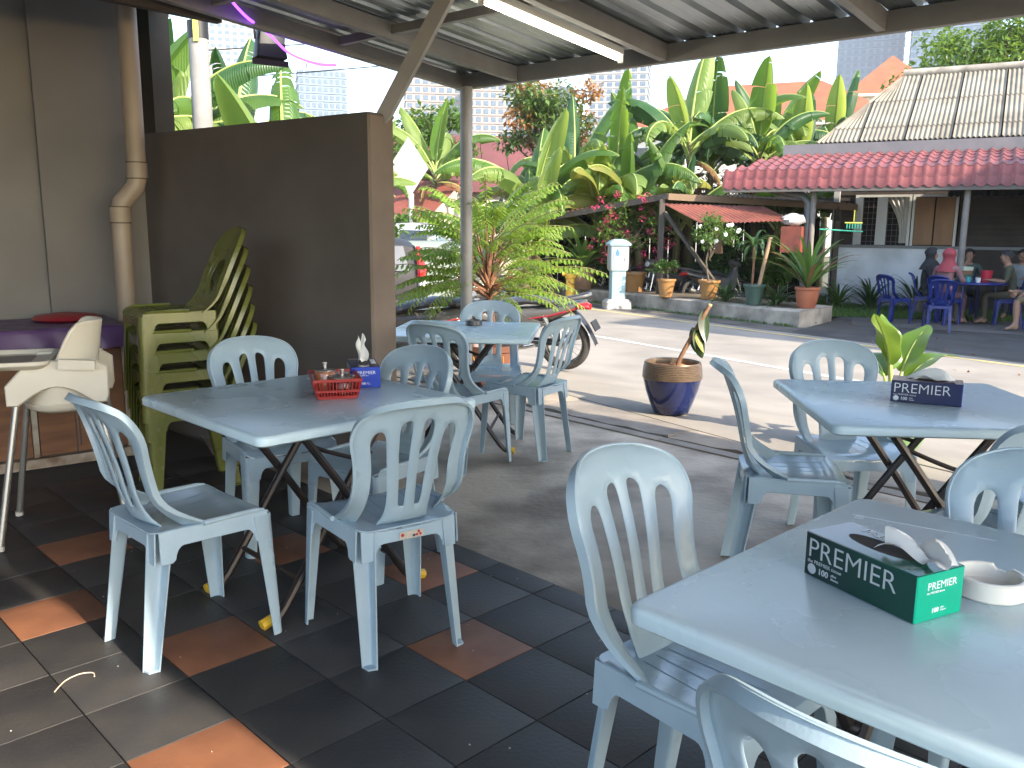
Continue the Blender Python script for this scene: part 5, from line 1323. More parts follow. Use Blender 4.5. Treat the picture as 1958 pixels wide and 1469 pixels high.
tree('mango_tree', 'mango tree with rusty young leaves behind the bananas', 'tree', (1.15, 25.5, GZ), 6.0, 26, 190, 0.16, m_mango, 61, 0.14, (1.7, 1.6, 1.25), extra=(m_mangob, 0.22))
tree('shade_tree', 'bright green spreading tree behind the house ridge', 'tree', (15.4, 29.0, GZ), 8.6, 34, 230, 0.20, m_lime, 62, 0.2, (2.6, 2.4, 1.7))
tree('shade_tree', 'green tree just left of the canopy post behind the sign', 'tree', (-2.9, 29.0, GZ), 5.6, 18, 170, 0.20, m_midg, 63, 0.14, (1.5, 1.5, 1.3))
for i, (lb, x, y, h, w, mm) in enumerate([
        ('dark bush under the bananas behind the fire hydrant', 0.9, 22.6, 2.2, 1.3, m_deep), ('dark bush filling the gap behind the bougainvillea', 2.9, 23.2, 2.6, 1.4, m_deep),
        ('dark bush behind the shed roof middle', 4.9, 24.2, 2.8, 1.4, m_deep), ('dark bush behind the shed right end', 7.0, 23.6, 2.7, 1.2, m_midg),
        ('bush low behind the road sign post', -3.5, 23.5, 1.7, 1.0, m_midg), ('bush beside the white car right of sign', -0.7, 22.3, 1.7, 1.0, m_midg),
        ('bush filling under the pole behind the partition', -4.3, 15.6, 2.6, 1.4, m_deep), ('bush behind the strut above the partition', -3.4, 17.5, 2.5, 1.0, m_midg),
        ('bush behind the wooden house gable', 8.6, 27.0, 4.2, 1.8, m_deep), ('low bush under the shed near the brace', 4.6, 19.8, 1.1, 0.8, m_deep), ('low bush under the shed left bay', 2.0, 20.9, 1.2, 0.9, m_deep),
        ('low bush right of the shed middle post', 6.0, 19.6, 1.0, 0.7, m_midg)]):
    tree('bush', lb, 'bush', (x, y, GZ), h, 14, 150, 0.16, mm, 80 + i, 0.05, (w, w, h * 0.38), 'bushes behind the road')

# potted tree with long pinnate fronds between the tables and motorcycles
def pinnate(mb, base, d, L, nl, size, rnd, droop=0.9):
    p = Vector(base); d = Vector(d).normalized(); pts = [p.copy()]
    for i in range(nl):
        d = (d + Vector((0, 0, -droop / nl * (0.4 + 1.2 * i / nl)))).normalized(); p = p + d * (L / nl); pts.append(p.copy())
    for i in range(2, nl + 1):
        t = i / nl; dd = (pts[i] - pts[i - 1]).normalized(); x = dd.cross(Vector((0, 0, 1)))
        if x.length < 0.05: x = Vector((1, 0, 0))
        x.normalize(); s = size * (0.55 + 0.6 * sin(pi * min(1, t * 0.9))) * rnd.uniform(0.85, 1.1)
        for sd in (-1, 1):
            o = x * sd * 0.75 + dd * 0.22 + Vector((0, 0, -0.65 + rnd.uniform(-.3, .3))); o.normalize(); wd = dd * 0.21 * s
            b = pts[i]
            mb.mi(0).add([b, b + o * s * 0.35 - wd * 0.75, b + o * s * 0.75 - wd * 0.55, b + o * s + dd * s * 0.12, b + o * s * 0.75 + wd * 0.7, b + o * s * 0.35 + wd * 0.75], [(0, 1, 2), (0, 2, 3), (0, 3, 4), (0, 4, 5)])
    mb.mi(1).tube(pts[::3] + ([pts[-1]] if (nl % 3) else []), 0.0035, 4)
m_pin = leafmat('pinnate leaflet', (0.115, 0.21, 0.032), (0.18, 0.28, 0.045), (0.34, 0.48, 0.06), 0.4, 4.0, 0.4, 0.35)
m_stalk = mat('green stalk', (0.20, 0.20, 0.06), 0.6)
m_brown = mat('reddish bark', (0.22, 0.10, 0.05), 0.8, (0.15, 0.075, 0.045), 8, bump=0.3)
PT = (-0.21, 7.33, -0.03)
pt = thing('potted_tree', 'lush tree with long pinnate fronds in front of the motorcycles', 'tree', PT)
rnd = random.Random(5)
trk = MB(); trk.tube(spline([(0, 0, 0.36), (0.03, 0, 0.62), (0.0, 0.02, 0.86), (0.02, 0, 1.05)], 4), [0.034, 0.033, 0.032, 0.031, 0.03, 0.029, 0.028, 0.027, 0.026, 0.025, 0.024, 0.023, 0.022], 8)
cr = MB()
for k in range(150):
    a = k * 2.399 + rnd.uniform(-.3, .3); lv = rnd.random()
    bz = 0.86 + 0.62 * lv; br = 0.05 + 0.30 * rnd.random() * (1.1 - lv * 0.6)
    b = Vector((br * cos(a), br * sin(a), bz)); e = -0.05 + 0.95 * lv + rnd.uniform(-.15, .15)
    if k % 3 == 0: trk.tube([(0.01, 0, 0.80 + 0.25 * lv), b * 0.5 + Vector((0, 0, 0.45)), b], [0.013, 0.010, 0.005], 5)
    pinnate(cr, b, (cos(a) * cos(e), sin(a) * cos(e), sin(e) + 0.15), rnd.uniform(0.45, 0.74) * (1.05 - 0.25 * lv), rnd.randint(14, 18), 0.066, rnd, rnd.uniform(0.7, 1.3))
trk.build('trunk', m_brown, pt); cr.build('crown', [m_pin, m_stalk], pt, smooth=0, fix=False)
# pots
def pot(nm, label, loc, prof, m, group=None, soil=0.9, rz=0.0, bands=None):
    t = thing(nm, label, 'plant pot', loc, rz, group)
    MB().lathe(prof, 40).build('body', m, t)
    rs_, zs = [(r, z) for r, z in prof][-1][0], prof[-1][1]
    return t
def simple_pot(label, loc, r, h, m, group='plant pots on the kerb', belly=0.0):
    t = thing('plant_pot', label, 'plant pot', loc, 0, group)
    pr_ = [(r * 0.68, 0), (r * (0.72 + belly), h * 0.25), (r * (0.85 + belly), h * 0.6), (r * 0.93, h * 0.86), (r * 1.03, h * 0.87), (r * 1.06, h * 0.93), (r * 1.03, h), (r * 0.93, h), (r * 0.90, h * 0.88), (0.0005, h * 0.87)]
    MB().lathe(pr_, 30).build('body', m, t)
    MB().lathe([(r * 0.895, h * 0.89), (r * 0.5, h * 0.91), (0.0005, h * 0.915)], 20, cap=False).build('soil', m_soil, t)
    return t
m_brpot = mat('brown glazed pot', (0.16, 0.062, 0.035), 0.4, (0.11, 0.045, 0.028), 5)
tp = thing('plant_pot', 'brown glazed pot with orange looped pattern behind a chair', 'plant pot', PT)
MB().lathe([(0.19, 0), (0.21, 0.02), (0.235, 0.20), (0.245, 0.36), (0.262, 0.37), (0.265, 0.42), (0.24, 0.42), (0.225, 0.36), (0.0005, 0.35)], 36).build('body', m_brpot, tp)
for k in range(12):
    for sgn in (-1, 1):
        pts = []
        for i in range(9):
            f = i / 8; a = 2 * pi * (k + (0.5 + sgn * 0.42 * cos(pi * f))) / 12; r = 0.2 + 0.045 * (0.04 + f * 0.30) / 0.36 + 0.004; pts.append((r * cos(a), r * sin(a), 0.04 + 0.30 * f))
        MB().tube(pts, 0.0045, 4).build('pattern_loop', mat('orange pattern', (0.60, 0.26, 0.06), 0.5), tp)
# blue jar with bronze ribbed collar and a cut rubber-plant stem
m_cob = mat('cobalt glaze', (0.008, 0.013, 0.055), 0.12, (0.013, 0.02, 0.08), 6, coat=0.3)
m_brz = mat('bronze ribbed glaze', (0.125, 0.085, 0.055), 0.32, (0.17, 0.12, 0.08), 9, metal=0.4)
bp = thing('plant_pot', 'cobalt blue jar with bronze ribbed collar at the road edge', 'plant pot', (1.225, 6.47, -0.015))
MB().lathe([(0.125, 0), (0.135, 0.006), (0.165, 0.08), (0.200, 0.18), (0.219, 0.255), (0.222, 0.27)], 48, cap=True).build('lower_body', m_cob, bp)
ribs = [(0.222, 0.27)]
for k in range(9):
    z = 0.272 + k * 0.0125; r = 0.224 - 0.010 * (k / 8) ** 2; ribs += [(r + 0.003, z + 0.003), (r + 0.003, z + 0.008), (r - 0.001, z + 0.0115)]
ribs += [(0.214, 0.388), (0.209, 0.397), (0.198, 0.395), (0.192, 0.375), (0.195, 0.34), (0.0005, 0.338)]
MB().lathe(ribs, 48, cap=False).build('ribbed_collar', m_brz, bp)
so = MB()
so.grid(lambda u, v: (0.193 * u * cos(2 * pi * v), 0.193 * u * sin(2 * pi * v), 0.352 + 0.012 * sin(u * 14 + v * 19) * (1 - u) + 0.006 * sin(v * 44)), 8, 28)
so.build('soil', mat('red earth', (0.34, 0.16, 0.08), 0.95, (0.24, 0.11, 0.06), 30, bump=0.8, bscale=60), bp, smooth=0, fix=False)
rb = thing('rubber_plant', 'cut-off slanting stem with three dark leaves in the blue jar', 'plant', (1.225, 6.47, -0.015))
stp = spline([(0.03, 0, 0.33), (0.06, 0, 0.43), (0.14, -0.01, 0.60), (0.26, -0.01, 0.83)], 4)
MB().tube(stp, [0.018 - 0.0002 * i for i in range(len(stp))], 9).build('stem', mat('rough brown stem', (0.23, 0.125, 0.065), 0.85, (0.13, 0.07, 0.04), 14, bump=0.6, bscale=30), rb)
MB().tube([Vector(stp[-1]) - Vector((0.003, 0, 0.006)), Vector(stp[-1]) + Vector((0.004, 0, 0.007))], 0.0165, 9).build('cut_face', mat('fresh cut wood', (0.62, 0.42, 0.20), 0.7), rb)
def oval_leaf(L, W, fold, curl):
    mb = MB()
    def fn(u, v):
        t = u; w = W * sin(pi * t ** 0.85) ** 0.75; x = (v - 0.5) * 2
        return (x * w * cos(fold), L * t, -abs(x) * w * sin(fold) * -1 - curl * t * t * L)
    mb.grid(fn, 14, 6); return mb
m_rub = leafmat('dark rubber leaf', (0.022, 0.038, 0.016), (0.035, 0.055, 0.02), (0.05, 0.07, 0.02), 0.18, 4, 0.12, 0.1)
m_rubp = leafmat('pale rubber leaf', (0.36, 0.36, 0.10), (0.28, 0.30, 0.08), (0.5, 0.5, 0.12), 0.4, 4, 0.3, 0.1)
for p, rot, m, sz in (((0.225, 0, 0.80), (-1.75, 0.10, 0.45), m_rub, (0.26, 0.055)), ((0.19, -0.01, 0.68), (-1.6, 0.1, 0.7), m_rub, (0.23, 0.06)), ((0.135, -0.01, 0.66), (-1.75, -0.35, -0.2), m_rub, (0.25, 0.055)), ((0.15, -0.02, 0.65), (-1.9, -0.25, 0.25), m_rubp, (0.20, 0.022))):
    o = oval_leaf(sz[0], sz[1], 0.25, 0.08).build('leaf', m, rb, smooth=60, fix=False); o.location = p; o.rotation_euler = rot
# green pot with the big-leaved plant
gp = thing('plant_pot', 'pale green round pot under the right table', 'plant pot', (2.45, 5.42, -0.02))
MB().lathe([(0.15, 0), (0.17, 0.01), (0.225, 0.12), (0.245, 0.22), (0.24, 0.28), (0.245, 0.30)], 40).build('body', mat('pale green glaze', (0.22, 0.36, 0.16), 0.3, (0.16, 0.28, 0.12), 3, coat=0.4), gp)
MB().lathe([(0.245, 0.30), (0.255, 0.31), (0.255, 0.345), (0.235, 0.35), (0.22, 0.32), (0.0005, 0.31)], 40, cap=False).build('rim', mat('ochre rim', (0.42, 0.26, 0.09), 0.4), gp)
bl_ = thing('big_leaf_plant', 'plant with broad glossy bright green leaves behind the right table', 'plant', (2.45, 5.42, 0.28))
m_bigl = leafmat('broad glossy leaf', (0.07, 0.155, 0.022), (0.10, 0.19, 0.028), (0.22, 0.32, 0.04), 0.3, 3.0, 0.38, 0.15)
m_bigd = leafmat('broad dark leaf', (0.04, 0.10, 0.02), (0.06, 0.13, 0.025), (0.12, 0.22, 0.04), 0.3, 3.0, 0.3, 0.15)
def broad_leaf(L, W, pet, curl, fold=0.22):
    mb = MB()
    def rib(t): return Vector((0, t * cos(curl * t) , t * sin(curl * t + 0.0)))
    def fn(u, v):
        t = pet + (L) * u; a = curl * u; y = pet + L * u * cos(a * 0.7); z = -L * u * sin(a * 0.7)
        w = W * max(0, sin(pi * (u * 0.96 + 0.03) ** 0.9)) ** 0.7; x = (v - 0.5) * 2
        return (x * w * cos(fold), y, z + abs(x) * w * sin(fold) + 0.012 * W / 0.1 * sin(u * 13) * x * x)
    mb.mi(0).grid(fn, 18, 8)
    mb.mi(1).tube([(0, 0, 0), (0, pet * 0.5, -0.002), (0, pet, 0.0)] + [(0, pet + L * u * cos(curl * u * 0.7), -L * u * sin(curl * u * 0.7) - 0.002) for u in (0.25, 0.5, 0.75, 0.97)], [0.013, 0.012, 0.010, 0.008, 0.006, 0.004, 0.002], 6)
    return mb
for L_, W_, pet, curl, el, az, m in ((0.36, 0.115, 0.22, 0.25, 1.45, 0.6, m_bigl), (0.36, 0.11, 0.26, 0.35, 1.38, 1.9, m_bigl), (0.42, 0.10, 0.22, 0.6, 1.15, -0.9, m_bigl), (0.44, 0.085, 0.18, 0.9, 0.95, -1.25, m_bigl), (0.30, 0.09, 0.15, 0.9, 0.55, -2.0, m_bigl), (0.32, 0.08, 0.16, 1.0, 0.5, 1.3, m_bigd), (0.30, 0.08, 0.14, 1.0, 0.6, 2.3, m_bigd), (0.34, 0.09, 0.2, 0.8, 0.9, 0.1, m_bigd), (0.28, 0.08, 0.1, 1.1, 0.5, 3.6, m_bigl)):
    o = broad_leaf(L_, W_, pet, curl).build('leaf', [m, m_rib], bl_, smooth=60, fix=False); o.rotation_mode = 'QUATERNION'
    o.rotation_quaternion = Quaternion((0, 0, 1), az) @ Quaternion((1, 0, 0), el)

# pots on the planter kerb and what grows in them
m_och = mat('ochre glazed pot', (0.33, 0.17, 0.055), 0.35, (0.26, 0.13, 0.05), 5)
m_ora = mat('terracotta pot', (0.36, 0.115, 0.05), 0.6, (0.29, 0.09, 0.045), 5)
m_gpt = mat('dark green plastic pot', (0.035, 0.075, 0.055), 0.45, (0.05, 0.09, 0.07), 5)
KZ = KT + 0.014
simple_pot('ochre pot with a low round shrub on the kerb', (3.06, 17.2, KZ), 0.185, 0.36, m_och)
simple_pot('ochre pot under the white orchids on the kerb', (3.80, 16.7, KZ), 0.205, 0.37, m_och)
simple_pot('dark green pot with a leaning stick on the kerb', (4.36, 15.55, KZ), 0.19, 0.37, m_gpt)
simple_pot('terracotta pot with a tall leafy ginger at the kerb end', (5.13, 15.0, KZ), 0.205, 0.36, m_ora, belly=0.1)
simple_pot('brown pot behind the yellow hydrant', (1.55, 19.3, KZ), 0.27, 0.48, mat('dull brown pot', (0.20, 0.12, 0.07), 0.6), belly=0.1)
simple_pot('brown pot below the bougainvillea behind the meter pillar', (2.62, 18.6, KZ), 0.25, 0.42, m_och)
tree('shrub', 'low round green shrub in the left ochre pot', 'shrub', (3.06, 17.2, KZ + 0.30), 0.36, 14, 60, 0.055, m_midg, 101, 0.02, (0.30, 0.28, 0.13))
t_ = tree('orchid_bush', 'leggy bush with white orchid flowers in the second ochre pot', 'shrub', (3.80, 16.7, KZ + 0.30), 1.25, 16, 46, 0.07, m_midg, 102, 0.02, (0.42, 0.35, 0.42))
rnd = random.Random(9); m_wf = mat('white petal', (0.8, 0.8, 0.76), 0.6)
for k in range(9):
    c = Vector((rnd.uniform(-0.35, 0.55), rnd.uniform(-0.3, 0.1), rnd.uniform(0.75, 1.25))); mb = MB()
    for q in range(5): a = q * 1.256; mb.sphere((c.x + 0.022 * cos(a), c.y - 0.012 * sin(a * 2), c.z + 0.022 * sin(a)), 0.018, 6, 4, (1, 0.4, 1))
    mb.build('flower', m_wf, t_)
def strap_plant(nm, label, loc, n, L, W, m, seed, stem=0.0, droop=1.2, cat='plant', dry=0, el=(0.5, 1.4)):
    rnd = random.Random(seed); t = thing(nm, label, cat, loc)
    if stem: MB().tube([(0, 0, -0.08), (0.01, 0.01, stem * 0.5), (0, 0, stem)], 0.022, 7).build('stem', m_brown, t)
    for k in range(n):
        a = k * 2.4 + rnd.uniform(-.4, .4); e = rnd.uniform(*el); mb = MB(); l = L * rnd.uniform(0.65, 1.1)
        P = []; p = Vector((0, 0, stem)); ns_ = 9
        for i in range(ns_ + 1):
            P.append(p.copy()); p = p + Vector((cos(a) * cos(e), sin(a) * cos(e), sin(e))) * l / ns_; e -= droop / ns_ * (0.4 + 1.2 * i / ns_)
        x = Vector((-sin(a), cos(a), 0)); vs = []
        for i in range(ns_ + 1): w = W * sin(pi * min(0.97, i / ns_ * 0.9 + 0.07)) ** 0.7; vs += [P[i] - x * w + Vector((0, 0, w * 0.3)), P[i], P[i] + x * w + Vector((0, 0, w * 0.3))]
        mb.add(vs, [(3 * i + q, 3 * i + q + 1, 3 * i + q + 4, 3 * i + q + 3) for i in range(ns_) for q in (0, 1)])
        mb.build('leaf', m_banbr if k < dry else m, t, smooth=60, fix=False)
    return t
strap_plant('ginger_plant', 'tall strap-leaved ginger with dry stems in the terracotta pot', (5.13, 15.0, KZ + 0.32), 34, 1.15, 0.035, m_midg, 111, droop=1.1, dry=6, el=(0.7, 1.5))
strap_plant('corn_plant', 'strap-leaved plant with hanging leaves in the dark green pot', (4.33, 15.6, KZ + 0.32), 26, 0.6, 0.028, m_deep, 112, stem=0.72, droop=2.4, el=(0.1, 1.3))
strap_plant('areca_palm', 'yellow-green palm behind the canopy post', (-0.85, 19.5, GZ), 40, 2.1, 0.05, m_lime, 113, stem=0.5, droop=1.3, el=(0.6, 1.5), cat='palm')
strap_plant('croton', 'leafy potted plant behind the yellow hydrant', (1.55, 19.3, KZ + 0.44), 30, 0.95, 0.06, m_midg, 114, droop=1.0, el=(0.4, 1.5))
for i, (lb, x, y, s, m) in enumerate((('fern-like plant against the white plinth, left of window', 7.45, 17.9, 0.95, m_deep), ('fern-like plant against the white plinth under the shutters', 8.25, 17.6, 1.05, m_deep), ('small fern-like plant at the plinth corner post', 6.85, 18.1, 0.8, m_midg), ('spiky rosette between the green and ochre pots', 3.98, 16.05, 0.5, m_deep), ('dark spiky rosette left of the terracotta pot', 4.75, 15.5, 0.55, m_deep))):
    strap_plant('fern', lb, (x, y, GZ if x > 6 else KZ), 60, s, 0.022, m, 120 + i, droop=1.4, el=(0.3, 1.5))
pl_ = MB().tube(spline([(4.42, 15.5, KZ + 0.3), (4.50, 15.45, 0.9), (4.56, 15.42, 1.25)], 3), [0.035] * 7, 8).build('timber_stick', mat('bare stick', (0.34, 0.22, 0.13), 0.8)); tag(pl_, 'bare leaning stick planted in the dark green pot', 'stick')
simple_pot('small dim pot beside the ferns under the shutters', (8.05, 17.0, GZ), 0.2, 0.32, mat('dim grey pot', (0.16, 0.13, 0.11), 0.7), None)
# bougainvillea
bo = tree('bougainvillea', 'bougainvillea covered in pink flowers behind the meter pillar', 'shrub', (2.55, 18.75, KZ + 0.35), 1.35, 24, 46, 0.085, m_lime, 131, 0.02, (0.95, 0.6, 0.62))
rnd = random.Random(77); mb = MB(); m_pink = leafmat('pink bract', (0.62, 0.05, 0.14), (0.70, 0.09, 0.20), (0.7, 0.1, 0.2), 0.6, 4, 0.35, 0.25)
for k in range(46):
    a = rnd.uniform(0, 6.28); r = rnd.uniform(0.5, 1.0); c = Vector((1.0 * r * cos(a), 0.55 * r * sin(a) - 0.1, 0.95 + rnd.uniform(-0.85, 0.75)))
    leaf_quads(mb, c, 22, (0.075, 0.06, 0.07), 0.055, rnd, 1.8)
tag(mb.build('flower_clusters', m_pink, bo, smooth=0, fix=False), kind='stuff')
# lawn grass and kerb-foot weeds
def grass(nm, label, region, n, h, m, seed, z):
    rnd = random.Random(seed); mb = MB()
    for _ in range(n):
        x, y = region(rnd); a = rnd.uniform(0, 6.28); hh = h * rnd.uniform(0.5, 1.3); w = 0.006 + 0.006 * rnd.random(); l = rnd.uniform(0.1, 0.6) * hh
        d = Vector((cos(a), sin(a), 0)); q = Vector((-sin(a), cos(a), 0)) * w; p = Vector((x, y, z))
        mb.add([p - q, p + q, p + d * l * 0.4 + Vector((0, 0, hh * 0.6)) + q * 0.6, p + d * l + Vector((0, 0, hh))], [(0, 1, 2), (0, 2, 3)])
    return tag(mb.build(nm, m, smooth=0, fix=False), label, 'grass', kind='stuff')
def reg(rnd):
    u, v = rnd.random(), rnd.random(); p = Vector((5.9, 16.3)).lerp(Vector((11.8, 14.9)), u).lerp(Vector((7.3, 21.0)).lerp(Vector((13, 18.3)), u), v); return p.x, p.y
grass('grass', 'short shaded grass of the lawn before the wooden house', reg, 26000, 0.07, m_midg, 5, GZ + 0.02)
def reg2(rnd):
    d = rnd.uniform(-14, 0) ; return tuple(k1 + RD * d - RN * abs(rnd.gauss(0, 0.05)))
grass('grass', 'sparse weeds along the foot of the kerb', reg2, 1500, 0.05, m_midg, 6, GZ + 0.005)
# small litter and dry leaves scattered on yard and road
rnd = random.Random(8); mb = MB()
for k in range(90):
    x = rnd.uniform(4.6, 8.5); y = rnd.uniform(9.5, 16.5)
    leaf_quads(mb, (x, y, GZ + 0.03), 1, (0.01, 0.01, 0.002), 0.05, rnd)
tag(mb.build('litter', m_banbr, smooth=0, fix=False), 'scattered dry leaves and litter on yard and road edge', 'litter', kind='stuff')

# ================================================================ MOTORCYCLES, CARS
def loft(mb, secs, n=14, sq=1.0):
    """rings in the local xz plane along y: (y, z, half width, half height)"""
    vs = []; k = len(secs)
    for y, z, rx, rz in secs:
        for j in range(n):
            a = 2 * pi * j / n; c, s_ = cos(a), sin(a)
            c = math.copysign(abs(c) ** sq, c); s_ = math.copysign(abs(s_) ** sq, s_)
            vs.append((rx * c, y, z + rz * s_))
    fs = [(i * n + j, i * n + (j + 1) % n, (i + 1) * n + (j + 1) % n, (i + 1) * n + j) for i in range(k - 1) for j in range(n)]
    fs += [tuple(range(n)), tuple(range(k * n - 1, k * n - n - 1, -1))]
    return mb.add(vs, fs)
m_tyre = mat('tyre rubber', (0.025, 0.024, 0.023), 0.85, (0.05, 0.045, 0.04), 12)
m_chrome = mat('dull chrome', (0.55, 0.54, 0.52), 0.25, metal=1.0)
m_bplast = mat('black plastic trim', (0.02, 0.02, 0.022), 0.35)
m_gplast = mat('grey cowl paint', (0.11, 0.105, 0.10), 0.3, coat=0.3)
m_vinyl = mat('dusty seat vinyl', (0.045, 0.048, 0.06), 0.38, (0.065, 0.065, 0.075), 5)
m_redp = mat('red cowl paint', (0.33, 0.02, 0.03), 0.22, coat=0.5)
m_redl = mat('red lens', (0.45, 0.015, 0.015), 0.15, coat=0.5)
def make_wheel(parent, y, R=0.285):
    w = link('wheel', None, parent); w.location = (0, y, R)
    mb = MB(); n = 36; k = 10
    mb.grid(lambda u, v: ((0.045 * cos(2 * pi * v)), (R - 0.045 + 0.045 * sin(2 * pi * v)) * cos(2 * pi * u), (R - 0.045 + 0.045 * sin(2 * pi * v)) * sin(2 * pi * u)), n, k)
    mb.build('tyre', m_tyre, w)
    mb = MB(); prof = [(R - 0.085, -0.028), (R - 0.078, -0.030), (R - 0.085, -0.012), (R - 0.085, 0.012), (R - 0.078, 0.030), (R - 0.085, 0.028), (R - 0.095, 0.0)]
    mb.grid(lambda u, v: (prof[int(round(v * 6))][1], prof[int(round(v * 6))][0] * cos(2 * pi * u), prof[int(round(v * 6))][0] * sin(2 * pi * u)), n, 6)
    mb.build('rim', m_chrome, w)
    MB().tube([(-0.06, 0, 0), (0.06, 0, 0)], 0.05, 14).build('hub', m_chrome, w)
    for i in range(18):
        a = 2 * pi * i / 18; sg_ = 1 if i % 2 else -1
        MB().tube([(sg_ * 0.04, 0.045 * cos(a + 0.5 * sg_), 0.045 * sin(a + 0.5 * sg_)), (0, (R - 0.09) * cos(a), (R - 0.09) * sin(a))], 0.0022, 3).build('spoke', m_chrome, w)
    return w
def make_moto(label, loc, rz, cowl, lean=0.10, scale=1.0, mirrors=True, seatm=None):
    t = thing('motorcycle', label, 'motorcycle', loc, rz, 'parked motorcycles')
    t.rotation_euler = (0, lean, rz); t.rotation_mode = 'XYZ'; t.scale = (scale,) * 3
    make_wheel(t, -0.61); make_wheel(t, 0.62)
    b = MB(); loft(b, [(-0.62, 0.70, 0.055, 0.05), (-0.45, 0.735, 0.11, 0.045), (-0.2, 0.74, 0.125, 0.05), (0.02, 0.70, 0.115, 0.05), (0.18, 0.655, 0.085, 0.045), (0.27, 0.63, 0.04, 0.03)]); b.build('seat', seatm or m_vinyl, t)
    b = MB(); loft(b, [(-0.86, 0.74, 0.03, 0.03), (-0.72, 0.69, 0.09, 0.06), (-0.5, 0.62, 0.13, 0.085), (-0.2, 0.57, 0.14, 0.10), (0.05, 0.53, 0.12, 0.12), (0.2, 0.50, 0.09, 0.11)]); b.build('tail_cowl', m_gplast, t)
    b = MB(); loft(b, [(-0.82, 0.695, 0.05, 0.018), (-0.70, 0.655, 0.105, 0.022), (-0.5, 0.60, 0.137, 0.03), (-0.28, 0.56, 0.145, 0.028), (-0.1, 0.55, 0.12, 0.012)]); b.build('tail_stripe', cowl, t)
    for sx in (-1, 1):
        b = MB(); b.plate([(-0.48, 0.50), (-0.2, 0.60), (0.15, 0.58), (0.30, 0.44), (0.12, 0.34), (-0.15, 0.42)], [], lambda u, v: (sx * (0.135 - 0.25 * (v - 0.5) ** 2), u, v), 0.012, 0.12); b.build('side_panel', m_gplast, t)
    b = MB(); loft(b, [(0.22, 0.46, 0.06, 0.10), (0.34, 0.52, 0.10, 0.14), (0.44, 0.66, 0.13, 0.16), (0.50, 0.80, 0.12, 0.12)]); b.build('leg_shield', m_gplast, t)
    for sx in (-1, 1):
        b = MB(); b.plate([(0.30, 0.32), (0.26, 0.55), (0.36, 0.78), (0.47, 0.72), (0.42, 0.5), (0.38, 0.32)], [], lambda u, v: (sx * (0.14 + 0.10 * (0.5 - abs(v - 0.5))), u, v), 0.01, 0.12); b.build('wing', m_gplast, t)
    b = MB(); loft(b, [(0.40, 0.93, 0.09, 0.06), (0.50, 0.91, 0.12, 0.085), (0.58, 0.88, 0.10, 0.08), (0.61, 0.87, 0.07, 0.06)]); h = b.build('headlight_cowl', m_gplast, t)
    b = MB(); loft(b, [(0.605, 0.875, 0.075, 0.06), (0.625, 0.87, 0.06, 0.045)]); b.build('headlight', mat('lamp glass', (0.7, 0.7, 0.68), 0.1), h)
    MB().tube(spline([(-0.34, 0.34, 0.98), (-0.20, 0.42, 0.97), (0, 0.44, 0.95), (0.20, 0.42, 0.97), (0.34, 0.34, 0.98)], 4), 0.011, 7).build('handlebar', m_bplast, t)
    for sx in (-1, 1):
        MB().tube([(sx * 0.25, 0.39, 0.975), (sx * 0.37, 0.325, 0.982)], 0.018, 8).build('grip', m_bplast, t)
        MB().tube([(sx * 0.22, 0.44, 0.985), (sx * 0.34, 0.40, 0.955)], 0.006, 5).build('lever', m_chrome, t)
        if mirrors:
            mr_ = MB().tube(spline([(sx * 0.20, 0.42, 0.98), (sx * 0.24, 0.42, 1.10), (sx * 0.29, 0.41, 1.17)], 3), 0.006, 5).build('mirror_stalk', m_bplast, t)
            b = MB(); b.tf(Matrix.Translation((sx * 0.32, 0.40, 1.19))); loft(b, [(-0.012, 0, 0.065, 0.042), (0.0, 0, 0.07, 0.046), (0.03, 0, 0.045, 0.03)]); b.build('mirror', m_bplast, mr_)
            MB().tf(Matrix.Translation((sx * 0.32, 0.386, 1.19))).poly([(0.06 * cos(a * pi / 8), 0, 0.038 * sin(a * pi / 8)) for a in range(16)]).build('mirror_glass', m_chrome, mr_, smooth=0)
        MB().tube([(sx * 0.075, 0.45, 0.80), (sx * 0.075, 0.62, 0.285)], 0.020, 8).build('fork', m_chrome, t)
        MB().tube([(sx * 0.075, -0.20, 0.30), (sx * 0.08, -0.61, 0.285)], 0.018, 7).build('swingarm', m_bplast, t)
        MB().tube([(sx * 0.11, -0.55, 0.33), (sx * 0.11, -0.42, 0.60)], 0.024, 8).build('shock', m_chrome, t)
    b = MB(); b.grid(lambda u, v: ((v - 0.5) * 0.11, 0.62 + 0.31 * cos(0.35 + 2.1 * u), 0.285 + 0.31 * sin(0.35 + 2.1 * u) - 0.02 * (2 * v - 1) ** 2), 12, 4); b.build('front_fender', m_gplast, t, fix=False)
    b = MB(); b.grid(lambda u, v: ((v - 0.5) * (0.14 - 0.03 * u), -0.70 - 0.27 * u, 0.66 - 0.10 * u - 0.26 * u * u - 0.015 * (2 * v - 1) ** 2), 8, 4)
    b.build('rear_fender', m_bplast, t, fix=False)
    MB().box((0, -0.955, 0.50), (0.17, 0.012, 0.11), Matrix.Rotation(-0.5, 3, 'X')).build('number_plate', m_bplast, t, smooth=0)
    b = MB(); loft(b, [(-0.90, 0.69, 0.05, 0.03), (-0.86, 0.70, 0.075, 0.04), (-0.78, 0.70, 0.085, 0.04)]); b.build('tail_light', m_redl, t)
    MB().tube(spline([(-0.11, -0.42, 0.72), (-0.13, -0.62, 0.76), (-0.10, -0.84, 0.81), (0, -0.90, 0.82), (0.10, -0.84, 0.81), (0.13, -0.62, 0.76), (0.11, -0.42, 0.72)], 4), 0.015, 7).build('grab_rail', mat('grey rail', (0.16, 0.155, 0.15), 0.35, metal=0.4), t)
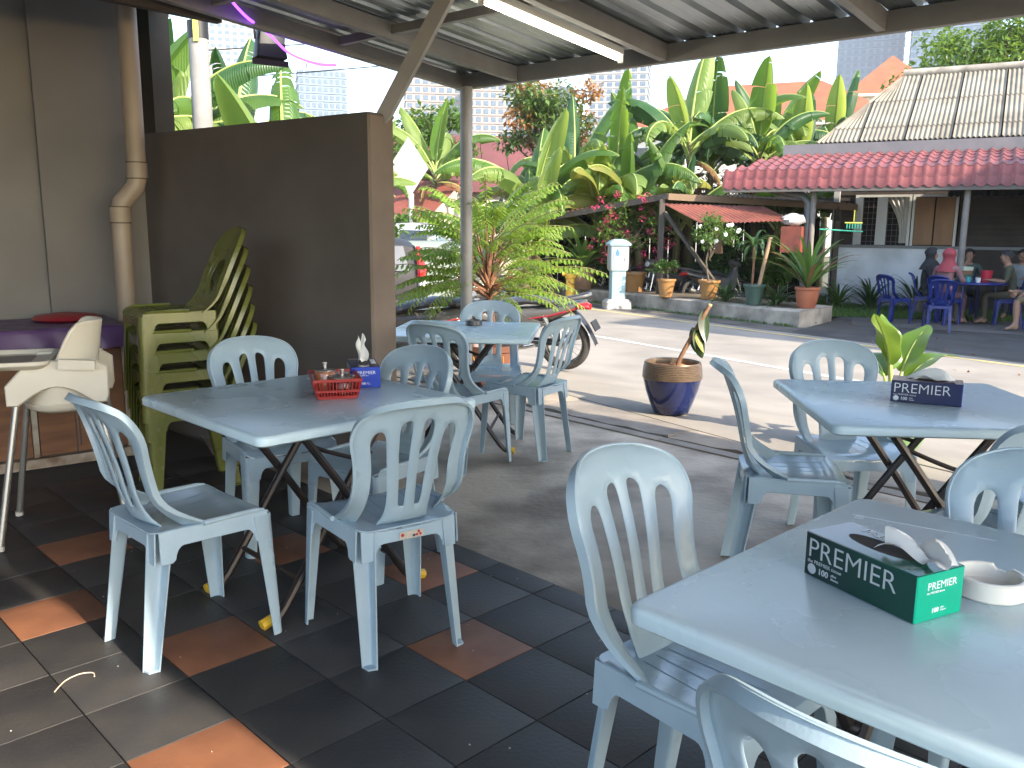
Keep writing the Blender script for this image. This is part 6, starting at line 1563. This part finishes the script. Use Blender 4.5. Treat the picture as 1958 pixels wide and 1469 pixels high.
    b = MB(); loft(b, [(-0.12, 0.30, 0.10, 0.09), (0.05, 0.30, 0.13, 0.10), (0.18, 0.33, 0.09, 0.07), (0.32, 0.36, 0.06, 0.05)], sq=0.7); e = b.build('engine', mat('cast engine', (0.16, 0.155, 0.15), 0.5, metal=0.6), t)
    for i in range(6): b = MB(); loft(b, [(0.16 + i * 0.028, 0.335 + i * 0.006, 0.085, 0.075), (0.168 + i * 0.028, 0.335 + i * 0.006, 0.085, 0.075)]); b.build('cooling_fin', MATS['cast engine'], e)
    MB().tube(spline([(0.06, 0.26, 0.30), (0.10, 0.18, 0.16), (0.13, -0.05, 0.17), (0.14, -0.25, 0.22)], 4), 0.016, 8).build('exhaust_pipe', m_chrome, t)
    MB().tube([(0.145, -0.22, 0.21), (0.15, -0.30, 0.235), (0.155, -0.78, 0.36)], [0.02, 0.042, 0.046], 12).build('muffler', mat('muffler steel', (0.35, 0.34, 0.32), 0.35, metal=0.8), t)
    MB().box((0.145, -0.5, 0.325), (0.012, 0.28, 0.06), Matrix.Rotation(0.25, 3, 'X')).build('heat_guard', m_chrome, t, smooth=0)
    MB().tube([(-0.10, 0.0, 0.22), (-0.24, -0.05, 0.02)], 0.011, 6).build('side_stand', m_bplast, t)
    for sx in (-1, 1): MB().tube([(sx * 0.10, 0.02, 0.22), (sx * 0.25, 0.02, 0.23)], 0.014, 6).build('foot_peg', m_bplast, t)
    return t
make_moto('motorcycle with red tail cowl and dark seat, rear wheel on the sunlit road', (0.0, 9.0, roadz(5.0) - 0.01), face(-0.62, 0.26) , m_redp, -0.10, 0.97)
make_moto('dark motorcycle half hidden behind partition and table, left of the post', (-0.95, 8.15, -0.03), face(-0.97, -0.12), m_redp, -0.10, 0.97, seatm=m_vinyl)
make_moto('dark motorcycle parked under the shed beside the bougainvillea', (2.7, 20.3, GZ), face(-0.9, 0.3), m_bplast, 0.1)
make_moto('dark motorcycle parked under the shed behind the brace', (4.4, 18.6, GZ), face(0.9, 0.4), m_bplast, -0.1)
make_moto('dark motorcycle in the shed shadow behind the ochre pots', (3.5, 19.2, GZ), face(-0.8, -0.5), mat('blue cowl', (0.02, 0.03, 0.10), 0.3), 0.1)

m_tint = mat('car glass', (0.05, 0.055, 0.06), 0.05, coat=0.3)
def make_car(label, loc, rz, paint, prof, W=0.82, glassy=None):
    """hatchback or wagon: side profile (y, z lower, z upper) lofted with tumblehome; local +y forward"""
    t = thing('parked_car', label, 'car', loc, rz, 'parked cars')
    b = MB(); n = len(prof); vs = []
    for y, zt in prof:
        zs = 0.92; zz = max(zt, 0.5)
        low = [(0.80 * W, 0.22), (0.97 * W, 0.38), (1.0 * W, 0.62), (0.97 * W, min(zs, zz - 0.02))]
        hi = [(0.90 * W if zz > 1.1 else 0.95 * W, min(zz, 1.10) - 0.005), (0.80 * W if zz > 1.2 else 0.9 * W, zz - 0.05), (0.62 * W, zz - 0.01), (0.0, zz)]
        r_ = low + hi
        vs += [(x, y, z) for x, z in r_] + [(-x, y, z) for x, z in reversed(r_[:-1])]
    m = 15
    b.add(vs, [(i * m + j, (i + 1) * m + j, (i + 1) * m + j + 1, i * m + j + 1) for i in range(n - 1) for j in range(m - 1)] + [tuple(range(m)), tuple(range(n * m - 1, n * m - m - 1, -1))])
    b.build('body', paint, t, smooth=40)
    return t
HB = [(-1.80, 0.55), (-1.82, 0.80), (-1.76, 1.05), (-1.60, 1.36), (-1.35, 1.43), (-0.6, 1.46), (0.1, 1.45), (0.45, 1.38), (1.05, 0.98), (1.55, 0.86), (1.78, 0.74), (1.84, 0.5)]
m_carg = mat('dark grey car paint', (0.026, 0.024, 0.024), 0.5, spec=0.3)
def car_trim(t, W, rear, wheelr=0.29):
    for sx in (-1, 1):
        for y in (-1.15, 1.15):
            w = link('wheel', None, t); w.location = (sx * (W - 0.06), y, wheelr)
            MB().grid(lambda u, v: (0.09 * cos(2 * pi * v), (wheelr - 0.07 + 0.07 * sin(2 * pi * v)) * cos(2 * pi * u), (wheelr - 0.07 + 0.07 * sin(2 * pi * v)) * sin(2 * pi * u)), 28, 8).build('tyre', m_tyre, w)
            MB().tube([(-0.07, 0, 0), (0.07, 0, 0)], wheelr - 0.11, 16).build('rim', m_chrome, w)
        b = MB(); b.plate([(-1.35, 0.95), (-1.15, 1.33), (-0.05, 1.36), (0.30, 1.32), (0.80, 0.98)], [], lambda u, v: (sx * (W * 0.975 - 0.19 * max(0, v - 0.92)), u, v), 0.012, 0.25); b.build('side_window', m_tint, t)
        tl = MB(); tl.tube(spline([(sx * (W - 0.10), -1.665, 1.33), (sx * (W - 0.075), -1.745, 1.15), (sx * (W - 0.05), -1.80, 0.98), (sx * (W - 0.055), -1.815, 0.84)], 4), [0.035, 0.04, 0.045, 0.05, 0.055, 0.06, 0.065, 0.07, 0.075, 0.075, 0.075, 0.075, 0.06], 8); tl.build('tail_light', m_redl, t)
        MB().tube([(sx * (W - 0.055), -1.82, 0.88), (sx * (W - 0.055), -1.825, 0.76)], 0.06, 8).build('reverse_light', mat('white lens', (0.75, 0.75, 0.72), 0.15), t)
    b = MB(); b.plate([(-0.58, 0.0), (-0.50, 0.36), (0.50, 0.36), (0.58, 0.0)], [], lambda u, v: (u, -1.80 + 0.62 * v * v + 0.10 * v, 0.98 + v), 0.012, 0.2); b.build('rear_window', mat('tinted rear glass', (0.12, 0.125, 0.13), 0.06), t)
    MB().box((0.0, -1.835, 0.72), (0.50, 0.015, 0.13)).build('number_plate', m_bplast, t, smooth=0)
    MB().rr([(W * 0.98, 0.10, 0.06, 0.30, 0, -1.78), (W * 1.0, 0.12, 0.08, 0.42, 0, -1.78), (W * 0.98, 0.10, 0.06, 0.55, 0, -1.78)], n=3).build('rear_bumper', m_bplast, t)
    for sx in (-1, 1): MB().box((sx * 0.45, -1.905, 0.47), (0.12, 0.01, 0.05)).build('reflector', m_redl, t, smooth=0)
c1 = make_car('dark grey hatchback with tall red tail lights beside the partition', (-2.47, 14.5, GZ), face(-0.2, 0.98), m_carg, HB); car_trim(c1, 0.82, True)
SV = [(-2.0, 0.6), (-2.02, 0.95), (-1.95, 1.25), (-1.75, 1.62), (-1.5, 1.70), (-0.6, 1.73), (0.2, 1.70), (0.5, 1.60), (1.05, 1.12), (1.7, 1.02), (1.95, 0.9), (2.0, 0.55)]
c2_ = make_car('white car parked across the road behind the small tree', (-2.75, 21.0, GZ), face(-0.85, 0.5), mat('white car paint', (0.72, 0.72, 0.72), 0.25, coat=0.6), SV, 0.85)
for sx in (-1, 1):
    for y in (-1.2, 1.25):
        w = link('wheel', None, c2_); w.location = (sx * 0.80, y, 0.34)
        MB().grid(lambda u, v: (0.1 * cos(2 * pi * v), (0.26 + 0.08 * sin(2 * pi * v)) * cos(2 * pi * u), (0.26 + 0.08 * sin(2 * pi * v)) * sin(2 * pi * u)), 24, 8).build('tyre', m_tyre, w)
        MB().tube([(-0.07, 0, 0), (0.07, 0, 0)], 0.22, 16).build('rim', m_chrome, w)
    for a, b_ in ((-1.45, -0.62), (-0.55, 0.32)):
        b = MB(); b.plate([(a, 1.12), (a + 0.08, 1.54), (b_, 1.56), (b_ + (0.2 if b_ > 0 else 0), 1.12)], [], lambda u, v: (sx * (0.838 - 0.14 * max(0, v - 1.05)), u, v), 0.015, 0.25); b.build('side_window', m_tint, c2_)
    MB().box((sx * 0.75, -2.0, 1.0), (0.12, 0.05, 0.3)).build('tail_light', m_redl, c2_, smooth=0)
b = MB(); b.plate([(-0.6, 0.0), (-0.52, 0.38), (0.52, 0.38), (0.6, 0.0)], [], lambda u, v: (u, -1.985 + 0.5 * v * v + 0.1 * v, 1.14 + v), 0.012, 0.2); b.build('rear_window', m_tint, c2_)

# ================================================================ PEOPLE AT THE FAR TABLE
def skin_body(name, J, E, mats, segmat, parent):
    """one continuous body: joints {name: (pos, radius)}, edges, material by nearest bone"""
    names = list(J); idx = {k: i for i, k in enumerate(names)}
    me = bpy.data.meshes.new('b'); me.from_pydata([J[k][0] for k in names], [(idx[a], idx[b]) for a, b in E], [])
    o = bpy.data.objects.new('b', me); C.objects.link(o)
    o.modifiers.new('s', 'SKIN'); sd = o.modifiers.new('u', 'SUBSURF'); sd.levels = 2; sd.render_levels = 2
    for i, k in enumerate(names):
        r = J[k][1]; me.skin_vertices[0].data[i].radius = (r, r) if not isinstance(r, tuple) else r; me.skin_vertices[0].data[i].use_root = (k == 'hip')
    dg = bpy.context.evaluated_depsgraph_get(); ev = o.evaluated_get(dg)
    m2 = bpy.data.meshes.new_from_object(ev); bpy.data.objects.remove(o)
    m2.materials.clear()
    for m in mats: m2.materials.append(m)
    segs = [(Vector(J[a][0]), Vector(J[b][0]), segmat(a, b)) for a, b in E]
    for p in m2.polygons:
        c = p.center; best = 1e9
        for a, b, s_ in segs:
            d = b - a; t = max(0, min(1, (c - a).dot(d) / max(1e-9, d.length_squared))); q = (c - a - d * t).length
            if q < best: best = q; p.material_index = s_
        p.use_smooth = True
    return link(name, m2, parent)
def person(label, loc, rz, shirt, trousers, skinc, head='hair', haircol=(0.015, 0.012, 0.01), pose='table', sleeve='short', barefoot=False, lean=0.0):
    t = thing('person', label, 'person', loc, rz, 'people seated at the far table')
    ms = mat('skin %.2f' % skinc[0], skinc, 0.55); mh = mat('shirt %.2f %.2f' % (shirt[0], shirt[2]), shirt, 0.85, [c * 0.75 for c in shirt], 9); mt = mat('trousers %.2f %.2f' % (trousers[0], trousers[2]), trousers, 0.85)
    L = lean
    J = {'hip': ((0, 0, 0.53), (0.15, 0.12)), 'waist': ((0, 0.02 + L * .3, 0.70), (0.135, 0.105)), 'chest': ((0, 0.05 + L * .7, 0.90), (0.155, 0.11)), 'neck0': ((0, 0.06 + L, 1.03), (0.075, 0.07)), 'neck': ((0, 0.08 + L, 1.075), 0.055), 'jaw': ((0, 0.11 + L, 1.12), (0.066, 0.078)), 'head': ((0, 0.10 + L, 1.195), (0.08, 0.094)), 'crown': ((0, 0.09 + L, 1.262), (0.062, 0.072)), 'nose': ((0, 0.205 + L, 1.165), 0.014)}
    E = [('hip', 'waist'), ('waist', 'chest'), ('chest', 'neck0'), ('neck0', 'neck'), ('neck', 'jaw'), ('jaw', 'head'), ('head', 'crown'), ('head', 'nose')]
    hands = {'table': ((0.16, 0.36, 0.78), (0.27, 0.12 + L * .5, 0.76)), 'lap': ((0.10, 0.30, 0.62), (0.25, 0.10 + L * .5, 0.74)), 'chin': ((0.05, 0.22 + L, 1.06), (0.20, 0.30, 0.80))}
    for s, nm in ((-1, 'l'), (1, 'r')):
        hd, el = hands[pose if not (pose == 'chin' and s < 0) else 'table']
        J['sh' + nm] = ((s * 0.175, 0.06 + L * .9, 0.99), 0.062); J['el' + nm] = ((s * el[0], el[1], el[2]), 0.043); J['wr' + nm] = ((s * hd[0], hd[1], hd[2]), 0.028)
        d = (Vector(J['wr' + nm][0]) - Vector(J['el' + nm][0])).normalized(); w = Vector(J['wr' + nm][0]); side = Vector((1, 0, 0)) - d * d.x; side.normalize(); dn = d.cross(side)
        if dn.z > 0: dn = -dn
        J['pa' + nm] = (tuple(w + d * 0.06), (0.036, 0.016)); E += [('chest', 'sh' + nm), ('sh' + nm, 'el' + nm), ('el' + nm, 'wr' + nm), ('wr' + nm, 'pa' + nm)]
        for q in range(4):
            b0 = w + d * 0.095 + side * (q - 1.5) * 0.021; k1_ = b0 + d * (0.035 - 0.004 * abs(q - 1.3)) + dn * 0.006; k2_ = k1_ + d * 0.026 + dn * 0.018
            J['f%d%s' % (q, nm)] = (tuple(b0), 0.010); J['g%d%s' % (q, nm)] = (tuple(k1_), 0.009); J['h%d%s' % (q, nm)] = (tuple(k2_), 0.008)
            E += [('pa' + nm, 'f%d%s' % (q, nm)), ('f%d%s' % (q, nm), 'g%d%s' % (q, nm)), ('g%d%s' % (q, nm), 'h%d%s' % (q, nm))]
        th = w + d * 0.035 - side * s * 0.04 + dn * 0.01; J['t' + nm] = (tuple(th), 0.011); J['u' + nm] = (tuple(th + d * 0.035 + dn * 0.012), 0.009); E += [('wr' + nm, 't' + nm), ('t' + nm, 'u' + nm)]
        J['th' + nm] = ((s * 0.10, 0.06, 0.51), 0.095); J['kn' + nm] = ((s * 0.13, 0.44, 0.52), 0.066); J['ca' + nm] = ((s * 0.13, 0.43, 0.32), 0.056); J['an' + nm] = ((s * 0.13, 0.42, 0.09), 0.037); J['he' + nm] = ((s * 0.13, 0.39, 0.04), 0.034); J['to' + nm] = ((s * 0.14, 0.58, 0.03), (0.04, 0.022))
        if pose == 'lap' and s > 0:   # ankle resting on the other knee
            J['kn' + nm] = ((0.30, 0.34, 0.60), 0.066); J['ca' + nm] = ((0.12, 0.44, 0.62), 0.055); J['an' + nm] = ((-0.16, 0.50, 0.60), 0.038); J['he' + nm] = ((-0.20, 0.50, 0.58), 0.034); J['to' + nm] = ((-0.27, 0.58, 0.68), (0.04, 0.022))
        E += [('hip', 'th' + nm), ('th' + nm, 'kn' + nm), ('kn' + nm, 'ca' + nm), ('ca' + nm, 'an' + nm), ('an' + nm, 'he' + nm), ('an' + nm, 'to' + nm)]
    def sm(a, b):
        p = a[:2]; q = b[:2]
        if a in ('neck', 'jaw', 'head') or a == 'neck0': return 0
        if p in ('wr', 'pa', 't', 'tl') or a[0] in 'fgtu' and a[1:2].isdigit() or a in ('tl', 'tr'): return 0
        if p == 'el': return 1 if sleeve == 'long' else 0
        if p in ('th',) or (a == 'hip' and q == 'th'): return 2
        if p == 'kn': return 2 if not barefoot else 0
        if p in ('ca', 'an'): return 0 if (barefoot or p == 'an') else 2
        return 1
    b = skin_body('body', J, E, [ms, mh, mt], sm, t)
    hy_ = 0.10 + L
    me_ = mat('eye dark', (0.02, 0.015, 0.012), 0.3)
    for s in (-1, 1):
        MB().sphere((s * 0.032, hy_ + 0.083, 1.19), 0.011, 8, 6, (1.2, 0.5, 0.7)).build('eye', me_, b)
        if head != 'scarf': MB().sphere((s * 0.083, hy_ - 0.005, 1.185), 0.026, 8, 6, (0.4, 0.7, 1.1)).build('ear', ms, b)
    MB().sphere((0, hy_ + 0.085, 1.115), 0.02, 8, 5, (1.2, 0.4, 0.3)).build('mouth', mat('lips', (0.25, 0.09, 0.07), 0.5), b)
    mk = mat('head cover %.2f %.2f' % (haircol[0], haircol[1]), haircol, 0.75 if head == 'scarf' else 0.5)
    h = MB()
    if head == 'scarf':
        def sc_(u, v):
            a = 2 * pi * u; open_ = max(0, cos(a)) ** 6
            if v < 0.5: f = v / 0.5; r = 0.112 * sin(f * pi / 2); z = 1.208 + 0.125 * cos(f * pi / 2) ; z -= 0.0
            else: f = (v - 0.5) / 0.5; r = 0.112 - 0.025 * sin(pi * min(1, f * 1.6)) + 0.085 * f ** 2; z = 1.208 - 0.28 * f
            yy = hy_ - 0.012 + r * cos(a) * (1.12 if v < 0.5 else 1.0); pull = open_ * 0.055 * (1 if 0.30 < v < 0.72 else 0)
            return (r * sin(a), yy - pull, z)
        h.grid(sc_, 32, 18); h.build('headscarf', mk, t, smooth=60, fix=False)
    else:
        def hr(u, v):
            a = 2 * pi * u; lim = 0.36 + 0.26 * (0.5 - 0.5 * cos(a)); f = v * lim * pi
            return (0.097 * sin(f) * sin(a), hy_ - 0.008 + 0.112 * sin(f) * cos(a), 1.203 + 0.106 * cos(f))
        h.grid(hr, 24, 10); h.build('hair', mk, t, smooth=60, fix=False)
    return t
TC = Vector((8.15, 15.35))
def seat_at(x, y, tx, ty): return (x, y, GZ + 0.016), face(tx - x, ty - y)
m_royal = mat('royal blue plastic', (0.008, 0.022, 0.16), 0.35, (0.007, 0.018, 0.13), 6)
m_royg = mat('royal groove shade', (0.01, 0.02, 0.15), 0.5)
rb0 = make_chair('blue_chair', 'x', 'royal blue chairs at the far table', m_royal, m_royal, m_royg)
SK = (0.24, 0.13, 0.08); SK2 = (0.30, 0.17, 0.11)
ppl = [  # x, y, look-at, args
    (7.50, 15.75, (8.4, 15.3), dict(label='person in black headscarf and dark clothes seated at the far table', shirt=(0.012, 0.012, 0.014), trousers=(0.015, 0.015, 0.018), skinc=SK2, head='scarf', haircol=(0.010, 0.010, 0.012), sleeve='long')),
    (7.52, 15.05, (8.5, 15.7), dict(label='person in pink headscarf and pale pink top seated at the far table', shirt=(0.24, 0.12, 0.12), trousers=(0.10, 0.05, 0.06), skinc=SK2, head='scarf', haircol=(0.26, 0.035, 0.045), sleeve='long')),
    (8.55, 16.30, (8.2, 15.2), dict(label='person in dark green shirt facing us behind the far table', shirt=(0.04, 0.07, 0.06), trousers=(0.03, 0.03, 0.04), skinc=SK, pose='chin')),
    (8.75, 15.05, (8.0, 15.4), dict(label='person in olive shirt on the right of the stacked boxes', shirt=(0.06, 0.06, 0.035), trousers=(0.06, 0.05, 0.03), skinc=SK, lean=0.06)),
    (9.55, 16.20, (8.6, 15.2), dict(label='person in pale grey shirt facing us in the deep shade', shirt=(0.22, 0.24, 0.25), trousers=(0.03, 0.03, 0.035), skinc=SK)),
    (8.72, 14.05, (7.4, 14.55), dict(label='barefoot person in grey shirt and khaki shorts with crossed legs', shirt=(0.20, 0.23, 0.24), trousers=(0.13, 0.10, 0.055), skinc=SK2, pose='lap', barefoot=True)),
]
SEATL = ['royal blue chair under the person in black headscarf', 'royal blue chair under the person in pink headscarf', 'royal blue chair under the person in dark green shirt', 'royal blue chair under the person in olive shirt', 'royal blue chair under the person in pale grey shirt', 'royal blue chair under the barefoot person with crossed legs']
for i, (x, y, la, kw) in enumerate(ppl):
    f = Vector((la[0] - x, la[1] - y)).normalized(); r = face(f.x, f.y)
    person(loc=(x, y, GZ + 0.016), rz=r, **kw)
    o = rb0 if i == 0 else dup(rb0)
    o.location = (x + f.x * 0.05, y + f.y * 0.05, GZ + 0.016); o.rotation_euler = (0, 0, r); o['label'] = SEATL[i]
for x, y, f, lb in ((6.93, 13.95, (0.35, 0.94), 'empty royal blue chair nearest the road, seen from behind'), (6.75, 15.25, (0.9, 0.35), 'empty royal blue chair leftmost at the far table')):
    o = dup(rb0, (x, y, GZ + 0.016), face(*f), lb)
ft = thing('round_table', 'dim blue plastic table with cups in the shade of the awning', 'table', (TC.x, TC.y, GZ + 0.016))
MB().lathe([(0.58, 0.70), (0.60, 0.715), (0.60, 0.735), (0.585, 0.74), (0.0005, 0.74)], 40).build('table_top', m_royal, ft)
for k in range(4):
    a = pi / 4 + k * pi / 2; MB().tube([(0.40 * cos(a), 0.40 * sin(a), 0.71), (0.46 * cos(a), 0.46 * sin(a), 0.0)], 0.022, 8).build('leg', m_royal, ft)
TZ = GZ + 0.016 + 0.741
for lb, dx, dy, r, h, col, nm in (('red plastic jug on the far table', 0.18, -0.15, 0.10, 0.20, (0.40, 0.02, 0.04), 'jug'), ('turquoise cup on the far table', -0.18, -0.22, 0.05, 0.09, (0.05, 0.30, 0.32), 'cup'), ('white cup on the far table beside boxes', -0.05, -0.32, 0.045, 0.08, (0.6, 0.6, 0.58), 'cup')):
    o = MB().lathe([(r * 0.8, 0), (r, h), (r * 0.92, h), (r * 0.72, h * 0.1), (0.0005, h * 0.08)], 20).build(nm, mat('ware ' + lb[:8], col, 0.35)); o.location = (TC.x + dx, TC.y + dy, TZ); tag(o, lb, nm)
for k, (lb, col, zz) in enumerate((('teal food box at the bottom of the stack', (0.05, 0.16, 0.17), 0.0), ('dark green food box second of the stack', (0.04, 0.09, 0.06), 0.065), ('brown food box third of the stack', (0.16, 0.09, 0.05), 0.13), ('pale food box topmost of the stack', (0.40, 0.45, 0.36), 0.195))):
    o = MB().rr([(0.10, 0.08, 0.01, 0), (0.105, 0.085, 0.012, 0.055), (0.11, 0.09, 0.012, 0.057), (0.11, 0.09, 0.012, 0.064)], n=2).build('food_box', mat('box ' + lb[:6], col, 0.5)); o.location = (TC.x - 0.12 + random.uniform(-.01, .01), TC.y + 0.02, TZ + zz); o.rotation_euler = (0, 0, random.uniform(-.2, .2)); tag(o, lb + ' on the far table', 'food box', 'food boxes stacked on the far table')
